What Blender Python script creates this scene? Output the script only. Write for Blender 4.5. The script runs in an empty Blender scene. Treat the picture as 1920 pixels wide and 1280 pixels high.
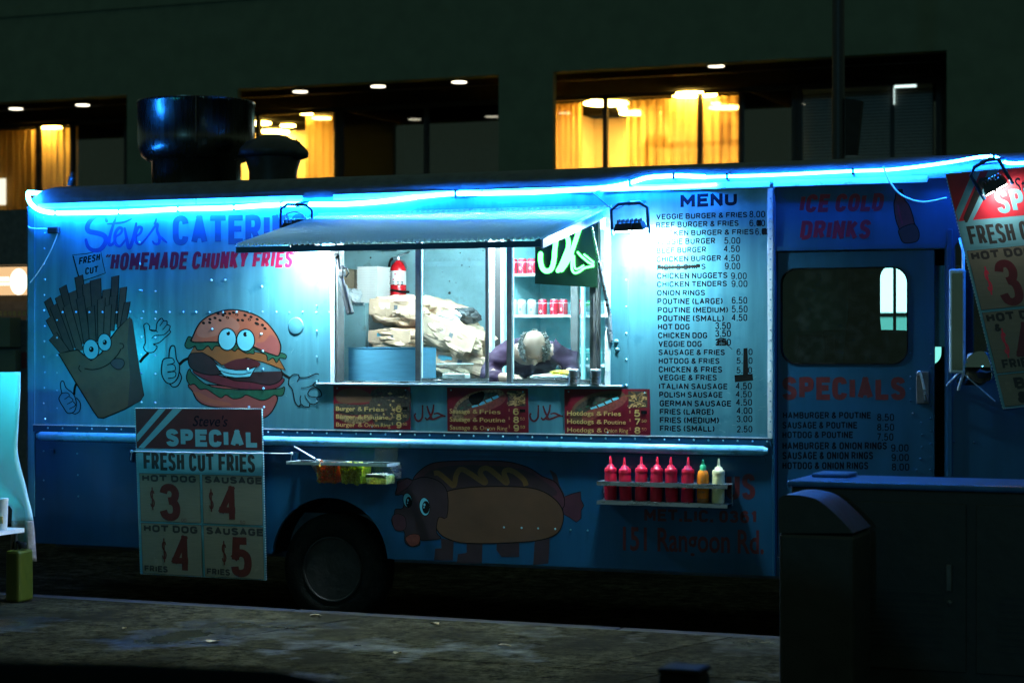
import bpy, bmesh, math, random
from mathutils import Vector, Matrix
from mathutils.geometry import tessellate_polygon
random.seed(7)
R = math.radians
S = bpy.context.scene
COL = S.collection

# ------------------------------------------------------------------ camera, world, sun
F = 3800.0                       # focal length in pixels of a 1920 wide frame
TH = math.atan(F / 9210.0)       # the camera looks this far to the left of the truck's normal
CT, ST = math.cos(TH), math.sin(TH)
CAMY, CAMZ = -12.785, 2.0

cam = bpy.data.cameras.new('camera')
camo = bpy.data.objects.new('camera', cam); COL.objects.link(camo)
camo.location = (0, CAMY, CAMZ)
camo.rotation_euler = (R(90), 0, TH)
cam.sensor_width = 36; cam.lens = 36 * F / 1920
cam.shift_y = 5 / 1920
cam.clip_start = 0.1; cam.clip_end = 500
cam.dof.use_dof = True; cam.dof.focus_distance = 13.9; cam.dof.aperture_fstop = 2.6
S.camera = camo

wld = bpy.data.worlds.new('World'); S.world = wld; wld.use_nodes = True
bg = wld.node_tree.nodes['Background']
bg.inputs['Color'].default_value = (0.62, 1.0, 0.72, 1); bg.inputs['Strength'].default_value = 0.10

sun = bpy.data.lights.new('sun', 'SUN'); sun.energy = 0.10; sun.color = (0.16, 0.62, 0.90); sun.angle = R(1.6)
suno = bpy.data.objects.new('sun', sun); COL.objects.link(suno)
suno.rotation_euler = (R(90 - 4.7), 0, R(7))

vs = S.view_settings
vs.view_transform = 'Standard'; vs.look = 'None'; vs.exposure = 0.0; vs.gamma = 1.0
S.cycles.use_denoising = True
S.cycles.max_bounces = 8; S.cycles.diffuse_bounces = 4; S.cycles.glossy_bounces = 4
S.cycles.transmission_bounces = 6; S.cycles.transparent_max_bounces = 10
S.cycles.sample_clamp_indirect = 6.0
S.cycles.caustics_reflective = False; S.cycles.caustics_refractive = False

# ------------------------------------------------------------------ measuring: photo pixel -> point on a real plane
def _ray(x, y):
    u = (x - 960) / F; v = (645 - y) / F
    return Vector((u * CT - ST, u * ST + CT, v))
def px(x, y, Y=0.0):             # on the vertical plane y = Y (parallel to the truck side)
    r = _ray(x, y); t = (Y - CAMY) / r.y
    return Vector((r.x * t, Y, CAMZ + r.z * t))
def pz(x, y, Z):                 # on the horizontal plane z = Z
    r = _ray(x, y); t = (Z - CAMZ) / r.z
    return Vector((r.x * t, CAMY + r.y * t, Z))
def X(x, Y=0.0): return px(x, 645, Y).x
def Z(x, y, Y=0.0): return px(x, y, Y).z

# ------------------------------------------------------------------ materials
M = {}
def mat(name, col, rough=0.5, metal=0.0, var=0.12, scale=9.0, stretch=(1, 1, 1), bump=0.0, bscale=None, emit=None, estr=0.0,
        rvar=0.0, trans=0.0, ior=1.45, alpha=1.0, spec=0.5, dirt=None, dirt_scale=3.0, dirt_lo=0.55, dirt_hi=0.72):
    m = bpy.data.materials.new(name); m.use_nodes = True
    nt = m.node_tree; b = nt.nodes['Principled BSDF']
    b.inputs['Roughness'].default_value = rough; b.inputs['Metallic'].default_value = metal
    b.inputs['Specular IOR Level'].default_value = spec
    b.inputs['IOR'].default_value = ior
    if trans: b.inputs['Transmission Weight'].default_value = trans
    if alpha < 1: b.inputs['Alpha'].default_value = alpha
    tc = nt.nodes.new('ShaderNodeTexCoord'); mp = nt.nodes.new('ShaderNodeMapping'); mp.inputs['Scale'].default_value = stretch
    nt.links.new(tc.outputs['Object'], mp.inputs['Vector'])
    n = nt.nodes.new('ShaderNodeTexNoise'); n.inputs['Scale'].default_value = scale; n.inputs['Detail'].default_value = 6
    nt.links.new(mp.outputs[0], n.inputs['Vector'])
    r = nt.nodes.new('ShaderNodeValToRGB')
    lo = [max(0, c * (1 - var)) for c in col]; hi = [min(1, c * (1 + var)) for c in col]
    r.color_ramp.elements[0].position = 0.3; r.color_ramp.elements[1].position = 0.7
    r.color_ramp.elements[0].color = (*lo, 1); r.color_ramp.elements[1].color = (*hi, 1)
    nt.links.new(n.outputs['Fac'], r.inputs['Fac'])
    out = r.outputs['Color']
    if dirt:
        n2 = nt.nodes.new('ShaderNodeTexNoise'); n2.inputs['Scale'].default_value = dirt_scale; n2.inputs['Detail'].default_value = 9
        n2.inputs['Roughness'].default_value = 0.65
        nt.links.new(tc.outputs['Object'], n2.inputs['Vector'])
        r2 = nt.nodes.new('ShaderNodeValToRGB'); r2.color_ramp.elements[0].position = dirt_lo; r2.color_ramp.elements[1].position = dirt_hi
        nt.links.new(n2.outputs['Fac'], r2.inputs['Fac'])
        mx = nt.nodes.new('ShaderNodeMixRGB'); mx.inputs['Color2'].default_value = (*dirt, 1)
        nt.links.new(r2.outputs['Color'], mx.inputs['Fac']); nt.links.new(out, mx.inputs['Color1']); out = mx.outputs['Color']
    nt.links.new(out, b.inputs['Base Color'])
    if rvar:
        mr = nt.nodes.new('ShaderNodeMapRange'); mr.inputs['To Min'].default_value = max(0.02, rough - rvar); mr.inputs['To Max'].default_value = min(1, rough + rvar)
        nt.links.new(n.outputs['Fac'], mr.inputs['Value']); nt.links.new(mr.outputs[0], b.inputs['Roughness'])
    if bump:
        nb = nt.nodes.new('ShaderNodeTexNoise'); nb.inputs['Scale'].default_value = bscale or scale * 2; nb.inputs['Detail'].default_value = 4
        nt.links.new(mp.outputs[0], nb.inputs['Vector'])
        bp = nt.nodes.new('ShaderNodeBump'); bp.inputs['Strength'].default_value = bump; bp.inputs['Distance'].default_value = 0.02
        nt.links.new(nb.outputs['Fac'], bp.inputs['Height']); nt.links.new(bp.outputs[0], b.inputs['Normal'])
    if emit:
        b.inputs['Emission Color'].default_value = (*emit, 1); b.inputs['Emission Strength'].default_value = estr
    M[name] = m
    return m

def glass(name, tint=(0.85, 0.97, 1.0), refl=0.09, rough=0.03, dust=0.0):
    """Thin pane: mostly clear with a mirror-like share and a little dust."""
    m = bpy.data.materials.new(name); m.use_nodes = True
    nt = m.node_tree; nt.nodes.clear()
    o = nt.nodes.new('ShaderNodeOutputMaterial'); t = nt.nodes.new('ShaderNodeBsdfTransparent'); g = nt.nodes.new('ShaderNodeBsdfGlossy')
    t.inputs['Color'].default_value = (*tint, 1); g.inputs['Roughness'].default_value = rough
    mx = nt.nodes.new('ShaderNodeMixShader'); mx.inputs[0].default_value = refl
    nt.links.new(t.outputs[0], mx.inputs[1]); nt.links.new(g.outputs[0], mx.inputs[2])
    last = mx.outputs[0]
    if dust:
        d = nt.nodes.new('ShaderNodeBsdfDiffuse'); d.inputs['Color'].default_value = (0.6, 0.7, 0.7, 1)
        tc = nt.nodes.new('ShaderNodeTexCoord'); n = nt.nodes.new('ShaderNodeTexNoise'); n.inputs['Scale'].default_value = 14; n.inputs['Detail'].default_value = 8
        nt.links.new(tc.outputs['Object'], n.inputs['Vector'])
        mr = nt.nodes.new('ShaderNodeMapRange'); mr.inputs['From Min'].default_value = 0.45; mr.inputs['From Max'].default_value = 0.85; mr.inputs['To Max'].default_value = dust
        nt.links.new(n.outputs['Fac'], mr.inputs['Value'])
        m2 = nt.nodes.new('ShaderNodeMixShader'); nt.links.new(mr.outputs[0], m2.inputs[0]); nt.links.new(last, m2.inputs[1]); nt.links.new(d.outputs[0], m2.inputs[2])
        last = m2.outputs[0]
    nt.links.new(last, o.inputs['Surface'])
    M[name] = m
    return m

def glow(name, col, strength):
    m = bpy.data.materials.new(name); m.use_nodes = True
    nt = m.node_tree; nt.nodes.clear()
    o = nt.nodes.new('ShaderNodeOutputMaterial'); e = nt.nodes.new('ShaderNodeEmission')
    e.inputs['Color'].default_value = (*col, 1); e.inputs['Strength'].default_value = strength
    nt.links.new(e.outputs[0], o.inputs['Surface']); M[name] = m
    return m

# ------------------------------------------------------------------ object helpers
def wloc(o):
    v = Vector((0, 0, 0))
    while o is not None:
        v += o.location; o = o.parent
    return v
def tag(o, label=None, cat=None, group=None, kind=None):
    if label: o['label'] = label
    if cat: o['category'] = cat
    if group: o['group'] = group
    if kind: o['kind'] = kind
    return o
def thing(name, loc, label, cat, group=None):
    o = bpy.data.objects.new(name, None); o.location = loc; o.empty_display_size = 0.1; COL.objects.link(o)
    return tag(o, label, cat, group)
def copy_tree(o, parent=None):
    c = o.copy(); COL.objects.link(c)
    if parent is not None: c.parent = parent
    for ch in [q for q in COL.objects if q.parent == o]: copy_tree(ch, c)
    return c

def smooth(pts, closed=False, n=6):
    P = [Vector(p) for p in pts]; out = []
    k = len(P)
    rng = range(k if closed else k - 1)
    for i in rng:
        if closed: a, b, c, d = P[(i - 1) % k], P[i], P[(i + 1) % k], P[(i + 2) % k]
        else: a, b, c, d = P[max(i - 1, 0)], P[i], P[i + 1], P[min(i + 2, k - 1)]
        for j in range(n):
            t = j / n
            out.append(0.5 * ((2 * b) + (c - a) * t + (2 * a - 5 * b + 4 * c - d) * t * t + (3 * b - a - 3 * c + d) * t ** 3))
    if not closed: out.append(P[-1])
    return out

class MB:
    """Collects shapes (world coordinates) and links them as ONE mesh object."""
    def __init__(s): s.v = []; s.f = []; s.m = []; s.mats = []; s.cur = 0; s.sm = []
    def use(s, name):
        if name not in s.mats: s.mats.append(name)
        s.cur = s.mats.index(name); return s
    def add(s, vs, fs, smooth=False):
        b = len(s.v); s.v += [Vector(v) for v in vs]
        for f in fs: s.f.append([b + i for i in f]); s.m.append(s.cur); s.sm.append(smooth)
    def box(s, a, b, rot=None, bev=0.0):
        x0, y0, z0 = [min(p, q) for p, q in zip(a, b)]; x1, y1, z1 = [max(p, q) for p, q in zip(a, b)]
        if bev:
            bm = bmesh.new(); bmesh.ops.create_cube(bm, size=1)
            for v in bm.verts: v.co = Vector(((x0 + x1) / 2 + v.co.x * (x1 - x0), (y0 + y1) / 2 + v.co.y * (y1 - y0), (z0 + z1) / 2 + v.co.z * (z1 - z0)))
            bmesh.ops.bevel(bm, geom=bm.edges[:], offset=bev, segments=2, affect='EDGES', profile=0.5)
            bm.verts.index_update()
            vs = [v.co.copy() for v in bm.verts]; fs = [[v.index for v in f.verts] for f in bm.faces]; bm.free()
        else:
            vs = [(x0, y0, z0), (x1, y0, z0), (x1, y1, z0), (x0, y1, z0), (x0, y0, z1), (x1, y0, z1), (x1, y1, z1), (x0, y1, z1)]
            fs = [(0, 3, 2, 1), (4, 5, 6, 7), (0, 1, 5, 4), (1, 2, 6, 5), (2, 3, 7, 6), (3, 0, 4, 7)]
        if rot:
            c = Vector(((x0 + x1) / 2, (y0 + y1) / 2, (z0 + z1) / 2))
            vs = [c + rot @ (Vector(v) - c) for v in vs]
        s.add(vs, fs); return s
    def hexa(s, bot, top):       # two quads of matching corners
        s.add(list(bot) + list(top), [(0, 3, 2, 1), (4, 5, 6, 7), (0, 1, 5, 4), (1, 2, 6, 5), (2, 3, 7, 6), (3, 0, 4, 7)]); return s
    def tube(s, pts, r, n=10, cap=True, rs=None):
        P = [Vector(p) for p in pts]; k = len(P)
        vs = []; up = Vector((0.13, 0.21, 0.97))
        for i, p in enumerate(P):
            d = (P[min(i + 1, k - 1)] - P[max(i - 1, 0)]).normalized()
            a = d.cross(up)
            if a.length < 1e-3: a = d.cross(Vector((1, 0, 0)))
            a.normalize(); b = d.cross(a).normalized()
            rr = rs[i] if rs else r
            vs += [p + (a * math.cos(2 * math.pi * j / n) + b * math.sin(2 * math.pi * j / n)) * rr for j in range(n)]
        fs = [(i * n + j, i * n + (j + 1) % n, (i + 1) * n + (j + 1) % n, (i + 1) * n + j) for i in range(k - 1) for j in range(n)]
        s.add(vs, fs, True)
        if cap: s.add(vs[:n], [list(range(n))[::-1]]); s.add(vs[-n:], [list(range(n))])
        return s
    def lathe(s, prof, c, axis='Z', n=24, sx=1.0):
        vs = []; c = Vector(c)
        for r, h in prof:
            for j in range(n):
                a = 2 * math.pi * j / n; x, y = r * math.cos(a) * sx, r * math.sin(a)
                vs.append(c + (Vector((x, y, h)) if axis == 'Z' else Vector((x, h, y)) if axis == 'Y' else Vector((h, x, y))))
        k = len(prof)
        fs = [(i * n + j, i * n + (j + 1) % n, (i + 1) * n + (j + 1) % n, (i + 1) * n + j) for i in range(k - 1) for j in range(n)]
        s.add(vs, fs, True)
        if prof[0][0] > 1e-4: s.add(vs[:n], [list(range(n))])
        if prof[-1][0] > 1e-4: s.add(vs[-n:], [list(range(n))])
        return s
    def dome(s, c, r, d=Vector((0, -1, 0)), n=8):    # a rivet head
        a = d.orthogonal().normalized(); b = d.cross(a); vs = []; c = Vector(c)
        for rr, h in ((1, 0), (0.85, 0.5), (0.5, 0.85)):
            vs += [c + (a * math.cos(2 * math.pi * j / n) + b * math.sin(2 * math.pi * j / n)) * r * rr + d * r * h for j in range(n)]
        vs.append(c + d * r)
        fs = [(i * n + j, i * n + (j + 1) % n, (i + 1) * n + (j + 1) % n, (i + 1) * n + j) for i in range(2) for j in range(n)]
        fs += [(2 * n + j, 2 * n + (j + 1) % n, 3 * n) for j in range(n)]
        s.add(vs, fs, True)
    def ball(s, c, rx, ry=None, rz=None, n=14, m=9, fn=None):
        ry = ry or rx; rz = rz or rx; vs = []
        for i in range(m + 1):
            th = math.pi * i / m
            for j in range(n):
                a = 2 * math.pi * j / n
                d = Vector((math.sin(th) * math.cos(a), math.sin(th) * math.sin(a), math.cos(th)))
                k = fn(d) if fn else 1
                vs.append(Vector(c) + Vector((d.x * rx, d.y * ry, d.z * rz)) * k)
        fs = [(i * n + j, (i + 1) * n + j, (i + 1) * n + (j + 1) % n, i * n + (j + 1) % n) for i in range(m) for j in range(n)]
        s.add(vs, fs, True)
    # flat paint, given in photo pixels on the plane y = Y
    def poly(s, pts, Y, map=None):
        P = [Vector((p[0], p[1], 0)) for p in pts]
        tri = tessellate_polygon([P])
        mp = map or (lambda x, y: px(x, y, Y))
        s.add([mp(p.x, p.y) for p in P], tri)
    def line(s, pts, w, Y, closed=False, map=None, taper=False):
        P = [Vector((p[0], p[1])) for p in pts]; k = len(P); L = []; Rr = []
        mp = map or (lambda x, y: px(x, y, Y))
        for i, p in enumerate(P):
            a = P[(i - 1) % k] if closed else P[max(i - 1, 0)]; b = P[(i + 1) % k] if closed else P[min(i + 1, k - 1)]
            d = b - a
            d = d.normalized() if d.length > 1e-6 else Vector((1, 0))
            nrm = Vector((-d.y, d.x)); ww = w[i] if isinstance(w, (list, tuple)) else w
            if taper: ww *= 0.35 + 0.65 * math.sin(math.pi * (0.12 + 0.76 * i / max(1, k - 1)))
            L.append(p + nrm * ww / 2); Rr.append(p - nrm * ww / 2)
        vs = [mp(q.x, q.y) for q in L] + [mp(q.x, q.y) for q in Rr]
        s.add(vs, [(i, (i + 1) % k, k + (i + 1) % k, k + i) for i in range(k if closed else k - 1)])
    def ell(s, cx, cy, rx, ry, Y, rot=0, n=22, map=None):
        c, q = math.cos(rot), math.sin(rot)
        s.poly([(cx + rx * math.cos(2 * math.pi * i / n) * c - ry * math.sin(2 * math.pi * i / n) * q,
                 cy + rx * math.cos(2 * math.pi * i / n) * q + ry * math.sin(2 * math.pi * i / n) * c) for i in range(n)], Y, map)
    def build(s, name, parent=None, mat=None, bevel=0.0, autos=True):
        o0 = wloc(parent) if parent is not None else Vector((0, 0, 0))
        me = bpy.data.meshes.new(name)
        me.from_pydata([v - o0 for v in s.v], [], s.f)
        names = s.mats or ([mat] if mat else [])
        for n in names: me.materials.append(M[n])
        for p, mi, sm in zip(me.polygons, s.m, s.sm): p.material_index = min(mi, max(0, len(names) - 1)); p.use_smooth = sm
        o = bpy.data.objects.new(name, me); COL.objects.link(o)
        if parent is not None: o.parent = parent
        if bevel:
            b = o.modifiers.new('edges', 'BEVEL'); b.width = bevel; b.segments = 2; b.limit_method = 'ANGLE'
        return o
def rebase(o):
    """Give a top-level mesh an origin at the base of its shape."""
    vs = o.data.vertices
    xs = [v.co.x for v in vs]; ys = [v.co.y for v in vs]; zs = [v.co.z for v in vs]
    c = Vector(((min(xs) + max(xs)) / 2, (min(ys) + max(ys)) / 2, min(zs)))
    for v in vs: v.co -= c
    o.location = c
    return o
def single(mb, name, label, cat, group=None, mat=None, bevel=0.0):
    return tag(rebase(mb.build(name, None, mat, bevel)), label, cat, group)

# lettering: sign-painter's block capitals as strokes; lower case from Blender's own font
G = {
 'A': (.62, [[(0, 0), (.31, 1), (.62, 0)], [(.10, .28), (.52, .28)]]),
 'B': (.58, [[(0, 0), (0, 1), (.34, 1), (.48, .95), (.54, .78), (.48, .60), (.34, .54), (0, .54)], [(.34, .54), (.52, .47), (.58, .27), (.52, .06), (.36, 0), (0, 0)]]),
 'C': (.57, [[(.57, .76), (.52, .92), (.38, 1), (.20, 1), (.06, .92), (0, .74), (0, .26), (.06, .08), (.20, 0), (.38, 0), (.52, .08), (.57, .24)]]),
 'D': (.58, [[(0, 0), (0, 1), (.30, 1), (.50, .93), (.58, .75), (.58, .25), (.50, .07), (.30, 0), (0, 0)]]),
 'E': (.50, [[(.50, 1), (0, 1), (0, 0), (.50, 0)], [(0, .53), (.42, .53)]]), 'F': (.50, [[(.50, 1), (0, 1), (0, 0)], [(0, .51), (.42, .51)]]),
 'G': (.58, [[(.57, .76), (.52, .92), (.38, 1), (.20, 1), (.06, .92), (0, .74), (0, .26), (.06, .08), (.20, 0), (.38, 0), (.52, .08), (.58, .22), (.58, .46), (.33, .46)]]),
 'H': (.56, [[(0, 0), (0, 1)], [(.56, 0), (.56, 1)], [(0, .52), (.56, .52)]]), 'I': (.0, [[(0, 0), (0, 1)]]),
 'K': (.56, [[(0, 0), (0, 1)], [(.54, 1), (0, .40)], [(.17, .58), (.56, 0)]]), 'L': (.46, [[(0, 1), (0, 0), (.46, 0)]]),
 'M': (.74, [[(0, 0), (0, 1)], [(0, 1), (.37, .30), (.74, 1)], [(.74, 1), (.74, 0)]]), 'N': (.58, [[(0, 0), (0, 1)], [(0, 1), (.58, 0)], [(.58, 0), (.58, 1)]]),
 'O': (.60, [[(.30, 1), (.12, .96), (.02, .83), (0, .66), (0, .34), (.02, .17), (.12, .04), (.30, 0), (.48, .04), (.58, .17), (.60, .34), (.60, .66), (.58, .83), (.48, .96), (.30, 1)]]),
 'P': (.56, [[(0, 0), (0, 1), (.34, 1), (.50, .94), (.56, .75), (.50, .53), (.34, .47), (0, .47)]]), 'R': (.58, [[(0, 0), (0, 1), (.34, 1), (.50, .94), (.56, .75), (.50, .55), (.34, .48), (0, .48)], [(.30, .48), (.58, 0)]]),
 'S': (.56, [[(.54, .80), (.48, .94), (.34, 1), (.20, 1), (.06, .94), (.01, .78), (.06, .62), (.20, .55), (.38, .47), (.51, .39), (.56, .22), (.50, .07), (.36, 0), (.20, 0), (.06, .06), (0, .20)]]),
 'T': (.56, [[(0, 1), (.56, 1)], [(.28, 1), (.28, 0)]]), 'U': (.57, [[(0, 1), (0, .26), (.05, .08), (.19, 0), (.38, 0), (.52, .08), (.57, .26), (.57, 1)]]),
 'V': (.60, [[(0, 1), (.30, 0), (.60, 1)]]), 'Y': (.58, [[(0, 1), (.29, .46)], [(.58, 1), (.29, .46), (.29, 0)]]),
 '0': (.50, [[(.25, 1), (.09, .95), (.01, .78), (0, .5), (.01, .22), (.09, .05), (.25, 0), (.41, .05), (.49, .22), (.50, .5), (.49, .78), (.41, .95), (.25, 1)]]),
 '1': (.22, [[(0, .80), (.20, 1), (.20, 0)]]), '3': (.50, [[(.02, .80), (.08, .95), (.22, 1), (.38, .96), (.47, .80), (.42, .62), (.28, .54)], [(.20, .54), (.30, .54), (.45, .45), (.50, .26), (.44, .07), (.26, 0), (.08, .05), (0, .22)]]),
 '2': (.50, [[(.02, .76), (.08, .94), (.24, 1), (.40, .95), (.48, .76), (.42, .56), (.22, .32), (0, 0), (.50, 0)]]),
 '4': (.54, [[(.40, 0), (.40, 1), (0, .30), (.54, .30)]]), '5': (.52, [[(.48, 1), (.08, 1), (.04, .52), (.16, .62), (.32, .62), (.47, .53), (.52, .32), (.46, .09), (.30, 0), (.14, 0), (.03, .07), (0, .20)]]),
 '6': (.52, [[(.48, .82), (.41, .96), (.26, 1), (.10, .94), (.02, .74), (0, .35), (.06, .10), (.20, 0), (.34, 0), (.47, .09), (.52, .31), (.47, .52), (.33, .61), (.17, .60), (.03, .44)]]),
 '7': (.50, [[(0, 1), (.50, 1), (.17, 0)]]), '8': (.52, [[(.26, 1), (.10, .95), (.04, .78), (.10, .61), (.26, .54), (.43, .46), (.52, .27), (.44, .06), (.26, 0), (.08, .06), (0, .27), (.09, .46), (.26, .54), (.42, .61), (.48, .78), (.42, .95), (.26, 1)]]),
 '9': (.52, [[(.04, .18), (.11, .04), (.26, 0), (.42, .06), (.50, .26), (.52, .65), (.46, .90), (.32, 1), (.18, 1), (.05, .91), (0, .69), (.05, .48), (.19, .39), (.35, .40), (.49, .56)]]),
 '&': (.64, [[(.64, 0), (.16, .64), (.10, .82), (.18, .96), (.31, 1), (.43, .93), (.44, .78), (.32, .63), (.10, .46), (0, .26), (.06, .08), (.21, 0), (.38, .04), (.52, .20), (.60, .44)]]),
 '$': (.50, [[(.48, .74), (.42, .85), (.25, .89), (.08, .82), (.03, .68), (.12, .55), (.38, .45), (.49, .31), (.42, .16), (.25, .11), (.07, .15), (0, .27)], [(.25, 1.04), (.25, -.04)]]),
 '(': (.16, [[(.16, 1.06), (.04, .80), (0, .5), (.04, .20), (.16, -.06)]]), ')': (.16, [[(0, 1.06), (.12, .80), (.16, .5), (.12, .20), (0, -.06)]]),
 '.': (.02, [[(.01, 0), (.01, .03)]]), "'": (.02, [[(.01, 1), (0, .76)]]),
}
def strokes(txt, w, h, wt, thin_dollar=True):
    """Quad strips of a line of capitals filling w x h (x right, y down)."""
    gap = 0.15
    sw = min(wt * h, 0.36 * w / max(1, len(txt.replace(' ', '').replace('.', ''))))
    adv = []; x = 0.0
    sp = []; spaces = 0
    for ch in txt:
        if ch == ' ': x += 0.16; spaces += 1; continue
        adv.append((ch, x)); sp.append(spaces); x += G[ch][0] + gap
    n_st = len(adv)
    tot = max(1e-6, x - gap)
    kx = (w - sw * (n_st if False else 1)) / tot if tot > .05 else 0
    # leave room for the stroke weight between letters
    kx = max(1e-6, (w - sw * (n_st + .8 * spaces)) / max(1e-6, tot))
    out = []; cx = 0.0; k = 0; prev_end = 0.0
    xoff = {}; run = sw / 2; last = 0.0
    for i, (ch, xa) in enumerate(adv):
        if i: run += sw * (1 + .8 * (sp[i] - sp[i - 1]))
        for line in G[ch][1]:
            P = [Vector((run + (xa + a) * kx, h - (sw / 2 + b * (h - sw)))) for a, b in line]
            # break at sharp corners, round the rest
            parts = [[P[0]]]
            for j in range(1, len(P)):
                parts[-1].append(P[j])
                if j < len(P) - 1:
                    d1 = (P[j] - P[j - 1]).normalized(); d2 = (P[j + 1] - P[j]).normalized()
                    if d1.dot(d2) < 0.55: parts.append([P[j]])
            for q, pt in enumerate(parts):
                closed = (pt[0] - pt[-1]).length < 1e-4
                Q = pt
                if len(pt) > 3 and h > 0: Q = [Vector((v.x, v.y)) for v in smooth([Vector((v.x, v.y, 0)) for v in (pt[:-1] if closed else pt)], closed, 3)]
                if closed: Q.append(Q[0].copy())
                w2 = sw * (.62 if ch == '$' and thin_dollar else .80 if ch == '4' and len(txt) == 1 else 1.0)
                if not closed and len(parts) > 1:
                    e = w2 * .46
                    if q > 0: Q[0] = Q[0] - (Q[1] - Q[0]).normalized() * e
                    if q < len(parts) - 1: Q[-1] = Q[-1] + (Q[-1] - Q[-2]).normalized() * e
                elif not closed and len(pt) == 2 and len(G[ch][1]) > 1 and ch in 'MNAKYR': 
                    e = w2 * .35; Q[0] = Q[0] - (Q[1] - Q[0]).normalized() * e * (ch not in 'YKR'); Q[-1] = Q[-1] + (Q[-1] - Q[-2]).normalized() * e * (ch not in 'R')
                if not closed and ch in 'EFLTAH' and len(Q) == 2 or (not closed and ch in 'EFL'):
                    for e_, o_ in ((0, 1), (-1, -2)):
                        d_ = Q[e_] - Q[o_]
                        if abs(d_.y) < .1 * abs(d_.x) and (ch in 'EFLT') and not (len(parts) > 1 and ((e_ == 0 and q > 0) or (e_ == -1 and q < len(parts) - 1))) and not (ch != 'T' and d_.x < 0): Q[e_] = Q[e_] + d_.normalized() * w2 * .5
                if ch == '.': Q = [Q[0] - Vector((0, -sw * .5)), Q[0] - Vector((0, sw * .55))]; w2 = sw * 1.1
                k_ = len(Q); L = []; Rr = []
                for j, v in enumerate(Q):
                    if closed: a_, b_ = Q[(j - 1) if j else k_ - 2], Q[(j + 1) if j < k_ - 1 else 1]
                    else: a_, b_ = Q[max(j - 1, 0)], Q[min(j + 1, k_ - 1)]
                    d = (b_ - a_); d = d.normalized() if d.length > 1e-9 else Vector((1, 0)); nr = Vector((-d.y, d.x)) * w2 / 2
                    L.append(v + nr); Rr.append(v - nr)
                out.append((L, Rr, k % 5)); k += 1
    return out
def put_strokes(mb, txt, w, h, wt, to3d):
    """to3d(x, y, layer) -> point."""
    for L, Rr, lay in strokes(txt, w, h, wt):
        k = len(L); vs = [to3d(p.x, p.y, lay) for p in L] + [to3d(p.x, p.y, lay) for p in Rr]
        mb.add(vs, [(i, i + 1, k + i + 1, k + i) for i in range(k - 1)])
_tc = {}
def glyphs(txt, bold):
    k = (txt, bold)
    if k in _tc: return _tc[k]
    cu = bpy.data.curves.new('t', 'FONT'); cu.body = txt; cu.size = 1; cu.resolution_u = 3; cu.offset = bold; cu.fill_mode = 'FRONT'
    ob = bpy.data.objects.new('t', cu); COL.objects.link(ob)
    me = bpy.data.meshes.new_from_object(ob.evaluated_get(bpy.context.evaluated_depsgraph_get()))
    vs = [(v.co.x, v.co.y) for v in me.vertices]; fs = [list(p.vertices) for p in me.polygons]
    bpy.data.objects.remove(ob); bpy.data.curves.remove(cu); bpy.data.meshes.remove(me)
    _tc[k] = (vs, fs, min(v[0] for v in vs), max(v[0] for v in vs))
    return _tc[k]
CAPH = []
def caph():
    if not CAPH: CAPH.append(max(v[1] for v in glyphs('H', 0.0)[0]))
    return CAPH[0]
def text_local(mb, txt, w, h, bold, to3d):
    if txt.upper() == txt: put_strokes(mb, txt, w, h, .12 + 2.6 * bold, to3d); return
    vs, fs, x0, x1 = glyphs(txt, min(bold, .02)); H = caph()
    mb.add([to3d((x - x0) / (x1 - x0) * w, h - y / H * h, 0) for x, y in vs], fs)
def text(mb, txt, xl, xr, yt, yb, Y, bold=0.03, shear=0.0, dy=0.0):
    """Capitals fill xl..xr, yt..yb (pixels); dy = how much lower the right end sits."""
    w, h = xr - xl, yb - yt
    text_local(mb, txt, w, h, bold, lambda x, y, l: px(xl + x + shear * (h - y), yt + y + dy * x / w, Y - .00006 * l))
# ------------------------------------------------------------------ the materials of the place
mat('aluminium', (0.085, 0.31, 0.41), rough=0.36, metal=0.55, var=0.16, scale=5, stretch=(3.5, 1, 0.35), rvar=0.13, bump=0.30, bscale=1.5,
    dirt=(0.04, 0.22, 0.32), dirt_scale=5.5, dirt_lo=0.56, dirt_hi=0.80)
mat('blue_paint', (0.004, 0.066, 0.155), rough=0.34, var=0.14, scale=3, stretch=(3, 1, 0.5), rvar=0.1, bump=0.05, bscale=2.5,
    dirt=(0.006, 0.06, 0.11), dirt_scale=4, dirt_lo=0.56, dirt_hi=0.85)
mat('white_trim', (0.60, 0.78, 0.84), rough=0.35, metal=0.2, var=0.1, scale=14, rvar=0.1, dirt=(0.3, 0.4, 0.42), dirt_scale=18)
mat('awning_sheet', (0.70, 0.84, 0.92), rough=0.40, metal=0.25, var=0.08, scale=4, rvar=0.06)
mat('steel', (0.50, 0.60, 0.64), rough=0.28, metal=0.85, var=0.1, scale=7, stretch=(1, 1, 5), rvar=0.1, bump=0.05)
mat('steel_inside', (0.30, 0.52, 0.56), rough=0.45, metal=0.3, var=0.16, scale=4, rvar=0.12, bump=0.08, bscale=6, dirt=(0.22, 0.3, 0.3), dirt_scale=9, dirt_lo=0.58, dirt_hi=0.75)
mat('stainless', (0.12, 0.115, 0.10), rough=0.27, metal=1.0, var=0.1, scale=5, stretch=(6, 6, 0.3), rvar=0.06, bump=0.06, bscale=3)
mat('roof_paint', (0.06, 0.085, 0.10), rough=0.55, var=0.25, scale=12, bump=0.2)
mat('black_rubber', (0.007, 0.008, 0.007), spec=0.1, rough=0.8, var=0.25, scale=30, bump=0.2)
mat('rail_paint', (0.14, 0.52, 0.80), rough=0.3, var=0.1, scale=10, rvar=0.1, dirt=(0.06, 0.2, 0.3), dirt_scale=9)
mat('box_steel', (0.10, 0.36, 0.54), rough=0.34, metal=0.55, var=0.1, scale=6, stretch=(1, 1, 6), rvar=0.08)
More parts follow.
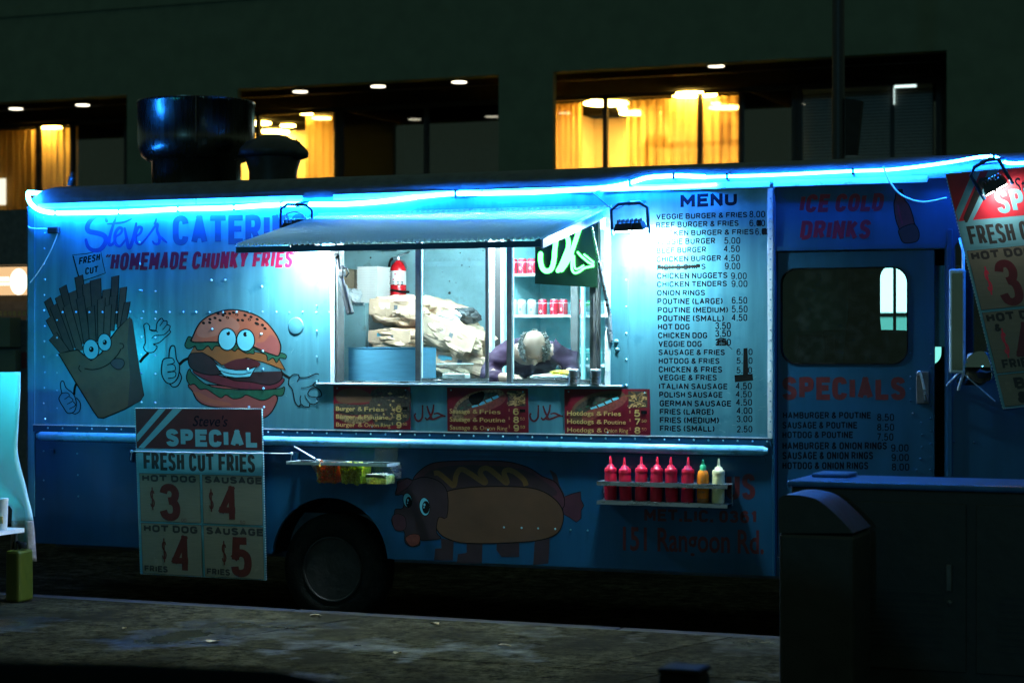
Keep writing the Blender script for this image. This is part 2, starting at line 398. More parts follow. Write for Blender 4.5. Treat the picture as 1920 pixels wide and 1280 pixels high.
mat('black_metal', (0.025, 0.028, 0.03), rough=0.45, var=0.2, scale=20)
mat('dark_metal', (0.09, 0.10, 0.10), rough=0.5, metal=0.4, var=0.2, scale=15)
mat('rust_steel', (0.014, 0.014, 0.013), rough=0.7, metal=0.2, var=0.3, scale=10, bump=0.2)
mat('navy', (0.004, 0.007, 0.016), spec=0.08, rough=0.6, var=0.15, scale=20)
mat('script_blue', (0.012, 0.05, 0.22), rough=0.45, var=0.15, scale=20)
mat('grey_blue', (0.012, 0.055, 0.14), rough=0.45, var=0.12, scale=14)
mat('black_paint', (0.006, 0.008, 0.008), spec=0.08, rough=0.6, var=0.2, scale=30)
mat('red_paint', (0.16, 0.002, 0.024), rough=0.42, var=0.15, scale=25)
mat('dark_red', (0.085, 0.009, 0.014), rough=0.45, var=0.2, scale=25)
mat('bright_red', (0.62, 0.03, 0.07), rough=0.42, var=0.12, scale=25)
mat('fry_brown', (0.046, 0.021, 0.014), rough=0.5, var=0.25, scale=22)
mat('fry_light', (0.066, 0.032, 0.020), rough=0.5, var=0.2, scale=22)
mat('carton', (0.090, 0.045, 0.018), rough=0.5, var=0.2, scale=10)
mat('carton_side', (0.044, 0.018, 0.016), rough=0.5, var=0.2, scale=10)
mat('bun', (0.25, 0.075, 0.042), rough=0.42, var=0.1, scale=9)
mat('bun_light', (0.26, 0.11, 0.078), rough=0.42, var=0.1, scale=9)
mat('bun_dark', (0.20, 0.055, 0.05), rough=0.42, var=0.1, scale=9)
mat('leaf_green', (0.008, 0.07, 0.04), rough=0.5, var=0.25, scale=26)
mat('cheese', (0.17, 0.07, 0.02), rough=0.45, var=0.12, scale=10)
mat('patty', (0.018, 0.009, 0.012), rough=0.5, var=0.3, scale=20)
mat('tomato', (0.08, 0.012, 0.022), rough=0.45, var=0.2, scale=20)
mat('eye_white', (0.10, 0.44, 0.56), rough=0.4, var=0.05, scale=9)
mat('pig_dark', (0.022, 0.012, 0.018), rough=0.5, var=0.2, scale=12)
mat('pig_pink', (0.050, 0.014, 0.026), rough=0.5, var=0.2, scale=12)
mat('dog_bun', (0.080, 0.042, 0.022), rough=0.5, var=0.15, scale=6)
mat('mustard', (0.12, 0.07, 0.018), rough=0.45, var=0.12, scale=20)
mat('board_red', (0.10, 0.004, 0.013), rough=0.35, var=0.12, scale=12)
mat('gold', (0.36, 0.27, 0.09), rough=0.4, var=0.1, scale=30)
mat('food_brown', (0.17, 0.11, 0.055), rough=0.5, var=0.8, scale=60)
mat('food_gold', (0.36, 0.24, 0.09), rough=0.5, var=0.6, scale=70)
mat('food_dark', (0.03, 0.03, 0.022), rough=0.5, var=0.7, scale=60)
mat('sausage_red', (0.16, 0.04, 0.03), rough=0.4, var=0.3, scale=40)
mat('sign_cream', (0.145, 0.155, 0.115), rough=0.5, var=0.08, scale=8, stretch=(1, 1, 12), bump=0.12, bscale=30, dirt=(0.30, 0.28, 0.2), dirt_scale=7, dirt_lo=0.62, dirt_hi=0.85)
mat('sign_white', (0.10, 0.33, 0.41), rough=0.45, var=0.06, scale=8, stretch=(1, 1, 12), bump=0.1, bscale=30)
mat('sign_maroon', (0.055, 0.010, 0.014), rough=0.45, var=0.2, scale=10)
mat('sign_scarlet', (0.38, 0.014, 0.032), rough=0.45, var=0.12, scale=10)
mat('number_red', (0.075, 0.010, 0.008), rough=0.5, var=0.15, scale=18)
mat('sign_black', (0.018, 0.022, 0.022), rough=0.55, var=0.2, scale=18)
mat('ketchup', (0.62, 0.010, 0.035), rough=0.34, var=0.08, scale=14)
mat('hot_sauce', (0.85, 0.22, 0.015), rough=0.2, var=0.2, scale=20)
mat('sauce_dark', (0.30, 0.10, 0.02), rough=0.3, var=0.3, scale=50)
mat('cap_green', (0.02, 0.40, 0.16), rough=0.4, var=0.1)
mat('mayo', (0.80, 0.74, 0.36), rough=0.35, var=0.06)
mat('extinguisher_red', (0.72, 0.012, 0.02), rough=0.22, var=0.06)
mat('paper_white', (0.78, 0.80, 0.78), rough=0.7, var=0.05, scale=30)
mat('foam_white', (0.84, 0.82, 0.78), rough=0.6, var=0.04, scale=30)
mat('cardboard', (0.58, 0.42, 0.28), rough=0.8, var=0.1, scale=14)
mat('kraft', (0.58, 0.40, 0.27), rough=0.75, var=0.14, scale=6, bump=0.5, bscale=9)
mat('label_blue', (0.10, 0.45, 0.60), rough=0.5, var=0.15, scale=40)
mat('label_grey', (0.16, 0.17, 0.18), rough=0.5, var=0.3, scale=50)
mat('skin', (0.50, 0.33, 0.24), rough=0.5, var=0.1, scale=18, bump=0.06)
mat('grey_hair', (0.20, 0.22, 0.21), rough=0.85, var=0.35, scale=50, bump=0.6, bscale=60)
mat('purple_shirt', (0.022, 0.007, 0.032), rough=0.85, var=0.2, scale=12, bump=0.35, bscale=8)
mat('black_cloth', (0.02, 0.02, 0.025), rough=0.85, var=0.2, scale=12)
mat('can_red', (0.62, 0.02, 0.05), rough=0.3, metal=0.3, var=0.1, scale=14)
mat('can_silver', (0.60, 0.74, 0.76), rough=0.3, metal=0.4, var=0.1, scale=14)
mat('can_teal', (0.10, 0.45, 0.46), rough=0.3, metal=0.3, var=0.15, scale=14)
mat('can_blue', (0.04, 0.12, 0.5), rough=0.3, metal=0.3, var=0.1, scale=14)
mat('fridge_liner', (0.30, 0.62, 0.66), rough=0.5, var=0.08)
mat('plastic_bag', (0.70, 0.76, 0.80), rough=0.25, var=0.2, scale=14, bump=0.8, bscale=14, alpha=0.75)
mat('red_wrap', (0.50, 0.02, 0.05), rough=0.3, var=0.5, scale=14, bump=0.6)
mat('led_board', (0.0015, 0.013, 0.006), rough=0.35, var=0.1)
mat('yellow_food', (0.85, 0.60, 0.03), rough=0.5, var=0.2, scale=50)

mat('pickle', (0.60, 0.62, 0.02), rough=0.3, var=0.5, scale=28, bump=0.4)
mat('salsa_red', (0.80, 0.10, 0.01), rough=0.3, var=0.5, scale=24, bump=0.4)
mat('salsa_yellow', (0.90, 0.42, 0.02), rough=0.3, var=0.3, scale=24, bump=0.4)
mat('relish', (0.62, 0.68, 0.28), rough=0.45, var=0.6, scale=60, bump=0.5)
mat('cord', (0.66, 0.76, 0.76), rough=0.6, var=0.1)
mat('concrete_wall', (0.125, 0.165, 0.12), spec=0.1, rough=0.9, var=0.1, scale=2.2, bump=0.1)
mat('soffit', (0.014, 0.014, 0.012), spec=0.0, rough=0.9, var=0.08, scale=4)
mat('window_frame', (0.02, 0.024, 0.024), rough=0.5, var=0.15)
mat('room_wall', (0.70, 0.55, 0.34), rough=0.8, var=0.06, scale=3)
mat('dark_room', (0.05, 0.055, 0.05), rough=0.9, var=0.1)
mat('blind', (0.42, 0.43, 0.40), rough=0.6, var=0.08)
mat('wood_dark', (0.12, 0.055, 0.03), rough=0.5, var=0.2, scale=12)
mat('tarp', (0.50, 0.78, 0.80), rough=0.55, var=0.05, scale=5, bump=0.15, bscale=5)
mat('tarp_dirty', (0.30, 0.25, 0.22), rough=0.75, var=0.35, scale=22, bump=0.3)
mat('jerry_yellow', (0.055, 0.068, 0.005), rough=0.45, var=0.1)
mat('car_paint', (0.004, 0.006, 0.006), rough=1.0, var=0.1, spec=0.0)
mat('car_glass', (0.01, 0.012, 0.014), rough=0.08, var=0.05)
mat('rivet_metal', (0.20, 0.46, 0.56), rough=0.32, metal=0.5, var=0.2, scale=40)
mat('lip_blue', (0.02, 0.14, 0.34), rough=0.4, var=0.15)
mat('lid_painted_glow', (0.02, 0.12, 0.32), rough=0.34, var=0.25, scale=9, rvar=0.12)  # blue glow of the rope light put into the lid colour
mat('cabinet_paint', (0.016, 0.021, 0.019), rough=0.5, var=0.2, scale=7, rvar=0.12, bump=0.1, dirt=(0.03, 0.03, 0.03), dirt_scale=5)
mat('joint_mortar', (0.10, 0.095, 0.06), rough=0.9, var=0.2)
mat('kerb_stone', (0.014, 0.012, 0.007), rough=0.8, var=0.2, scale=8, bump=0.3)
mat('leaf_litter', (0.30, 0.20, 0.07), rough=0.7, var=0.3, scale=30)
glass('window_glass', (0.92, 0.98, 1.0), 0.05, 0.03, dust=0.10)
glass('cab_glass', (0.62, 0.76, 0.76), 0.05, 0.03, dust=0.02)
glass('clear_plastic', (0.90, 0.97, 0.97), 0.10, 0.12, dust=0.05)
glass('office_glass', (0.9, 0.92, 0.9), 0.10, 0.02)
mat('mirror_glass', (0.25, 0.32, 0.34), rough=0.06, metal=1.0, var=0.05)
glow('rope_core', (0.010, 0.19, 1.0), 320)
glow('rope_dim', (0.030, 0.26, 1.0), 34)
glow('flood_lens', (0.70, 0.94, 1.0), 1250)
glow('flood_wide', (0.72, 0.94, 1.0), 1500)
glow('flood_side', (1.0, 0.86, 0.78), 60)
glow('tube_white', (0.68, 0.95, 1.0), 290)
glow('fridge_tube', (0.40, 0.95, 1.0), 14)
glow('led_green', (0.085, 1.0, 0.16), 8.5)
glow('downlight', (1.0, 0.92, 0.70), 4)
glow('room_lamp', (1.0, 0.60, 0.12), 100)
glow('white_strip', (0.75, 1.0, 0.95), 1.7)
glow('sign_warm', (1.0, 0.62, 0.30), 0.95)
glow('sign_white_glow', (1.0, 0.9, 0.72), 1.8)
glow('shop_glow', (0.78, 1.0, 0.98), 9)
glow('shop_teal', (0.25, 0.62, 0.55), 3)
glow('tent_lamp', (0.04, 0.80, 1.0), 130)

for n_ in ('salsa_red', 'salsa_yellow', 'pickle', 'relish'):
    b_ = M[n_].node_tree.nodes['Principled BSDF']; b_.inputs['Subsurface Weight'].default_value = 1.0; b_.inputs['Subsurface Radius'].default_value = (1, .7, .4); b_.inputs['Subsurface Scale'].default_value = 0.22
# curtain cloth: lets the room's light through
def cloth(name, col):
    m = bpy.data.materials.new(name); m.use_nodes = True; nt = m.node_tree; nt.nodes.clear()
    o = nt.nodes.new('ShaderNodeOutputMaterial'); d = nt.nodes.new('ShaderNodeBsdfDiffuse'); t = nt.nodes.new('ShaderNodeBsdfTranslucent')
    tr = nt.nodes.new('ShaderNodeBsdfTransparent'); a = nt.nodes.new('ShaderNodeMixShader'); b = nt.nodes.new('ShaderNodeMixShader')
    d.inputs[0].default_value = (*col, 1); t.inputs[0].default_value = (*col, 1)
    a.inputs[0].default_value = 0.7; b.inputs[0].default_value = 0.22
    nt.links.new(d.outputs[0], a.inputs[1]); nt.links.new(t.outputs[0], a.inputs[2]); nt.links.new(a.outputs[0], b.inputs[1]); nt.links.new(tr.outputs[0], b.inputs[2])
    nt.links.new(b.outputs[0], o.inputs[0]); M[name] = m
mat('puddle_water', (0.012, 0.012, 0.010), rough=0.07, var=0.1, bump=0.10, bscale=16, scale=5, spec=0.6)
m_ = bpy.data.materials.new('awning_plastic'); m_.use_nodes = True; nt_ = m_.node_tree; nt_.nodes.clear()
o_ = nt_.nodes.new('ShaderNodeOutputMaterial'); d_ = nt_.nodes.new('ShaderNodeBsdfPrincipled'); t_ = nt_.nodes.new('ShaderNodeBsdfTranslucent'); x_ = nt_.nodes.new('ShaderNodeMixShader')
d_.inputs['Base Color'].default_value = (0.58, 0.88, 1.0, 1); d_.inputs['Roughness'].default_value = 0.16; d_.inputs['Metallic'].default_value = 0.35; t_.inputs[0].default_value = (0.62, 0.95, 1.0, 1); x_.inputs[0].default_value = 0.72
nt_.links.new(d_.outputs[0], x_.inputs[1]); nt_.links.new(t_.outputs[0], x_.inputs[2]); nt_.links.new(x_.outputs[0], o_.inputs[0]); M['awning_plastic'] = m_
cloth('curtain', (0.85, 0.58, 0.22)); cloth('sheet', (0.5, 0.8, 0.82))

# wet concrete pavement and asphalt
def paving(name, col, dark, rough):
    m = bpy.data.materials.new(name); m.use_nodes = True; nt = m.node_tree; b = nt.nodes['Principled BSDF']
    tc = nt.nodes.new('ShaderNodeTexCoord')
    def noise(sc, det, rg=0.6):
        n = nt.nodes.new('ShaderNodeTexNoise'); n.inputs['Scale'].default_value = sc; n.inputs['Detail'].default_value = det; n.inputs['Roughness'].default_value = rg
        nt.links.new(tc.outputs['Object'], n.inputs['Vector']); return n
    def ramp(src, p0, p1, c0, c1):
        r = nt.nodes.new('ShaderNodeValToRGB'); r.color_ramp.elements[0].position = p0; r.color_ramp.elements[1].position = p1
        r.color_ramp.elements[0].color = (*c0, 1); r.color_ramp.elements[1].color = (*c1, 1); nt.links.new(src, r.inputs[0]); return r
    grain = noise(7, 10, 0.9); stain = noise(1.1, 8, 0.65); wet = noise(0.7, 7, 0.6)
    base = ramp(grain.outputs['Fac'], 0.42, 0.60, [c * 0.15 for c in col], [c * 2.3 for c in col])
    st = ramp(stain.outputs['Fac'], 0.40, 0.66, (0, 0, 0), (1, 1, 1))
    mx = nt.nodes.new('ShaderNodeMixRGB'); mx.inputs['Color2'].default_value = (*dark, 1)
    nt.links.new(st.outputs[0], mx.inputs[0]); nt.links.new(base.outputs[0], mx.inputs[1]); nt.links.new(mx.outputs[0], b.inputs['Base Color'])
    wr = ramp(wet.outputs['Fac'], 0.54, 0.66, (rough,) * 3, ((0.13 if rough < .8 else rough),) * 3); nt.links.new(wr.outputs[0], b.inputs['Roughness'])
    sp_ = ramp(wet.outputs['Fac'], 0.54, 0.66, (0.0,) * 3, ((0.16 if rough < .8 else 0.0),) * 3); nt.links.new(sp_.outputs[0], b.inputs['Specular IOR Level'])
    bp = nt.nodes.new('ShaderNodeBump'); bp.inputs['Strength'].default_value = 0.35; bp.inputs['Distance'].default_value = 0.01
    nt.links.new(grain.outputs['Fac'], bp.inputs['Height']); nt.links.new(bp.outputs[0], b.inputs['Normal'])
    M[name] = m
paving('pavement', (0.032, 0.027, 0.014), (0.015, 0.013, 0.008), 0.75)
paving('asphalt', (0.035, 0.036, 0.028), (0.010, 0.011, 0.010), 0.9)

# ------------------------------------------------------------------ ground
mb = MB(); mb.add([(-150, -120, 0), (150, -120, 0), (150, 160, 0), (-150, 160, 0)], [(0, 1, 2, 3)])
tag(mb.build('road', mat='asphalt'), 'dark wet asphalt street under the truck', 'road', kind='structure')
KY = -0.22                                        # kerb line
def slabs():
    mb = MB()
    # slabs laid between grooves; the joints seen in the photograph run slightly askew to the kerb
    ys = [KY - 0.16, -1.95, -3.9]
    x = -22.0; w = 2.55
    for r in range(2):
        a, b = ys[r], ys[r + 1]
        for k in range(17):
            xa = -24 + k * w + (0.0 if r == 0 else 0.5); xb = xa + w
            def sk(xx, yy): return xx + (yy - ys[0]) * 0.30
            g = 0.006
            top = [(sk(xa, b) + g, b + g, 0.15), (sk(xb, b) - g, b + g, 0.15), (sk(xb, a) - g, a - g, 0.15), (sk(xa, a) + g, a - g, 0.15)]
            bot = [(p[0], p[1], 0.02) for p in top]
            mb.hexa(bot, top)
    return mb
tag(slabs().build('sidewalk', mat='pavement'), 'wet concrete slab pavement in front of the truck', 'sidewalk', kind='structure')
mb = MB(); mb.box((-26, -3.9, 0.004), (20, KY - 0.16, 0.135))
tag(mb.build('sidewalk_bed', mat='joint_mortar'), 'mortar bed in the joints of the pavement', 'sidewalk', kind='structure')
mb = MB()
for k in range(18):
    mb.box((-26 + k * 2.4 + 0.004, KY - 0.155, 0.0), (-26 + (k + 1) * 2.4 - 0.004, KY, 0.146), bev=0.012)
tag(mb.build('kerb', mat='kerb_stone'), 'stone kerb along the pavement edge beside the truck', 'kerb', kind='structure')
# ------------------------------------------------------------------ the food truck
XL, XR, XF = X(57), X(1449), -1.15
ZR, ZB, ZT, ZTOP = 1.360, 0.50, 3.04, 3.20        # rub rail, body bottom, wall top, crown of the roof
W = 2.2                                           # truck width
truck = thing('food_truck', ((XL + XF) / 2, W / 2, 0), 'long blue and silver step van food truck lined with blue neon rope light', 'food truck')

def plate(mb, outer, holes, y0, y1):
    """Sheet in the plane of the truck side, outline and holes as (x, z)."""
    loops = [[Vector((a, b, 0)) for a, b in l] for l in [outer] + holes]
    tri = tessellate_polygon(loops); flat = [p for l in loops for p in l]; n = len(flat)
    vs = [(p.x, y0, p.y) for p in flat] + [(p.x, y1, p.y) for p in flat]
    fs = [list(t) for t in tri] + [[n + i for i in t[::-1]] for t in tri]
    k = 0
    for l in loops:
        m = len(l); fs += [(k + i, k + (i + 1) % m, n + k + (i + 1) % m, n + k + i) for i in range(m)]; k += m
    mb.add(vs, fs)
def rrect(x0, x1, z0, z1, r, n=6):
    out = []
    for cx, cz, a0 in ((x1 - r, z1 - r, 0), (x0 + r, z1 - r, 90), (x0 + r, z0 + r, 180), (x1 - r, z0 + r, 270)):
        out += [(cx + r * math.cos(R(a0 + 90 * i / n)), cz + r * math.sin(R(a0 + 90 * i / n))) for i in range(n + 1)]
    return out
OX0, OX1, OZ0, OZ1 = X(625), X(1143), Z(900, 719), Z(1142, 391) - .022     # serving opening
wheel_c = (X(617), 0.468)
arch = [(wheel_c[0] + 0.46 * math.cos(R(a)), wheel_c[1] + 0.445 * math.sin(R(a))) for a in range(176, 3, -8)]
FWX = -1.75
# upper side
mb = MB().use('aluminium')
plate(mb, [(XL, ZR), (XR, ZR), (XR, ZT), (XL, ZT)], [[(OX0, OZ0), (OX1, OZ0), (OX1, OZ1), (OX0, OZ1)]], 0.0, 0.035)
side_mb = mb
# lower side with the wheel arch
mb = MB().use('blue_paint')
plate(mb, [(XL, ZB), (wheel_c[0] - 0.46, ZB)] + [(a, max(b, ZB)) for a, b in arch] + [(wheel_c[0] + 0.46, ZB), (XR, ZB), (XR, ZR - 0.004), (XL, ZR - 0.004)], [], 0.0, 0.035)
low_mb = mb
# inner wheel well, ends, far side, floor
mb = MB().use('steel_inside')
mb.box((XL + 0.02, W - 0.05, 0.8), (XR - 0.01, W - 0.02, ZT))             # back wall of the kitchen
mb.box((XL + 0.02, 0.46, 0.80), (XR - 0.01, W - 0.055, 0.85))             # floor
mb.box((XL + 0.01, 0.04, 0.85), (XL + 0.04, W - 0.055, ZT))
mb.box((XL + 0.05, 0.04, ZT - 0.06), (XR - 0.05, W - 0.055, ZT - 0.03))   # ceiling
mb.box((XR - 0.045, 0.04, 0.85), (XR - 0.012, W - 0.055, ZT))             # partition to the cab
mb.build('kitchen_lining', truck)
mb = MB().use('roof_paint')
mb.box((XL, W, ZB), (XR, W + 0.03, ZT)); mb.box((XL - 0.03, 0.0, ZB), (XL - 0.002, W + 0.03, ZT))
mb.box((XL + 0.05, 0.25, 0.45), (XF - 0.3, W - 0.25, 0.78))
mb.build('chassis', truck)
# roof: rounded along both sides and the rear end
mb = MB().use('roof_paint')
def roof_sec(x, inset, drop):
    y0, y1, zt, zb = inset, W + 0.03 - inset, ZTOP - drop, ZT
    r = min(0.16, zt - zb + 0.001); pts = []
    for i in range(7):
        a = R(180 - 90 * i / 6); pts.append((x, y0 - 0.02 + r * 1.3 + r * 1.3 * math.cos(a), zt - r + r * math.sin(a)))
    for i in range(7):
        a = R(90 - 90 * i / 6); pts.append((x, y1 + 0.02 - r * 1.3 + r * 1.3 * math.cos(a), zt - r + r * math.sin(a)))
    return pts
secs = [roof_sec(XL - 0.03, 0.06, 0.14), roof_sec(XL - 0.015, 0.03, 0.07), roof_sec(XL + 0.04, 0.01, 0.025), roof_sec(XL + 0.14, 0, 0),
        roof_sec(XR, 0, 0), roof_sec(XF - 0.1, 0, 0), roof_sec(XF, 0.04, 0.07), roof_sec(XF + 0.03, 0.08, 0.13)]
vs = [p for s_ in secs for p in s_]; n = 14
fs = [(i * n + j, i * n + j + 1, (i + 1) * n + j + 1, (i + 1) * n + j) for i in range(len(secs) - 1) for j in range(n - 1)]
fs += [list(range(n)), list(range((len(secs) - 1) * n, len(secs) * n))[::-1]]
mb.add(vs, fs, True)
roof = mb.build('roof', truck)
# gutter strip over the rope light, in jointed lengths
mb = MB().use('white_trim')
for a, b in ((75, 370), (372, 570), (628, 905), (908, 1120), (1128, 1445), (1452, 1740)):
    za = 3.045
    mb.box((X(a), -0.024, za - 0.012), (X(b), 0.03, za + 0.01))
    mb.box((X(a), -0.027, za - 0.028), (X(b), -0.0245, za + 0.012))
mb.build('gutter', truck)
# rear corner strip, white strip at the end of the box
mb = MB().use('white_trim')
mb.box((X(1440), -0.012, ZR + 0.03), (X(1449.5), -0.001, ZT - 0.03), bev=0.003); mb.build('corner_strip', truck)
for m_, a_, b_ in (('blue_paint', (X(1446), -0.012, ZB), (X(1449.5), -0.001, ZR - 0.08)), ('aluminium', (XL - 0.012, -0.010, ZB + 0.2), (X(66), -0.001, ZT - 0.02))):
    mb = MB().use(m_); mb.box(a_, b_); mb.build('corner_strip', truck)
for a_, b_ in (((X(598.5), -0.006, OZ0 - 0.01), (X(622), -0.001, OZ1 + 0.03)), ((X(1145), -0.006, OZ0 - 0.01), (X(1178), -0.001, Z(1178, 525)))):
    mb = MB().use('aluminium'); mb.box(a_, b_); mb.build('cover_plate', truck)
# rub rail: riveted flange over a half-round bar
mb = MB().use('blue_paint'); mb.box((X(64), -0.014, ZR - 0.018), (X(1447), -0.001, ZR + 0.029))
mb.use('white_trim'); mb.box((X(64), -0.017, ZR + 0.0295), (X(1447), -0.001, ZR + 0.035))
mb.use('rail_paint')
N = 9
x0, x1 = X(70), X(1441)
vs = []
for xx in (x0, x0 + 0.04, x1 - 0.04, x1):
    k = 0.55 if xx in (x0, x1) else 1.0
    for i in range(N):
        a = R(90 - 180 * i / (N - 1)); vs.append((xx, -0.002 - 0.036 * math.cos(a) * k, ZR - 0.051 + 0.034 * math.sin(a) * k))
fs = [(i * N + j, (i + 1) * N + j, (i + 1) * N + j + 1, i * N + j + 1) for i in range(3) for j in range(N - 1)]
fs += [list(range(N)), list(range(3 * N, 4 * N))]
mb.add(vs, fs, True)
mb.use('blue_paint'); mb.box((X(80), -0.010, ZR - 0.125), (X(1435), -0.001, ZR - 0.098))
mb.build('rub_rail', truck)

# rivets
side_mb.use('aluminium')
for a_, b_ in ((258, 299), (486, 503)): side_mb.box((X(a_), -0.0004, ZR + .04), (X(b_), 0.001, ZT - .05))
side_mb.box((XL + .02, -0.0002, px(300, 592).z), (X(596), 0.0015, px(300, 578).z))
side_mb.use('rivet_metal'); low_mb.use('rivet_metal'); mb = side_mb
def rv(x, y, r=0.0085, Y=-0.0005): mb.dome(px(x, y, Y), r * random.uniform(0.85, 1.1))
for y in range(396, 800, 29): rv(62, y, 0.007); rv(82 + (y % 3), y + 12, 0.0085)
for y in range(600, 800, 33): rv(107, y, 0.007)
for x in range(118, 622, 25): rv(x + random.uniform(-1, 1), 585 + random.uniform(-.6, .6))
for y in (545, 597, 632, 665, 700, 754): rv(265, y, 0.0095); rv(291, y + 1, 0.0095)
for x, y in ((396, 525), (422, 525), (491, 537), (398, 617), (490, 626), (493, 658), (493, 692), (494, 728), (465, 692), (467, 763), (495, 763), (262, 545), (263, 495), (262, 455)): rv(x, y, 0.0095)
for y in (477, 527, 573, 620, 668, 715, 752): rv(594, y, 0.0085, -0.006)
for y in (525, 575, 625, 674, 722): rv(1174, y, 0.009, -0.006)
mb.dome(px(1156, 640, -0.006), 0.016); mb.dome(px(1158, 655, -0.006), 0.016)
x = 92
while x < 1440:
    mb.dome((X(x), -0.0145, ZR + 0.010), 0.0075); x += 27.5
for y in range(372, 815, 19): mb.dome(px(1444.5, y, -0.0125), 0.006)
mb.use('rivet_metal')
for x, y in ((945, 988), (978, 989), (1009, 990), (1041, 991), (1070, 993), (1102, 994), (145, 850), (146, 890), (147, 930), (82, 845), (82, 900), (82, 935)): low_mb.dome(px(x, y, -0.0005), 0.0075)
# small fittings on the skin: hatch disc, vents, dents' patches
mb.use('aluminium'); mb.lathe([(0.062, 0.0), (0.062, -0.004), (0.055, -0.006), (0.0, -0.006)], px(555, 611, -0.0005), 'Y', 28)
# scratches and scuffs worn into the menu panel
side_mb.use('rivet_metal'); mb = side_mb; rs_ = random.Random(9)
for k in range(46):
    x, y = rs_.uniform(1240, 1436), rs_.choice([rs_.uniform(640, 815), rs_.uniform(740, 815)]); L_, a_ = rs_.uniform(3, 15), rs_.uniform(-.6, .6)
    mb.line([(x, y), (x + L_ * .5 * math.cos(a_), y + L_ * .5 * math.sin(a_) + rs_.uniform(-1.5, 1.5)), (x + L_ * math.cos(a_), y + L_ * math.sin(a_))], rs_.uniform(.35, .8), -0.0004)
for k in range(30):
    x, y = rs_.uniform(500, 620), rs_.uniform(620, 770); L_, a_ = rs_.uniform(2, 9), rs_.uniform(-1.5, 1.5)
    mb.line([(x, y), (x + L_ * math.cos(a_), y + L_ * math.sin(a_))], rs_.uniform(.35, .9), -0.0004)
side = side_mb.build('side_panel', truck); low_mb.build('lower_panel', truck)
# wheels: the rear one stands in the arch, the front one behind the cabinet
def wheel(cx, name='wheel'):
    w = bpy.data.objects.new(name, None); COL.objects.link(w); w.parent = truck; w.location = Vector((cx, 0.16, 0.40)) - truck.location
    c = Vector((cx, 0.16, 0.40))
    mb = MB().use('black_rubber')
    mb.lathe([(0.235, -0.11), (0.27, -0.125), (0.36, -0.12), (0.395, -0.09), (0.40, -0.04), (0.40, 0.04), (0.395, 0.09), (0.36, 0.12), (0.235, 0.11)], c, 'Y', 40)
    for k in range(44):
        a = 2 * math.pi * k / 44; d = Vector((math.cos(a), 0, math.sin(a)))
        mb.box(c + Vector((-0.012, -0.1, 0.396)), c + Vector((0.012, 0.1, 0.408)), None) if False else None
    mb.build('tyre', w)
    mb = MB().use('rust_steel')
    mb.lathe([(0.235, -0.112), (0.228, -0.125), (0.215, -0.11), (0.20, -0.06), (0.12, -0.045), (0.10, -0.06), (0.075, -0.10), (0.0, -0.105)], c, 'Y', 36)
    for k in range(8):
        a = 2 * math.pi * k / 8; mb.dome(c + Vector((0.145 * math.cos(a), -0.05, 0.145 * math.sin(a))), 0.017)
    mb.use('black_rubber')
    for k in range(8):
        a = 2 * math.pi * (k + .5) / 8; mb.lathe([(0.024, 0.0), (0.024, -0.004), (0, -0.004)], c + Vector((0.172 * math.cos(a), -0.054, 0.172 * math.sin(a))), 'Y', 12)
    for k in range(16):
        a = 2 * math.pi * k / 16; mb.dome(c + Vector((0.085 * math.cos(a), -0.085, 0.085 * math.sin(a))), 0.008)
    mb.build('rim', w)
    return w
wheel(wheel_c[0]); wheel(FWX - 0.25)
mb = MB().use('black_rubber')
for i in range(len(arch) - 1):
    (a0, b0), (a1, b1) = arch[i], arch[i + 1]
    mb.add([(a0, 0.03, b0), (a1, 0.03, b1), (a1, 0.42, b1), (a0, 0.42, b0)], [(0, 1, 2, 3)])
mb.add([(p[0], 0.421, p[1]) for p in arch], [list(range(len(arch)))])
mb.build('wheel_arch', truck)

# ---- serving window: jambs, sill shelf, sliding frames and panes
mb = MB().use('white_trim')
mb.box((OX0 - 0.012, -0.022, OZ0), (OX0 + 0.018, 0.10, OZ1)); mb.box((OX1 - 0.03, -0.012, OZ0), (OX1 + 0.008, 0.10, OZ1))
mb.use('dark_metal'); mb.box((X(1106, .06), 0.055, OZ0), (X(1124, .06), 0.085, OZ1)); mb.box((OX0 + 0.02, -0.006, OZ0 + 0.001), (OX0 + 0.04, 0.09, OZ1))
mb.use('black_metal'); mb.box((OX0, -0.004, OZ1 - 0.012), (OX1, 0.02, OZ1 + 0.012))
mb.build('window_frame', truck)
mb = MB().use('white_trim')
mb.box((X(596), -0.028, OZ0 - 0.014), (X(1168), 0.03, OZ0 - 0.001), bev=0.003)
mb.use('steel'); mb.box((OX0 + 0.05, 0.031, OZ0 - 0.02), (OX1 - 0.05, 0.50, OZ0 - 0.004))
mb.build('serving_sill', truck)
for a, b, Y, k in ((780, 916, 0.06, 0), (951, 1118, 0.035, 1)):
    mb = MB().use('dark_metal')
    xa, xb = X(a, Y), X(b, Y); w0 = X(a + 9, Y) - xa
    mb.box((xa, Y - 0.012, OZ0 + 0.012), (xa + w0, Y + 0.012, OZ1 - 0.03))
    mb.use('white_trim'); mb.box((xa + w0, Y - 0.010, OZ0 + 0.012), (xa + w0 + 0.012, Y + 0.010, OZ1 - 0.03))
    mb.use('steel'); mb.box((xa + w0 + 0.012, Y - 0.010, OZ0 + 0.012), (xb, Y + 0.010, OZ0 + 0.035))
    mb.use('dark_metal'); mb.box((xb - 0.02, Y - 0.010, OZ0 + 0.036), (xb, Y + 0.010, OZ1 - 0.03))
    fr = mb.build('sliding_window', truck)
    mb = MB().use('window_glass'); mb.box((xa + w0 + 0.005, Y - 0.002, OZ0 + 0.03), (xb - 0.015, Y + 0.002, OZ1 - 0.04)); mb.build('pane', fr)
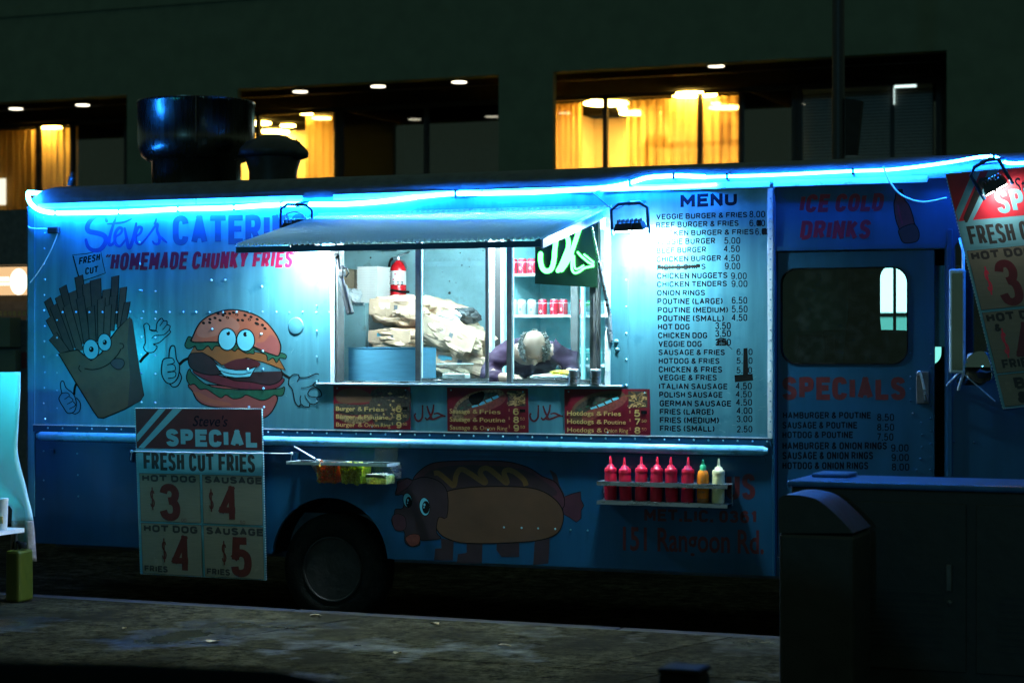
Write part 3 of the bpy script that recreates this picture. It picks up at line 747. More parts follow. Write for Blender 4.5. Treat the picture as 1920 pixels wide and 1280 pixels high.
mb = MB().use('steel'); mb.box((OX0 + 0.05, 0.01, OZ0), (OX1 - 0.04, 0.09, OZ0 + 0.011)); mb.build('window_track', truck)

# ---- awning of ribbed sheet, hinged over the opening
AY, AD = -1.235, 0.270
azb = Z(1142, 391); AX0, AX1 = X(605), X(1142)
mb = MB().use('awning_plastic')
nr = 54
def aw(x, t, dz=0.0): return Vector((x, -0.01 + (AY + 0.01) * t, azb - AD * t + dz))
vs = []; rows = 10
for i in range(nr * 8 + 1):
    x = AX0 + (AX1 - AX0) * i / (nr * 8); h = 0.011 * (1 - math.cos(2 * math.pi * i / 8))
    for j in range(rows + 1): vs.append(aw(x, j / rows, h))
fs = [(i * (rows + 1) + j, i * (rows + 1) + j + 1, (i + 1) * (rows + 1) + j + 1, (i + 1) * (rows + 1) + j) for i in range(nr * 8) for j in range(rows)]
mb.add(vs, fs, True)
sheet = mb.build('awning', truck)
mb = MB().use('lip_blue')
mb.box((AX0 + 0.02, AY - 0.012, azb - AD - 0.042), (AX1 - 0.0, AY - 0.001, azb - AD - 0.004))
mb.use('white_trim'); mb.hexa([aw(AX1 - .0, 0, -0.05), aw(AX1 + .012, 0, -0.05), aw(AX1 + .012, 1, -0.05), aw(AX1, 1, -0.05)], [aw(AX1, 0, 0.006), aw(AX1 + .012, 0, 0.006), aw(AX1 + .012, 1, 0.006), aw(AX1, 1, 0.006)])
mb.box((AX0 - 0.02, -0.03, azb - 0.01), (AX1 + 0.02, -0.001, azb + 0.022))
mb.build('awning_lip', sheet)
# gas struts
mb = MB().use('steel')
a = px(1110, 425, -0.35); b = px(1143, 590, -0.03); c = px(1123, 490, -0.24)
mb.tube([a, c], 0.007); mb.tube([c, b], 0.013); mb.tube([b, px(1146, 640, -0.02)], 0.013)
mb.dome(b, 0.016)
mb.build('gas_strut', truck)
mb = MB().use('black_metal')
mb.tube([px(633, 468, -0.10), px(636, 500, -0.10), px(642, 520, -0.10)], 0.016)
mb.box(px(622, 466, -0.12), px(640, 481, -0.06), bev=0.006); mb.lathe([(0.03, -0.02), (0.03, 0.02)], px(627, 476, -0.12), 'Y'); mb.lathe([(0.026, -0.02), (0.026, 0.02)], px(634, 474, -0.12), 'X')
mb.tube([px(634, 498, -0.1), px(650, 503, -0.09), px(654, 512, -0.09), px(648, 520, -0.09)], 0.006); mb.box(px(637, 496, -0.11), px(646, 508, -0.08), bev=0.004); mb.box(px(634, 506, -0.12), px(649, 519, -0.07), bev=0.005)
p0, p1 = px(638, 514, -0.10), px(657, 588, -0.12)
d = (p1 - p0)
mb.tube([p0, p0 + d * 0.3], 0.018); mb.tube([p0 + d * 0.3, p1], 0.030, n=6)
mb.tube([px(632, 470, -0.1), px(630, 490, -0.1), px(636, 505, -0.1)], 0.007)
mb.build('folded_arm', truck)

# ---- rope light along the roof, with its clips
def rope(pts, Y, r, m, nm='rope_light', n=10):
    mb = MB().use(m)
    P0 = [px(x, y, Y) for x, y in pts]
    if pts[0] == (53, 362): P0 = [P0[0] + Vector((-.025, .42, .015)), P0[0] + Vector((-.025, .22, .012)), P0[0] + Vector((-.018, .08, .008))] + P0
    P = smooth(P0, n=8)
    mb.tube(P, r, n=n)
    return mb
Yr = -0.040
ra = [(53, 362), (54, 374), (60, 384), (74, 394), (100, 399), (140, 399), (200, 398), (260, 396), (335, 392), (420, 390), (500, 385), (560, 383), (640, 383), (715, 378), (780, 370), (855, 363), (905, 363), (1000, 361), (1080, 356), (1140, 351), (1181, 343), (1211, 334), (1240, 331), (1264, 330), (1282, 330), (1323, 332), (1400, 330), (1480, 327), (1600, 321), (1660, 319), (1720, 313), (1790, 303), (1835, 295), (1866, 295), (1890, 306), (1925, 305), (1960, 300), (2030, 300)]
mb = rope(ra[:15], Yr, 0.017, 'rope_core')
rl = mb.build('rope_light', truck)
rope(ra[14:26], Yr, 0.014, 'rope_core').build('rope_light', truck)
rope(ra[25:], Yr, 0.0095, 'rope_core').build('rope_light', truck)
rope([(1130, 355), (1180, 354), (1240, 352), (1300, 349), (1343, 346)], Yr - 0.004, 0.0085, 'rope_core').build('rope_light', truck)
mb = MB().use('dark_metal')
for x, y in ((224, 397), (335, 392), (528, 384), (855, 363), (1182, 343), (1264, 330), (1364, 331), (1600, 321), (1864, 295), (105, 399), (440, 389)):
    p = px(x, y, Yr); mb = MB().use('dark_metal'); mb.box(p + Vector((-0.008, -0.014, -0.022)), p + Vector((0.008, 0.045, 0.02))); mb.build('rope_clip', truck)
# the rope's lead on the left, hanging wires
mb = MB().use('cord')
mb.tube(smooth([px(53, 424, -0.01), px(60, 428, -0.02), px(88, 429, -0.02)]), 0.004, n=6)
mb.use('black_metal'); mb.box(px(88, 425, -0.04), px(114, 438, -0.002), bev=0.008); mb.use('cord'); mb.tube(smooth([px(108, 438, -0.02), px(95, 470, -0.015), px(75, 505, -0.012), px(56, 530, -0.012)]), 0.0035, n=6)
mb.build('light_cable', truck); mb = MB().use('cord')
mb.tube(smooth([px(1656, 312, -0.05), px(1668, 340, -0.05), px(1690, 366, -0.04), px(1730, 379, -0.03), px(1775, 371, -0.03)]), 0.006, n=6)
mb.build('light_cable', truck); mb = MB().use('cord')
mb.tube(smooth([px(530, 416, -0.16), px(540, 400, -0.16), px(560, 398, -0.15), px(575, 410, -0.12)]), 0.005, n=6); mb.build('light_cable', truck)
mb = MB().use('black_metal')
mb.tube(smooth([px(1110, 360, -0.03), px(1128, 376, -0.05), px(1150, 392, -0.06), px(1170, 385, -0.1)]), 0.004, n=6)
mb.build('light_cable', truck)

# ---- floodlights bolted to the side
def flood(cx, cy, Y, name, half=0.105, roll=0.0, pitch=0.28, wall=True, lens='flood_lens'):
    c = px(cx, cy, Y)
    rot = Matrix.Rotation(roll, 3, 'Y') @ Matrix.Rotation(pitch, 3, 'X')
    def L(x, y, z): return c + rot @ Vector((x, y, z))
    fl = bpy.data.objects.new(name, None); COL.objects.link(fl); fl.parent = truck; fl.location = c - truck.location
    mb = MB().use('black_metal')
    mb.hexa([L(-half, -0.05, 0), L(half, -0.05, 0), L(half, 0.05, 0), L(-half, 0.05, 0)], [L(-half * .8, -0.035, 0.05), L(half * .8, -0.035, 0.05), L(half * .8, 0.035, 0.05), L(-half * .8, 0.035, 0.05)])
    for k in range(6):
        xx = -half * .7 + half * 1.4 * k / 5; mb.hexa([L(xx - .004, -.034, .05), L(xx + .004, -.034, .05), L(xx + .004, .034, .05), L(xx - .004, .034, .05)], [L(xx - .004, -.02, .072), L(xx + .004, -.02, .072), L(xx + .004, .02, .072), L(xx - .004, .02, .072)])
    mb.box(L(-0.03, -.07, .01), L(0.03, -.05, .05))
    mb.build('housing', fl)
    mb = MB().use(lens); mb.hexa([L(-half * .92, -0.042, -0.006), L(half * .92, -0.042, -0.006), L(half * .92, 0.042, -0.006), L(-half * .92, 0.042, -0.006)], [L(-half * .92, -0.042, -0.002), L(half * .92, -0.042, -0.002), L(half * .92, 0.042, -0.002), L(-half * .92, 0.042, -0.002)])
    mb.build('lens', fl)
    mb = MB().use('blue_paint')
    top = 0.17
    mb.tube([L(-half - .02, 0, -0.03), L(-half - .02, 0, 0.02), L(-half - .02, 0.02, top * .8), L(-half * .7, 0.03, top), L(half * .7, 0.03, top), L(half + .02, 0.02, top * .8), L(half + .02, 0, 0.02), L(half + .02, 0, -0.03)], 0.011, n=8)
    if wall: mb.tube([L(0, 0.03, top), Vector((c.x, -0.001, c.z + 0.20))], 0.016)
    mb.build('bracket', fl)
    return fl
flood(1182, 431, -0.28, 'floodlight', roll=R(-2), pitch=0.22)
flood(556, 430, -0.20, 'floodlight', roll=R(4), lens='car_glass')
flood(572, 460, -0.21, 'floodlight', roll=R(4), pitch=0.22, lens='flood_wide')
# ---- hand-lettered menu and names painted on the side
YP = -0.0006
mb = MB().use('navy')
menu = [("VEGGIE BURGER & FRIES", 1230.4, 1401, 401.5, 411.9, -4.3), ("BEEF BURGER & FRIES", 1230, 1385, 416.8, 427.6, -3.9), ("CHICKEN BURGER & FRIES", 1230, 1413, 432.6, 442.8, -3.2),
 ("VEGGIE BURGER", 1230, 1341, 447.8, 459, -2), ("BEEF BURGER", 1231, 1324, 464.6, 475.2, -2.3), ("CHICKEN BURGER", 1231, 1352, 481, 491.4, -2.6), ("FISH & CHIPS", 1232, 1323, 496.6, 506.9, -2.2),
 ("CHICKEN NUGGETS", 1232, 1364, 512, 523, -1.6), ("CHICKEN TENDERS", 1232, 1363, 527.8, 538.3, -1.6), ("ONION RINGS", 1232, 1322, 543.7, 554.3, -.3), ("POUTINE (LARGE)", 1232.5, 1355, 559.2, 570.5, -.5),
 ("POUTINE (MEDIUM)", 1233, 1365, 575.6, 586.4, -.3), ("POUTINE (SMALL)", 1233, 1357.4, 591, 602.3, 0), ("HOT DOG", 1233.7, 1293, 607, 618, 0), ("CHICKEN DOG", 1234, 1326, 623, 634.2, 0), ("VEGGIE DOG", 1234.7, 1315.7, 639, 650.2, 0),
 ("SAUSAGE & FRIES", 1234.7, 1359, 655, 665.6, 0), ("HOTDOG & FRIES", 1235, 1349, 671, 681.8, .2), ("CHICKEN & FRIES", 1235, 1354, 686.6, 698, .3), ("VEGGIE & FRIES", 1235.6, 1344, 702, 713, .3),
 ("ITALIAN SAUSAGE", 1235.6, 1363.8, 718.4, 729.3, .4), ("POLISH SAUSAGE", 1236, 1354.4, 734, 745, .4), ("GERMAN SAUSAGE", 1236.8, 1370.8, 750.2, 761.4, .5), ("FRIES (LARGE)", 1236.8, 1338, 766, 777, .5), ("FRIES (MEDIUM)", 1237, 1347.8, 781.5, 792.8, .6), ("FRIES (SMALL)", 1237, 1339.6, 797.3, 808.3, .5)]
for t, a, b, c, d, e in menu: text(mb, t, a, b, c, d, YP, bold=0.032, dy=e)
prices = [("8.00", 1405, 1434.5, 395.5, 407.7), ("6.00", 1405, 1434.5, 412.3, 424.3), ("6.00", 1416, 1443, 428.2, 440.4), ("5.00", 1358, 1388, 444.8, 457.3), ("4.50", 1357, 1387, 460.2, 472.6), ("4.50", 1357.7, 1387, 477.5, 490), ("9.00", 1359, 1388, 492.5, 505), ("9.00", 1370.5, 1400, 511, 523.4), ("9.00", 1371.5, 1401.4, 525.7, 538),
 ("6.50", 1372, 1401, 556.4, 569.3), ("5.50", 1372, 1401.7, 572.8, 585.7), ("4.50", 1372, 1401, 588.7, 601.6), ("3.50", 1341, 1370, 604, 617), ("3.50", 1341, 1370.3, 618.6, 631.4), ("3.50", 1341, 1370.3, 635, 648), ("6.00", 1381, 1411, 653.6, 665.3), ("5.00", 1381, 1411, 670, 681.8), ("5.00", 1381, 1410, 687.6, 699.8),
 ("4.50", 1379.5, 1409.5, 717, 729.8), ("4.50", 1379.5, 1409.5, 732.6, 744.6), ("4.50", 1380, 1410, 747.6, 760), ("4.00", 1381, 1410.6, 763.6, 775.5), ("3.00", 1381, 1410.6, 779, 791), ("2.50", 1381.8, 1410.6, 798, 810)]
for t, a, b, c, d in prices: text(mb, t, a, b, c, d, YP, bold=0.012)
text(mb, "MENU", 1275.7, 1381.7, 364.8, 389.6, YP, bold=0.055, dy=-4.5)
mb.use('black_paint')                                   # crossings-out
for q in ([(1420, 413), (1427, 412), (1427, 424), (1420, 424)], [(1429, 428), (1436.5, 427.5), (1437, 440), (1430, 440)], [(1394, 653), (1401.5, 652), (1403, 700), (1402, 703), (1393, 703)], [(1377, 703), (1411, 700.5), (1412.3, 713), (1378, 716.2)]): mb.poly(q, YP - 0.0005)
mb.line([(1232, 502), (1260, 501.5), (1290, 500), (1313, 498.5)], 5.0, YP - 0.0005); mb.line([(1234, 499.5), (1280, 502.5), (1312, 500.5)], 2.4, YP - 0.0007)
for k in range(9): mb.line([(1342 + random.uniform(0, 4), 636 + k * 1.4), (1352, 634.5 + k * 1.5 + random.uniform(-2, 2)), (1362 + random.uniform(-2, 4), 636 + k * 1.35)], 1.5, YP - 0.0005)
mb.line([(1362, 646), (1370, 652), (1373, 655)], 1.0, YP - 0.0005)
mb.build('menu_lettering', truck)

def c1(x, y): return (x / 4, 320 + y / 4)
mb = MB().use('script_blue')
def stroke(pts, w, sm=True, taper=True):
    P = [(p.x, p.y) for p in smooth([Vector((*c1(*q), 0)) for q in pts], n=7)]
    mb.line(P, w, stroke.y, taper=taper); stroke.y -= 0.00003
    for q in (P[0], P[-1]): mb.ell(q[0], q[1], w * 0.28, w * 0.28, stroke.y, n=10)
stroke.y = -0.0006
stroke([(800, 378), (786, 345), (735, 338), (680, 372), (655, 420), (668, 455), (735, 470), (785, 492), (793, 535), (755, 588), (700, 597), (660, 570), (645, 518)], 9.5)
stroke([(872, 342), (842, 430), (818, 520), (822, 556), (850, 545), (868, 500)], 6.5); stroke([(806, 400), (870, 395), (930, 386), (988, 360)], 4.2)
stroke([(862, 498), (905, 470), (915, 436), (888, 432), (862, 480), (866, 545), (900, 566), (940, 520)], 6)
stroke([(935, 432), (948, 500), (966, 580), (988, 545), (1010, 460), (1022, 395)], 6.8)
stroke([(1012, 500), (1052, 468), (1062, 430), (1036, 428), (1016, 480), (1022, 535), (1055, 550), (1095, 510)], 6)
stroke([(1172, 356), (1166, 385), (1156, 402)], 3.8)
stroke([(1092, 515), (1140, 450), (1180, 398), (1178, 450), (1196, 500), (1190, 545), (1160, 548), (1145, 530)], 5.4); stroke([(1186, 482), (1215, 508), (1250, 538)], 5)
mb.use('grey_blue')
text(mb, "CATERING", 324, 575, 404, 460, -0.0006, bold=0.052, dy=-3)
mb.use('red_paint')
text(mb, "HOMEMADE CHUNKY FRIES", 206, 547, 474, 507, -0.0006, bold=0.045, shear=0.13, dy=-5)
for q in ([(199, 482), (203, 477)], [(203.5, 482), (207.5, 477)], [(549, 479), (553, 472)], [(553.5, 479), (557, 472)]): mb.line(q, 2.4, -0.0006)
mb.build('name_lettering', truck)

# ---- painted carton of fries
OUT = 'black_paint'
class Art(MB):
    y = -0.0005
    def up(s): s.y -= 0.00003; return s.y
    def shape(s, pts, fill, f, outline=2.2, sm=4):
        P = [f(*p) for p in pts]
        if sm: P = [(q.x, q.y) for q in smooth([Vector((*p, 0)) for p in P], True, sm)]
        if fill: s.use(fill); s.poly(P, s.up())
        if outline: s.use(OUT); s.line(P, outline, s.up(), True)
    def ink(s, pts, f, w=1.8, col=OUT, sm=5, taper=False):
        P = [f(*p) for p in pts]
        if sm: P = [(q.x, q.y) for q in smooth([Vector((*p, 0)) for p in P], False, sm)]
        s.use(col); s.line(P, w, s.up(), taper=taper)
    def oval(s, x, y, rx, ry, fill, f, sc, outline=2.0, rot=0.0):
        cx, cy = f(x, y); s.use(OUT)
        if outline: s.ell(cx, cy, rx / sc + outline / 2, ry / sc + outline / 2, s.up(), rot)
        s.use(fill); s.ell(cx, cy, rx / sc - (outline or 0) / 2, ry / sc - (outline or 0) / 2, s.up(), rot)
def c2(x, y): return (60 + x / 4.923, 540 + y / 4.923)
def c3(x, y): return (300 + x / 5.332, 560 + y / 5.332)
a = Art()
# flag on a stick
a.shape([(545, 632), (650, 622), (755, 600), (772, 690), (790, 768), (700, 800), (600, 832), (575, 740)], 'aluminium', c1, 1.6, 0)
a.ink([(548, 640), (580, 760), (602, 838), (600, 900)], c1, 2.4)
a.use('black_paint'); yy = a.up()
text(a, "FRESH", 147.5, 187, 483, 497, yy, bold=0.03, shear=0.1, dy=-8.5); text(a, "CUT", 159.5, 183.5, 502, 515, yy, bold=0.03, shear=0.05, dy=-4)
fries = [(355, 965, 500, 1330, 52), (440, 940, 560, 1330, 56), (470, 868, 560, 1200, 54), (545, 905, 620, 1300, 64), (590, 790, 640, 1150, 60), (650, 845, 680, 1280, 66), (715, 815, 740, 1280, 80),
         (800, 890, 780, 1250, 60), (865, 790, 850, 1150, 56), (925, 875, 900, 1180, 52), (955, 985, 915, 1200, 46), (370, 1100, 520, 1400, 60), (400, 1010, 540, 1380, 56), (500, 1010, 600, 1350, 58), (600, 950, 660, 1330, 58), (760, 960, 760, 1300, 58), (850, 940, 830, 1200, 56), (395, 1240, 520, 1400, 70), (680, 1020, 700, 1350, 56), (810, 1010, 800, 1260, 54)]
for k, (tx, ty, bx, by, w) in enumerate(fries):
    d = Vector((bx - tx, by - ty)).normalized(); nn = Vector((-d.y, d.x)) * w / 2
    tp = [(tx + nn.x, ty + nn.y + 8), (tx - nn.x, ty - nn.y - 8), (bx - nn.x * .9, by - nn.y * .9), (bx + nn.x * .9, by + nn.y * .9)]
    a.shape(tp, ('fry_brown', 'fry_light')[k % 2], c1, 1.5, 0)
a.shape([(245, 605), (330, 585), (420, 568), (470, 610), (545, 668), (640, 600), (720, 470), (790, 375), (900, 268), (960, 600), (1030, 990), (1000, 1035), (850, 1120), (660, 1200), (610, 1195), (570, 1140), (400, 865)], 'carton', c2, 2.4, 0)
a.shape([(900, 268), (925, 290), (1030, 990), (1000, 1038), (885, 1095), (905, 820), (880, 500)], 'carton_side', c2, 0, 0)
a.oval(545, 565, 72, 92, 'eye_white', c2, 4.923, 1.8, R(-6)); a.oval(670, 500, 62, 80, 'eye_white', c2, 4.923, 1.8, R(-6))
a.oval(548, 565, 22, 26, 'black_paint', c2, 4.923, 0); a.oval(672, 500, 20, 24, 'black_paint', c2, 4.923, 0); a.oval(541, 558, 6, 7, 'eye_white', c2, 4.923, 0); a.oval(665, 493, 6, 7, 'eye_white', c2, 4.923, 0)
a.ink([(440, 712), (432, 745), (455, 772)], c2, 1.5); a.ink([(485, 742), (560, 752), (640, 735), (720, 690), (790, 615), (822, 560)], c2, 2.0); a.ink([(808, 510), (838, 515), (845, 545), (828, 560)], c2, 1.5)
a.shape([(725, 690), (770, 650), (840, 660), (850, 710), (810, 750), (760, 735)], 'pig_pink', c2, 1.4)
# gloves
a.ink([(995, 685), (1030, 640), (1075, 598)], c2, 5.2); a.ink([(410, 880), (395, 920), (388, 985)], c2, 4.6)
wave = [(1045, 510), (1040, 400), (1032, 345), (1060, 325), (1085, 350), (1088, 385), (1140, 395), (1155, 320), (1195, 278), (1215, 300), (1245, 305), (1248, 335), (1275, 350), (1268, 385), (1278, 408), (1230, 455), (1170, 505), (1120, 518), (1155, 540), (1120, 590), (1060, 590), (1030, 550)]
a.ink(wave + [wave[0]], c2, 1.8)
a.ink([(1088, 385), (1130, 388), (1160, 405)], c2, 1.5); a.ink([(1215, 300), (1180, 350)], c2, 1.4); a.ink([(1248, 335), (1205, 385)], c2, 1.4); a.ink([(1268, 385), (1215, 430), (1135, 438), (1105, 465)], c2, 1.5)
thumb = [(275, 970), (262, 900), (270, 862), (292, 862), (315, 920), (380, 975), (408, 1050), (400, 1120), (370, 1150), (325, 1150), (290, 1100), (265, 1060), (248, 1015)]
a.ink(thumb + [thumb[0]], c2, 1.8); a.ink([(275, 970), (320, 965), (345, 990), (300, 1025)], c2, 1.5); a.ink([(345, 1000), (378, 1035), (325, 1070)], c2, 1.5); a.ink([(378, 1045), (400, 1080), (345, 1115)], c2, 1.5); a.ink([(408, 1010), (445, 1060), (440, 1130), (400, 1160), (370, 1150)], c2, 1.7)
a.build('painted_fries', truck)

# ---- painted burger
a = Art(); SC = 5.332
a.ink([(195, 655), (240, 615), (285, 595)], c3, 5.5); a.ink([(1210, 735), (1250, 765), (1300, 795)], c3, 5.5)
a.shape([(320, 850), (330, 930), (380, 1020), (500, 1075), (800, 1110), (980, 1180), (1060, 1180), (1140, 1090), (1160, 960), (900, 900)], 'bun_dark', c3, 2.4)
a.shape([(330, 930), (420, 1015), (560, 1060), (700, 1065), (690, 1040), (520, 1000), (400, 940)], 'bun', c3, 0)
a.shape([(275, 730), (300, 700), (330, 750), (520, 880), (900, 910), (1180, 900), (1245, 880), (1230, 960), (1180, 970), (1140, 960), (1080, 1000), (1010, 1015), (940, 990), (860, 960), (820, 985), (735, 1000), (660, 960), (610, 990), (540, 950), (460, 900), (400, 905), (340, 850), (300, 860), (265, 800)], 'leaf_green', c3, 1.8, 3)
a.shape([(330, 730), (500, 830), (800, 900), (1100, 905), (1210, 860), (1220, 790), (900, 830), (600, 770), (400, 700)], 'tomato', c3, 1.6)
a.shape([(285, 580), (340, 535), (450, 545), (560, 640), (700, 800), (900, 830), (1100, 860), (1215, 800), (1205, 700), (1100, 630), (880, 590), (760, 700), (560, 760), (400, 740), (300, 680)], 'patty', c3, 2.0)
a.shape([(300, 545), (340, 480), (600, 470), (1000, 540), (1190, 600), (1255, 715), (1180, 690), (1050, 640), (870, 590), (740, 620), (620, 665), (520, 590), (420, 535)], 'cheese', c3, 1.6, 0)
a.shape([(248, 460), (262, 420), (285, 378), (320, 390), (320, 430), (600, 430), (900, 480), (1160, 570), (1200, 540), (1260, 560), (1255, 600), (1200, 590), (1165, 640), (1130, 590), (1075, 620), (1060, 560), (950, 510), (940, 550), (900, 545), (860, 545), (780, 500), (750, 525), (700, 500), (560, 470), (520, 515), (480, 470), (430, 510), (370, 510), (350, 470), (300, 500), (262, 490)], 'leaf_green', c3, 1.8, 3)
a.shape([(325, 430), (335, 360), (400, 240), (500, 165), (640, 118), (760, 112), (900, 140), (1040, 215), (1150, 340), (1205, 460), (1195, 550), (1160, 570), (1040, 525), (900, 470), (700, 440), (500, 432)], 'bun', c3, 2.6)
a.shape([(365, 340), (430, 230), (560, 165), (700, 175), (790, 250), (780, 310), (690, 330), (560, 370), (430, 390)], 'bun_light', c3, 0)
a.shape([(1110, 360), (1190, 440), (1190, 540), (1140, 555), (1000, 500), (960, 440), (1040, 430)], 'bun_dark', c3, 0)
for x, y, o in ((435, 242, 0), (500, 205, 0), (550, 192, 0), (497, 238, 0), (600, 215, 0), (630, 165, 0), (675, 188, 1), (580, 148, 0), (697, 148, 0), (768, 158, 1), (780, 213, 0), (825, 215, 0), (850, 165, 0), (910, 182, 0), (893, 208, 1), (972, 205, 0), (968, 248, 2), (1025, 262, 0), (1050, 297, 0), (735, 138, 0), (648, 145, 0)):
    a.oval(x, y, 17 if o < 2 else 26, 13, 'black_paint', c3, SC, 0, R(25))
    if o == 1: a.oval(x, y, 8, 6, 'bun', c3, SC, 0)
a.oval(672, 405, 90, 110, 'eye_white', c3, SC, 2.2); a.oval(856, 415, 90, 110, 'eye_white', c3, SC, 2.2)
a.oval(682, 345, 18, 22, 'black_paint', c3, SC, 0); a.oval(852, 355, 20, 24, 'black_paint', c3, SC, 0); a.oval(674, 322, 12, 14, 'eye_white', c3, SC, 0); a.oval(872, 352, 10, 12, 'eye_white', c3, SC, 0)
a.shape([(640, 660), (760, 605), (880, 600), (1000, 640), (960, 690), (800, 710), (690, 700)], 'sign_maroon', c3, 0)
a.shape([(556, 655), (640, 692), (760, 712), (880, 708), (968, 675), (940, 715), (900, 780), (760, 790), (640, 772), (590, 715)], 'eye_white', c3, 1.8, 0)
a.ink([(595, 715), (700, 748), (820, 755), (915, 735)], c3, 1.6)
th = [(88, 590), (95, 510), (115, 472), (145, 475), (155, 530), (165, 600), (195, 665), (190, 740), (170, 800), (120, 845), (70, 840), (35, 800), (15, 740), (18, 660), (35, 605)]
a.ink(th + [th[0]], c3, 2.2); a.ink([(40, 600), (120, 592), (140, 640), (70, 660)], c3, 1.7); a.ink([(70, 660), (140, 660), (150, 715), (75, 730)], c3, 1.7); a.ink([(75, 735), (150, 730), (150, 780), (80, 795)], c3, 1.7); a.ink([(190, 720), (215, 790), (180, 865), (130, 880), (95, 850)], c3, 2.0)
op = [(1285, 860), (1290, 800), (1330, 758), (1385, 760), (1395, 785), (1470, 785), (1530, 760), (1570, 748), (1598, 770), (1585, 815), (1530, 860), (1600, 915), (1612, 970), (1570, 985), (1575, 1030), (1540, 1055), (1500, 1050), (1490, 1080), (1440, 1075), (1410, 1055), (1385, 1075), (1350, 1030), (1335, 960), (1320, 900)]
a.ink(op + [op[0]], c3, 2.0); a.ink([(1395, 785), (1370, 830)], c3, 1.6); a.ink([(1530, 860), (1470, 885), (1410, 890)], c3, 1.7); a.ink([(1570, 985), (1500, 975), (1478, 945), (1510, 900), (1560, 890)], c3, 1.7); a.ink([(1500, 1050), (1455, 985), (1450, 960)], c3, 1.6); a.ink([(1410, 1055), (1400, 1000), (1410, 965)], c3, 1.6)
a.build('painted_burger', truck)

# ---- painted hot dog animal on the lower panel
def c4(x, y): return (700 + x / 4.571, 840 + y / 4.571)
a = Art(); SC = 4.571
for q in ([(580, 770), (690, 790), (680, 960), (520, 960), (530, 860), (585, 855)], [(800, 800), (935, 800), (930, 985), (715, 985), (725, 905), (800, 895)], [(1060, 800), (1250, 790), (1250, 930), (1100, 930), (1055, 870)], [(1385, 770), (1510, 760), (1500, 985), (1370, 1000)]):
    a.shape(q, 'pig_dark', c4, 0, 0)
a.shape([(1625, 420), (1700, 390), (1775, 370), (1780, 440), (1805, 490), (1780, 530), (1780, 600), (1740, 632), (1680, 590), (1625, 560)], 'pig_pink', c4, 1.2, 0)
a.shape([(1510, 185), (1570, 225), (1590, 300), (1640, 420), (1560, 420), (1540, 260)], 'pig_dark', c4, 0, 3)
a.shape([(340, 270), (400, 190), (500, 130), (650, 110), (900, 105), (1150, 115), (1330, 165), (1450, 240), (1570, 300), (1640, 470), (1500, 520), (700, 420), (400, 320)], 'pig_pink', c4, 1.6)
a.shape([(430, 250), (600, 160), (900, 145), (1250, 175), (1450, 270), (1570, 400), (1200, 420), (640, 400)], 'sausage_red' if False else 'pig_dark', c4, 0)
zz = [(520, 215), (560, 215), (640, 280), (690, 320), (710, 230), (750, 180), (820, 210), (940, 290), (960, 280), (915, 210), (950, 170), (1010, 190), (1130, 290), (1145, 280), (1120, 210), (1155, 185), (1220, 210), (1290, 270), (1310, 320)]
a.ink(zz, c4, 9.5, 'mustard')
a.shape([(510, 520), (560, 420), (660, 360), (900, 330), (1250, 330), (1430, 360), (1560, 440), (1625, 540), (1620, 650), (1560, 740), (1400, 790), (1100, 812), (800, 812), (650, 780), (560, 720), (520, 620)], 'dog_bun', c4, 1.8)
a.shape([(210, 280), (290, 255), (340, 270), (430, 245), (560, 280), (635, 380), (630, 590), (560, 590), (540, 720), (580, 770), (430, 790), (400, 780), (395, 830), (320, 840), (270, 800), (265, 710), (190, 690), (155, 620), (180, 560), (190, 520), (255, 510), (260, 400), (190, 400), (205, 330)], 'pig_dark', c4, 1.4, 3)
a.shape([(205, 300), (290, 258), (340, 280), (290, 340), (200, 395)], 'pig_pink', c4, 1.0, 0)
a.shape([(160, 600), (200, 560), (270, 590), (275, 690), (190, 700)], 'pig_pink', c4, 1.0)
a.shape([(275, 770), (330, 735), (395, 745), (390, 815), (320, 838)], 'sausage_red', c4, 1.0)
a.oval(293, 445, 38, 62, 'eye_white', c4, SC, 1.4, R(-8)); a.oval(440, 500, 45, 78, 'eye_white', c4, SC, 1.4, R(-6)); a.oval(303, 460, 26, 46, 'black_paint', c4, SC, 0); a.oval(450, 505, 32, 55, 'black_paint', c4, SC, 0)
a.oval(296, 445, 7, 11, 'eye_white', c4, SC, 0); a.oval(292, 468, 5, 6, 'eye_white', c4, SC, 0); a.oval(438, 483, 9, 12, 'eye_white', c4, SC, 0); a.oval(434, 506, 6, 7, 'eye_white', c4, SC, 0)
a.build('painted_hot_dog', truck)

# ---- licence lettering low on the side
mb = MB().use('dark_red')
text(mb, "US", 1362, 1416, 888, 936, -0.0006, bold=0.05); text(mb, "MET.LIC. 0361", 1208, 1418, 953, 976, -0.0006, bold=0.045, dy=4.5); text(mb, "151 Rangoon Rd.", 1168, 1432, 988, 1030, -0.0006, bold=0.05, dy=7)
mb.build('licence_lettering', truck)

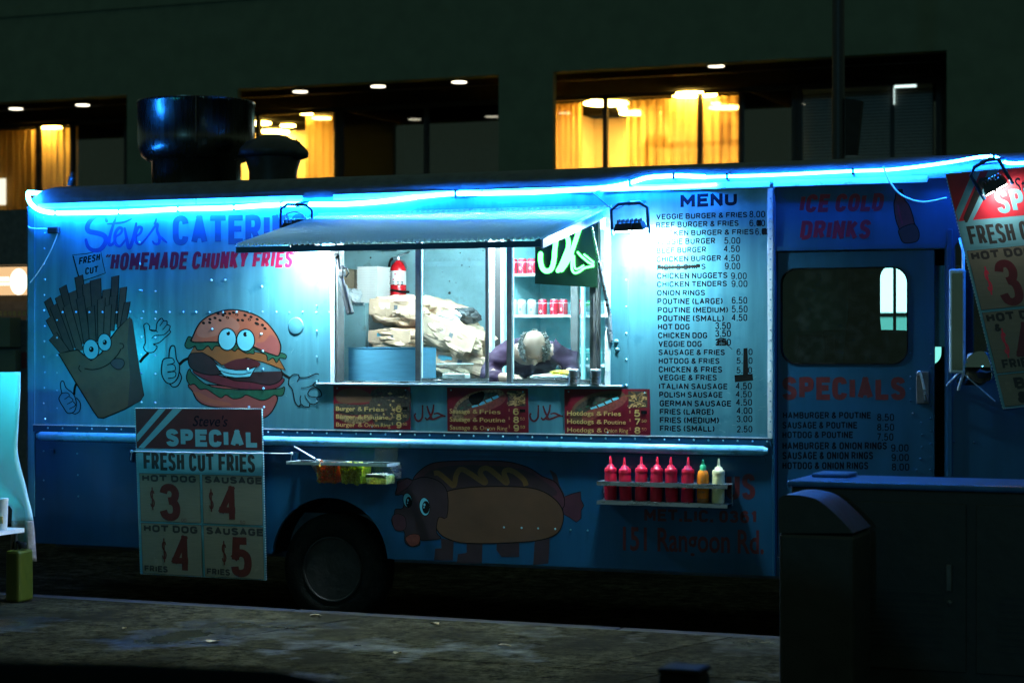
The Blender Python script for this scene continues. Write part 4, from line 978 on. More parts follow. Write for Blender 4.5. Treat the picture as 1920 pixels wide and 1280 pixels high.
# red calligraphy between the menu boards
def halal(mb, f, w, Y, jit=0.0, dbl=False):
    y = [Y]
    def st(pts, ww, mp=None):
        P = smooth([Vector((*f(*p), 0)) for p in pts], n=7); y[0] -= 0.00005
        mb.line([(q.x, q.y) for q in P], ww, y[0], taper=not dbl, map=mp)
        for q in (P[0], P[-1]): mb.ell(q.x, q.y, ww * .45, ww * .45, y[0], n=10)
    st([(0.27, -0.05), (0.265, 0.40), (0.25, 0.78), (0.15, 1.0), (0.05, 0.90), (0.01, 0.62), (0.03, 0.50)], w)
    st([(0.42, 0.0), (0.47, 0.35), (0.53, 0.62), (0.57, 0.80)], w)
    st([(0.63, -0.08), (0.60, 0.35), (0.52, 0.72), (0.42, 0.90), (0.37, 0.80)], w)
    st([(0.66, 0.50), (0.76, 0.46), (0.88, 0.56), (1.0, 0.66)], w * .85); st([(1.0, 0.66), (0.86, 0.68), (0.72, 0.80), (0.60, 0.88), (0.52, 0.86)], w * .95)
for x0, x1 in ((777, 834), (993, 1054)):
    mb = MB().use('dark_red'); halal(mb, lambda u, v: (x0 + u * (x1 - x0), 762 + v * 27), 4.0, -0.0006); mb.build('painted_calligraphy', truck)
# ------------------------------------------------------------------ cab: side, door, mirror
DX0, DX1 = X(1456), X(1771)
DZ1 = px(1600, 469).z; DZ0 = 0.62
mb = MB().use('blue_paint')
qx0, qx1, qz0, qz1 = X(1790), X(1850), Z(1800, 722), Z(1800, 452)
plate(mb, [(XR + 0.001, ZB), (XF, ZB), (XF, ZT), (XR + 0.001, ZT)], [[(DX0, DZ0), (DX1, DZ0), (DX1, DZ1), (DX0, DZ1)], rrect(qx0, qx1, qz0, qz1, 0.04)], 0.002, 0.04)
mb.box((DX0 - 0.02, -0.008, DZ1 + 0.005), (DX1 + 0.01, 0.0015, DZ1 + 0.03)); mb.box((X(1776), -0.012, ZB), (X(1786), 0.0015, DZ1 + 0.12), bev=0.004)
mb.box((XR + 0.002, -0.014, ZB), (XR + 0.02, 0.0015, ZT - 0.03), bev=0.004)
mb.build('cab_panel', truck)
mb = MB().use('roof_paint')
mb.box((XR + 0.001, 0.05, 0.55), (XF, W - 0.002, 0.60)); mb.box((XF - 0.03, 0.045, 0.6), (XF, W - 0.002, 1.75)); mb.box((XF - 0.03, 0.045, 2.75), (XF, W - 0.002, ZT))
wx0, wx1 = X(1649, W), X(1765, W)
plate(mb, [(XR, 0.6), (XF, 0.6), (XF, ZT), (XR, ZT)], [rrect(wx0, wx1, Z(1700, 684, W), Z(1700, 497, W), 0.09)], W, W + 0.03)
mb.use('black_metal'); mb.box((X(1676, W), W - 0.03, Z(1680, 690, W)), (X(1681, W), W - 0.01, Z(1680, 490, W)))
mb.build('cab_shell', truck)
mb = MB().use('cab_glass'); mb.box((XF - 0.018, 0.05, 1.76), (XF - 0.012, W - 0.01, 2.74)); mb.build('windscreen', truck); mb = MB().use('cab_glass'); mb.box((qx0 - 0.01, 0.018, qz0 - 0.01), (qx1 + 0.01, 0.022, qz1 + 0.01)); mb.build('quarter_window', truck); mb = MB().use('cab_glass'); mb.box((wx0 - .01, W + 0.01, Z(1700, 684, W)), (wx1 + .01, W + 0.014, Z(1700, 497, W))); mb.build('far_window', truck)
# door leaf, drawn forward and open by a hand's width
door = bpy.data.objects.new('door', None); COL.objects.link(door); door.parent = truck; door.location = Vector((DX0, 0.02, DZ0)) - truck.location
dx1 = X(1752, 0.015)
mb = MB().use('blue_paint')
wl, wr, wb, wt = X(1464, .015), X(1703, .015), Z(1600, 683, .015), Z(1600, 501, .015)
plate(mb, [(DX0 + 0.005, DZ0 + .01), (dx1, DZ0 + .01), (dx1, DZ1 - 0.008), (DX0 + 0.005, DZ1 - 0.008)], [rrect(wl, wr, wb, wt, 0.10)], 0.012, 0.036)
leaf_mb = mb
mb = MB().use('black_rubber')
o = rrect(wl, wr, wb, wt, 0.10); i_ = rrect(wl + .008, wr - .008, wb + .008, wt - .008, 0.095)
plate(mb, o, [i_], 0.006, 0.030); mb.build('window_seal', door)
mb = MB().use('cab_glass'); mb.box((wl + .004, 0.020, wb + .004), (wr - .004, 0.024, wt - .004)); mb.build('door_window', door)
mb = MB().use('steel')
mb.tube(smooth([px(1722, 702, -.0), px(1721, 700, -.05), px(1725, 698, -.06), px(1731, 720, -.06), px(1735, 745, -.05), px(1733, 752, -.0)]), 0.008)
mb.use('dark_metal'); mb.box(px(1719, 696, 0.0115), px(1742, 757, -0.012), bev=0.006); mb.build('handle', door)
mb = leaf_mb
for y in range(640, 890, 24): mb.dome(px(1745, y, 0.0115), 0.007)
for x, y in ((1707, 662), (1707, 706), (1707, 729), (1707, 751), (1711, 775), (1727, 792), (1729, 815), (1728, 838), (1726, 860), (1718, 881)): mb.dome(px(x, y, 0.0115), 0.007)
for y in range(500, 720, 24): mb.dome(px(1779, y, -.012), 0.006)
for x, y in ((1789, 828), (1826, 829), (1778, 863)): mb.dome(px(x, y, .0015), 0.008)
mb.build('door_leaf', door)
mb = MB().use('dark_red'); YD = 0.0114
text(mb, "SPECIALS", 1466.6, 1697.6, 706.5, 749.5, YD, bold=0.06)
mb.use('navy')
for t, xa, xb, ya, yb in (("HAMBURGER & POUTINE", 1468, 1632.6, 772, 784.3), ("SAUSAGE & POUTINE", 1467, 1607, 790.5, 803), ("HOTDOG & POUTINE", 1467, 1599, 808.6, 821), ("HAMBURGER & ONION RINGS", 1467, 1663, 828.5, 842), ("SAUSAGE & ONION RINGS", 1467, 1637, 846.6, 860.5), ("HOTDOG & ONION RINGS", 1467, 1628, 865.7, 879.2),
                          ("8.50", 1644.5, 1676.4, 775.3, 788.7), ("8.50", 1644.5, 1676.4, 794, 807), ("7.50", 1644, 1675, 811.8, 825.6), ("9.00", 1670.5, 1703.5, 832.5, 846), ("9.00", 1671.5, 1704, 850.5, 863.8), ("8.00", 1672, 1704.8, 868.3, 881.6)):
    text(mb, t, xa, xb, ya, yb, YD, bold=0.03 if t[0] > '9' else 0.01)
mb.build('specials_lettering', door)
mb = MB().use('red_paint')
text(mb, "ICE COLD", 1498, 1654, 365, 398.5, 0.0014, bold=0.05, shear=0.16, dy=-3); mb.use('red_paint'); text(mb, "DRINKS", 1499, 1630, 414, 449.5, 0.0014, bold=0.05, shear=0.14, dy=-2)
mb.build('drinks_lettering', truck)
def c5(x, y): return (1440 + x / 4, 320 + y / 4)
a = Art(); a.y = 0.0016
a.shape([(962, 170), (1012, 168), (1022, 215), (1058, 262), (1085, 340), (1100, 400), (1132, 460), (1125, 520), (1080, 540), (1020, 540), (992, 500), (985, 440), (962, 380), (948, 300), (945, 240), (955, 205)], 'dark_red', c5, 2.0)
a.shape([(985, 440), (1090, 400), (1132, 460), (1125, 520), (1080, 540), (1020, 540), (992, 500)], 'pig_dark', c5, 1.6)
a.shape([(955, 140), (1010, 138), (1014, 168), (960, 172)], 'black_paint', c5, 0, 0)
a.ink([(975, 260), (990, 340), (1010, 400)], c5, 3.0, 'red_paint')
a.build('painted_bottle', truck)

# seats, dash and wheel in the dark of the cab
mb = MB().use('dark_metal'); mb.box((X(1505, .9), 0.7, 1.45), (X(1560, .9), 1.0, Z(1500, 628, .8)), bev=0.02)
mb.box((XR + .03, 1.2, 0.6), (XR + 0.5, 1.9, 2.1), bev=0.02); mb.build('bulkhead_locker', truck)
mb = MB().use('black_rubber')
mb.hexa([(X(1585, .7), .45, 1.5), (X(1655, .7), .45, 1.5), (X(1655, .7), .95, 1.5), (X(1585, .7), .95, 1.5)], [(X(1612, .8), .5, 2.32), (X(1640, .8), .5, 2.32), (X(1640, .8), .9, 2.32), (X(1612, .8), .9, 2.32)])
mb.box((X(1575, .7), .42, 1.25), (X(1700, .7), .98, 1.40), bev=0.03); mb.box((X(1600, .7), .55, 0.6), (X(1660, .7), .85, 1.25)); mb.build('driver_seat', truck)
mb = MB().use('fridge_liner'); mb.box((X(1753, .5), 0.48, Z(1760, 650, .5)), (X(1800, .5), 0.50, Z(1760, 498, .5))); mb.build('partition_panel', truck)
# mirror on its bracket
mb = MB().use('white_trim')
bx = X(1806, -.14)
mb.tube([px(1800, 448, -.004), px(1806, 470, -.14), px(1806, 700, -.14), px(1797, 730, -.004)], 0.010)
mb.tube([px(1806, 690, -.14), px(1775, 722, -.004)], 0.006); mb.tube([px(1806, 700, -.14), px(1866, 752, -.06)], 0.004)
arm = mb.build('mirror_bracket', truck)
mb = MB().use('white_trim')
mb.box(px(1782, 505, -.10), px(1808, 700, -.16), bev=0.012)
mb.box(px(1812, 662, -.20), px(1864, 712, -.10), bev=0.018)
mb.build('mirror_housing', arm)
mb = MB().use('mirror_glass')
mb.box(px(1785, 512, -.163), px(1805, 694, -.166)); mb.lathe([(0.0, -0.03), (0.05, -0.025), (0.085, -0.01), (0.098, 0.0)], px(1839, 688, -.203), 'Y', 24)
mb.build('mirror_face', arm)

# floodlight over the leaning sign
fl = flood(1868, 352, -0.34, 'floodlight', half=0.075, roll=R(-28), pitch=0.35, wall=True, lens='flood_side')

# ------------------------------------------------------------------ vents on the roof
def vent_big():
    Y = 1.1
    v = bpy.data.objects.new('roof_vent', None); COL.objects.link(v); v.parent = truck
    c = px(368, 300, Y); base = Vector((c.x, Y, ZTOP - 0.02)); v.location = base - truck.location
    r = (X(470, Y) - X(266, Y)) / 2 * CT; zb = Z(368, 326, Y); z0 = Z(368, 300, Y); z1 = Z(368, 192, Y)
    mb = MB().use('stainless')
    mb.lathe([(r * .84, z0 - .012), (r * .93, z0 + 0.02), (r * .985, z0 + 0.09), (r * 1.0, z0 + 0.15), (r, z1 - 0.03), (r * 1.012, z1 - 0.028), (r * 1.012, z1)], (c.x, Y, 0), 'Z', 48)
    mb.lathe([(r * 1.012, z1), (r * .97, z1), (r * .95, z1 - 0.10), (0, z1 - 0.10)], (c.x, Y, 0), 'Z', 48)
    mb.box((c.x + r * .52, Y - r * 0.88, z0 + .1), (c.x + r * .535, Y - r * .80, z1), None)
    mb.build('vent_drum', v)
    mb = MB().use('stainless'); mb.lathe([(r * .76, ZTOP - 0.03), (r * .76, z0 - 0.02), (r * .84, z0 - 0.012)], (c.x, Y, 0), 'Z', 40); mb.lathe([(r * .86, ZTOP - .03), (r * .86, ZTOP + 0.03), (r * .77, ZTOP + .035)], (c.x, Y, 0), 'Z', 40)
    mb.build('vent_collar', v)
vent_big()
def vent_small():
    Y = 0.9
    v = bpy.data.objects.new('roof_vent', None); COL.objects.link(v); v.parent = truck
    c = px(512, 330, Y); v.location = Vector((c.x, Y, ZTOP - 0.02)) - truck.location
    def zz(y): return Z(512, y, Y)
    k = lambda a: a / 250.0
    mb = MB().use('black_metal')
    mb.lathe([(k(46), ZTOP - .03), (k(46), zz(322)), (k(53), zz(300)), (k(53), zz(295))], (c.x, Y, 0), 'Z', 32); mb.build('vent_collar', v)
    mb = MB().use('black_metal')
    mb.lathe([(k(53), zz(297)), (k(68), zz(294)), (k(64), zz(280)), (k(50), zz(266)), (k(34), zz(260)), (k(28), zz(256)), (k(14), zz(253)), (0, zz(253))], (c.x, Y, 0), 'Z', 32)
    p = px(566, 290, Y); mb.ball(px(560, 288, Y), 0.075, 0.09, 0.05)
    mb.tube([px(556, 272, Y), px(556, 261, Y)], 0.006); mb.tube([px(553, 270, Y), px(562, 268, Y)], 0.008); mb.build('vent_cap', v)
vent_small()
mb = MB().use('black_metal'); mb.tube([px(133, 348, .5), px(133, 338, .5), px(135, 334, .5), px(136, 323, .5)], 0.02, rs=[0.03, 0.022, 0.022, 0.010])
mb.ball(px(135, 334, .5), 0.025); mb.build('roof_marker', truck)
# ------------------------------------------------------------------ boards and signs hung on the truck
def board_thing(name, quad, Y, thick, label, cat, matname, group=None, edge='white_trim'):
    """quad TL, TR, BR, BL in pixels on the plane y = Y; returns the root and a (u, v) -> photo mapper."""
    P = [px(*q, Y) for q in quad]; c = (P[2] + P[3]) / 2
    t = thing(name, c, label, cat, group)
    mb = MB().use(matname)
    front = [P[3], P[2], P[1], P[0]]; back = [p + Vector((0, thick, 0)) for p in front]
    mb.add(front + back, [(0, 1, 2, 3), (7, 6, 5, 4), (0, 4, 5, 1), (1, 5, 6, 2), (2, 6, 7, 3), (3, 7, 4, 0)])
    b = mb.build('board', t)
    def uv(u, v):
        top = Vector(quad[0]).lerp(Vector(quad[1]), u); bot = Vector(quad[3]).lerp(Vector(quad[2]), u); q = top.lerp(bot, v); return q.x, q.y
    return t, uv
# three red menu boards under the window
spec = [(((625, 722.5), (769, 724.5), (769.5, 805), (626, 803)), "Burger", ("6", "8", "9"), 'red menu board with burger photo, under the open end of the serving window'),
        (((838, 726), (989.5, 728), (991, 811), (839, 808.5)), "Sausage", ("6", "8", "9"), 'red menu board for sausages, between the two painted calligraphy words'),
        (((1058, 729), (1218, 729), (1219.5, 816), (1059, 813)), "Hotdogs", ("5", "7", "8"), 'red menu board for hotdogs, beside the long price list')]
for q, word, pr, lab in spec:
    t, uv = board_thing('menu_board', q, -0.0085, 0.006, lab, 'menu board', 'board_red', 'red menu boards below the serving window')
    Y = -0.0100
    def f(u, v): return uv(u, v)
    a = Art(); a.y = -0.0088
    if word == "Burger":
        a.shape([(.50, .10), (.97, .08), (.99, .45), (.97, .78), (.72, .92), (.52, .85)], 'food_dark', f, 0)
        a.shape([(.03, .30), (.06, .16), (.16, .07), (.30, .06), (.44, .14), (.50, .26), (.47, .36), (.30, .40), (.10, .40)], 'dog_bun', f, 0)
        a.shape([(.02, .42), (.30, .44), (.50, .42), (.50, .62), (.30, .68), (.05, .62)], 'food_dark', f, 0); a.shape([(.05, .66), (.30, .72), (.50, .66), (.46, .82), (.25, .88), (.08, .80)], 'food_brown', f, 0)
        for k in range(60):
            u, v = random.uniform(.55, .96), random.uniform(.12, .8); w, h, r = random.uniform(.012, .035), random.uniform(.012, .04), random.uniform(0, 3)
            a.shape([(u + w * math.cos(r + i), v + h * math.sin(r + i)) for i in (0, 1.4, 3.0, 4.6)], random.choice(['food_gold', 'food_brown', 'carton_side', 'pig_dark']), f, 0, 0)
    else:
        a.shape([(.06, .62), (.12, .34), (.30, .12), (.52, .04), (.68, .06), (.72, .26), (.60, .44), (.40, .56), (.22, .74), (.10, .74)], 'dog_bun' if word == "Hotdogs" else 'food_brown', f, 0)
        a.shape([(.12, .46), (.25, .24), (.45, .12), (.62, .10), (.56, .24), (.36, .38), (.18, .56)], 'food_dark', f, 0)
        for k in range(5): a.ink([(.16 + k * .09, .48 - k * .075), (.2 + k * .09, .44 - k * .075)], f, 2.6, 'leaf_green', 0)
        for k in range(4): a.shape([(.30 + k * .085, .42 - k * .07), (.37 + k * .085, .37 - k * .07), (.39 + k * .085, .42 - k * .07), (.32 + k * .085, .47 - k * .07)], 'eye_white', f, 0, 0)
        a.shape([(.20, .62), (.30, .46), (.50, .36), (.70, .14), (.73, .24), (.62, .42), (.42, .58), (.26, .74)], 'sausage_red', f, 0)
        if word == "Sausage": a.shape([(.27, .20), (.44, .08), (.46, .20), (.40, .36), (.31, .38)], 'black_paint', f, 0)
        a.use('food_dark'); a.poly([f(.75, .05), f(.97, .05), f(.97, .40), f(.75, .40)], a.up())
        for k in range(34):
            u, v, r, L = random.uniform(.77, .95), random.uniform(.08, .37), random.uniform(-1.2, 1.2), random.uniform(.03, .06)
            a.ink([(u - L * math.cos(r), max(.06, v - L * math.sin(r))), (min(.965, u + L * math.cos(r)), min(.39, v + L * math.sin(r)))], f, random.uniform(1.8, 3.2), random.choice(['food_gold', 'food_gold', 'food_brown', 'mustard']), 0)
    a.build('food_photo', t)
    mb = MB().use('gold')
    def line_(txt, u0, u1, v0, v1, bold):
        (xa, ya), (xb, yb) = uv(u0, v0), uv(u1, v0); _, yc = uv(u0, v1)
        text(mb, txt, xa, xb, ya, yc, Y - 0.0022, bold=bold, dy=yb - ya)
    e1 = .36 if word == "Hotdogs" else .30
    for k, tail in enumerate(("Fries", "Poutine", "Onion Ring")):
        v = .46 + k * .185; e = (.66, .715, .74)[k]
        line_(word, .03, e1 - .02, v + .025, v + .125, .015); line_("&", e1 + .015, e1 + .075, v + .03, v + .125, .02)
        line_(tail, e1 + .10, e, v + .03, v + .125, .0 if k == 2 else .01)
        line_("$", .755, .775, v, v + .07, .0); line_(pr[k], .815, .885, v - .01, v + .14, .03)
        if k: line_("50", .90, .955, v + .01, v + .075, .0)
    mb.use('black_paint'); mb.poly([uv(.895, .47), uv(.965, .47), uv(.965, .54), uv(.895, .54)], Y - 0.0026)
    mb.build('lettering', t)
    for u, v in ((.05, .06), (.94, .08), (.5, .95)):
        mb = MB().use('rivet_metal'); mb.dome(px(*uv(u, v), Y), 0.006); mb.build('screw', t)

# price sign tied to the lower side
def price_sign(quad, Y, label, scar, lean):
    t, uv = board_thing('price_sign', quad, Y, 0.012, label, 'price sign', 'sign_white')
    a = Art(); a.y = Y - 0.0003
    f = uv
    def P(u0, v0, u1, v1, m): a.use(m); a.poly([f(u0, v0), f(u1, v0), f(u1, v1), f(u0, v1)], a.up())
    def T(txt, u0, u1, v0, v1, m, bold, shear=0.0):
        a.use(m); y = a.up()
        W_, H_ = (u1 - u0) * 240.0, (v1 - v0) * (440.0 if lean else 320.0)
        text_local(a, txt, W_, H_, bold, lambda x, yy, l: px(*f(u0 + x / W_ * (u1 - u0) + shear * (1 - yy / H_) * (v1 - v0), v0 + yy / H_ * (v1 - v0)), y - .00006 * l))
        a.y -= .0003
    V = (0.0, .207, .322, .585, .855, 1.0) if lean else (0.0, .247, .385, .685, 1.0, 1.0)
    head = 'sign_scarlet' if scar else 'sign_maroon'
    P(.006, .004, .994, V[1] - .004, head)
    for q in ([(.01, .16), (.19, .004), (.245, .004), (.01, .205)], [(.02, .238), (.30, .004), (.375, .004), (.06, .243)]):
        a.use('sign_white'); a.poly([f(*p) for p in q], a.up())
    if scar:
        a.use('sign_black'); a.poly([f(.05, .19), (f(.23, .03)), f(.29, .03), f(.06, .22)], a.up())
    T("Steve's", .45, .72, .045, .105, 'navy', .01, .3)
    T("SPECIAL" if not lean else "SPECIAL", .24 if not lean else .30, .955, .125 if not lean else .09, V[1] - .02, 'sign_white', .06)
    P(.012, V[1] + .004, .988, V[2] - .004, 'sign_white')
    T("FRESH CUT FRIES", .055, .935, V[1] + .02, V[2] - .012, 'sign_black', .06)
    rows = [("$", "3", "$", "4", V[2], V[3]), ("$", "4", "$", "5", V[3], V[4])]
    for k, (d1, n1, d2, n2, va, vb) in enumerate(rows):
        for side_ in (0, 1):
            u0, u1 = ((.02, .495), (.515, .985))[side_]
            P(u0, va + .008, u1, vb - .004, 'sign_cream')
            a.use('sign_black')
            a.line([f(u0, va + .008), f(u1, va + .008), f(u1, vb - .004), f(u0, vb - .004)], 1.0, a.up(), True)
            hh = vb - va
            T(("HOT DOG", "SAUSAGE")[side_], u0 + .02, u1 - .03 + .03 * side_, va + .05 * hh, va + .19 * hh, 'sign_black', .06)
            n = (n1, n2)[side_]
            off = (.15 + .02 * k, .12 + .08 * k)[side_]
            if k == 1 and not lean: off = (.23, .21)[side_]
            if lean and k == 1: off = .16
            T(n, u0 + off, u0 + off + .165, va + .22 * hh, va + .965 * hh, 'number_red' if not scar else 'dark_red', .055)
            T("$", u0 + off - .075, u0 + off - .032, va + .30 * hh, va + .76 * hh, 'number_red' if not scar else 'bright_red', -.01)
            if k == 0: T("50" if side_ else "00", u0 + off + .17, u0 + off + .21, va + .91 * hh, va + .97 * hh, 'number_red', .0)
            if k == 1:
                if lean: T("&", u0 + .06, u0 + .105, va + .22 * hh, va + .34 * hh, 'sign_black', .05); T("FRIES", u0 + .05, u0 + .28, va + .78 * hh, va + .93 * hh, 'sign_black', .055)
                else: T("FRIES", u0 + .015, u0 + .20, va + .83 * hh, va + .95 * hh, 'sign_black', .05)
    if lean:
        P(.02, V[4] + .004, .985, .992, 'sign_cream'); a.use('sign_black'); a.line([f(.02, V[4] + .004), f(.985, V[4] + .004), f(.985, .992), f(.02, .992)], 1.0, a.up(), True)
        T("BURGER", .12, .62, .875, .925, 'sign_black', .06); T("& FRIES", .12, .55, .935, .985, 'sign_black', .06)
    a.build('lettering', t)
    mb = MB().use('white_trim')                     # fluted edge of the sheet
    for q0, q1 in (((0, 0), (1, 0)), ((1, 0), (1, 1)), ((0, 1), (1, 1)), ((0, 0), (0, 1))):
        p, q = px(*f(*q0), Y), px(*f(*q1), Y); n = 70
        for k in range(n):
            c = p.lerp(q, (k + .5) / n); mb.box(c + Vector((-.0022, -.001, -.0022)), c + Vector((.0022, .0125, .0022)))
    mb.build('edge', t)
    return t
price_sign(((252.5, 764.5), (491, 766), (498.8, 1087), (263, 1075)), -0.075, 'tall price sign tied by a white cord to the lower side of the truck', False, False)
price_sign(((1772, 326), (2040, 302), (2150, 738), (1880, 766)), -0.24, 'crooked price sign hung over the cab mirror under its own lamp', True, True)
mb = MB().use('cord')
mb.tube([px(247, 845, -.05), px(258, 846, -.085), px(375, 848.5, -.092), px(493, 849, -.09), px(548, 850, -.05)], 0.0042, n=6)
for x, y in ((247, 846), (547, 850)): mb.ball(px(x, y, -.05), 0.012); mb.tube([px(x, y, -.05), px(x - 2, y + 16, -.045)], 0.003, n=5)
single(mb, 'cord', 'white cord stretched across the tall price sign', 'cord')
mb = MB().use('blue_paint'); mb.box(px(243, 843, -.05), px(250, 866, -.001)); mb.box(px(547, 848, -.05), px(561, 861, -.001)); mb.box(px(91, 842, -.02), px(103, 849, -.001)); mb.build('cleat', truck)

# ------------------------------------------------------------------ bottle rack and bottles
YR0, YR1 = -0.004, -0.145
zt = px(1240, 905, YR1).z; zl = px(1240, 941, YR1).z
rx0, rx1 = X(1119, YR1), X(1364, YR1)
t = thing('bottle_rack', ((rx0 + rx1) / 2, YR1 / 2, zl - 0.03), 'metal rack holding red squeeze bottles on the lower side', 'rack')
bxs = [1145, 1173.6, 1202, 1230, 1259.5, 1288.4, 1318, 1346.4]
bpos = [(X(x, -.075), -.075) for x in bxs]
mb = MB().use('steel')
oc = [[(cx + 0.046 * math.cos(R(18 * k)), cy + 0.046 * math.sin(R(18 * k))) for k in range(20)] for cx, cy in bpos]
loops = [[Vector((a, b, 0)) for a, b in l] for l in [[(rx0, YR1), (rx1, YR1), (rx1, YR0), (rx0, YR0)]] + oc]
tri = tessellate_polygon(loops); flat = [p for l in loops for p in l]
mb.add([(p.x, p.y, zt) for p in flat] + [(p.x, p.y, zt - .004) for p in flat], [list(q) for q in tri] + [[len(flat) + i for i in q[::-1]] for q in tri])
mb.box((rx0, YR1 - .003, zt - 0.028), (rx1, YR1, zt + 0.001)); mb.build('upper_shelf', t)
mb = MB().use('steel'); mb.box((rx0, YR1, zl - 0.004), (rx1, YR0, zl - .001)); mb.box((rx0, YR1 - .003, zl - 0.026), (rx1, YR1, zl)); mb.build('lower_shelf', t)
mb = MB().use('steel')
for xx in (rx0 + .004, (rx0 + rx1) / 2, rx1 - .004): mb.box((xx - .0015, YR0 - .02, zl - .02), (xx + .0015, YR0, zt))
mb.build('bracket', t)
kl = ['red squeeze bottle in the rack, the one at the end nearest the painted hot dog'] + ['red squeeze bottle, %s from the painted hot dog end of the rack' % w for w in ('second', 'third', 'fourth', 'fifth')] + ['red squeeze bottle beside the orange sauce bottle']
H0 = zl
def squeeze(i, x, y, label, m, cat='squeeze bottle', grp='red squeeze bottles in the rack', dz=0.0):
    r = 0.041
    t = thing('squeeze_bottle', (x, y, H0), label, cat, grp)
    mb = MB().use(m); mb.lathe([(r * .92, 0.0), (r, 0.008), (r, 0.155 + dz), (r * .97, 0.17 + dz), (r * .97, 0.178 + dz), (r * .93, 0.18 + dz)], (x, y, H0), 'Z', 24); mb.build('body', t)
    mb = MB().use(m); z = H0 + dz
    mb.lathe([(r * 1.0, 0.180), (r * 1.02, 0.186), (r * 1.0, 0.205), (r * .88, 0.212), (r * .66, 0.214), (r * .62, 0.226), (r * .30, 0.234), (0.011, 0.238), (0.0065, 0.285), (0.005, 0.287), (0.0, 0.287)], (x, y, z), 'Z', 24)
    mb.build('cap', t)
    t.rotation_euler = (R(random.uniform(-1.5, 1.5)), R(random.uniform(-2.2, 2.2)), R(random.uniform(0, 360)))
for i in range(6): squeeze(i, *bpos[i], kl[i], 'ketchup', dz=(-.002, -.004, .002, .002, .003, .003)[i] + .004 - .003 * (i == 1))
squeeze(7, *bpos[7], 'pale yellow squeeze bottle at the end of the rack', 'mayo', grp=None, dz=.004)
x, y = bpos[6]
t = thing('sauce_bottle', (x, y, H0), 'orange hot sauce bottle with a green cap in the rack', 'sauce bottle')
mb = MB().use('hot_sauce'); r = .040
mb.lathe([(r * .9, 0.0), (r, 0.006), (r, 0.11), (r * .97, 0.15), (r * .80, 0.175), (r * .5, 0.185), (r * .42, 0.195)], (x, y, H0 + .028), 'Z', 24); mb.build('body', t)
mb = MB().use('sauce_dark'); mb.lathe([(r * .96, 0), (r * 1.01, 0.004), (r * 1.01, 0.024), (r * .9, 0.027)], (x, y, H0 + .001), 'Z', 24)
for k in range(5): mb.box((x - .02 + k * .009, y - r - .0015, H0 + .065), (x - .0155 + k * .009, y - r + .004, H0 + .078))
mb.build('sediment', t)
mb = MB().use('cap_green'); mb.lathe([(r * .52, 0.19), (r * .52, 0.228), (r * .40, 0.233), (0.010, 0.236), (0.012, 0.242), (0.007, 0.250), (0.009, 0.256), (0.004, 0.268), (0, .27)], (x, y, H0 + .012), 'Z', 20); mb.build('cap', t)

# ------------------------------------------------------------------ topping tray with three clear pans
YT0, YT1 = -0.02, -0.225
ztp = px(630, 867, YT1).z
tx0, tx1 = X(537, YT1), X(726, YT1)
t = thing('topping_tray', ((tx0 + tx1) / 2, -.12, ztp - .1), 'wall tray with three clear pans of toppings beneath the blue rail', 'tray')
mb = MB().use('white_trim'); w_ = 0.017
slots = [(tx0 + .022, tx0 + .19)]
pw = (tx1 - tx0 - .21) / 3
pans = [(tx0 + .205 + k * pw + .006, tx0 + .205 + (k + 1) * pw - .006) for k in range(3)]
loops = [[(tx0, YT1), (tx1, YT1), (tx1, YT0), (tx0, YT0)]] + [[(a, YT1 + .024), (b, YT1 + .024), (b, YT0 - .02), (a, YT0 - .02)] for a, b in slots + pans]
L = [[Vector((p, q, 0)) for p, q in l] for l in loops]; tri = tessellate_polygon(L); flat = [p for l in L for p in l]; n = len(flat)
mb.add([(p.x, p.y, ztp) for p in flat] + [(p.x, p.y, ztp - .003) for p in flat], [list(q) for q in tri] + [[n + i for i in q[::-1]] for q in tri])
mb.box((tx0, YT1 - .002, ztp - .020), (tx1, YT1 + .0015, ztp + .0012)); mb.box((tx1 - .0015, YT1 + .002, ztp - .02), (tx1 + .001, YT0, ztp + .0012)); mb.box((tx0 - .001, YT1 + .002, ztp - .02), (tx0 + .0015, YT0, ztp + .0012))
mb.build('frame', t)
mb = MB().use('steel')
for xx in (tx0 + .16, tx1 - .012): mb.hexa([(xx, YT0 - .04, ztp - .11), (xx + .012, YT0 - .04, ztp - .11), (xx + .012, -.001, ztp - .11), (xx, -.001, ztp - .11)], [(xx, YT1 + .06, ztp - .021), (xx + .012, YT1 + .06, ztp - .021), (xx + .012, -.001, ztp - .021), (xx, -.001, ztp - .021)])
mb.build('bracket', t)
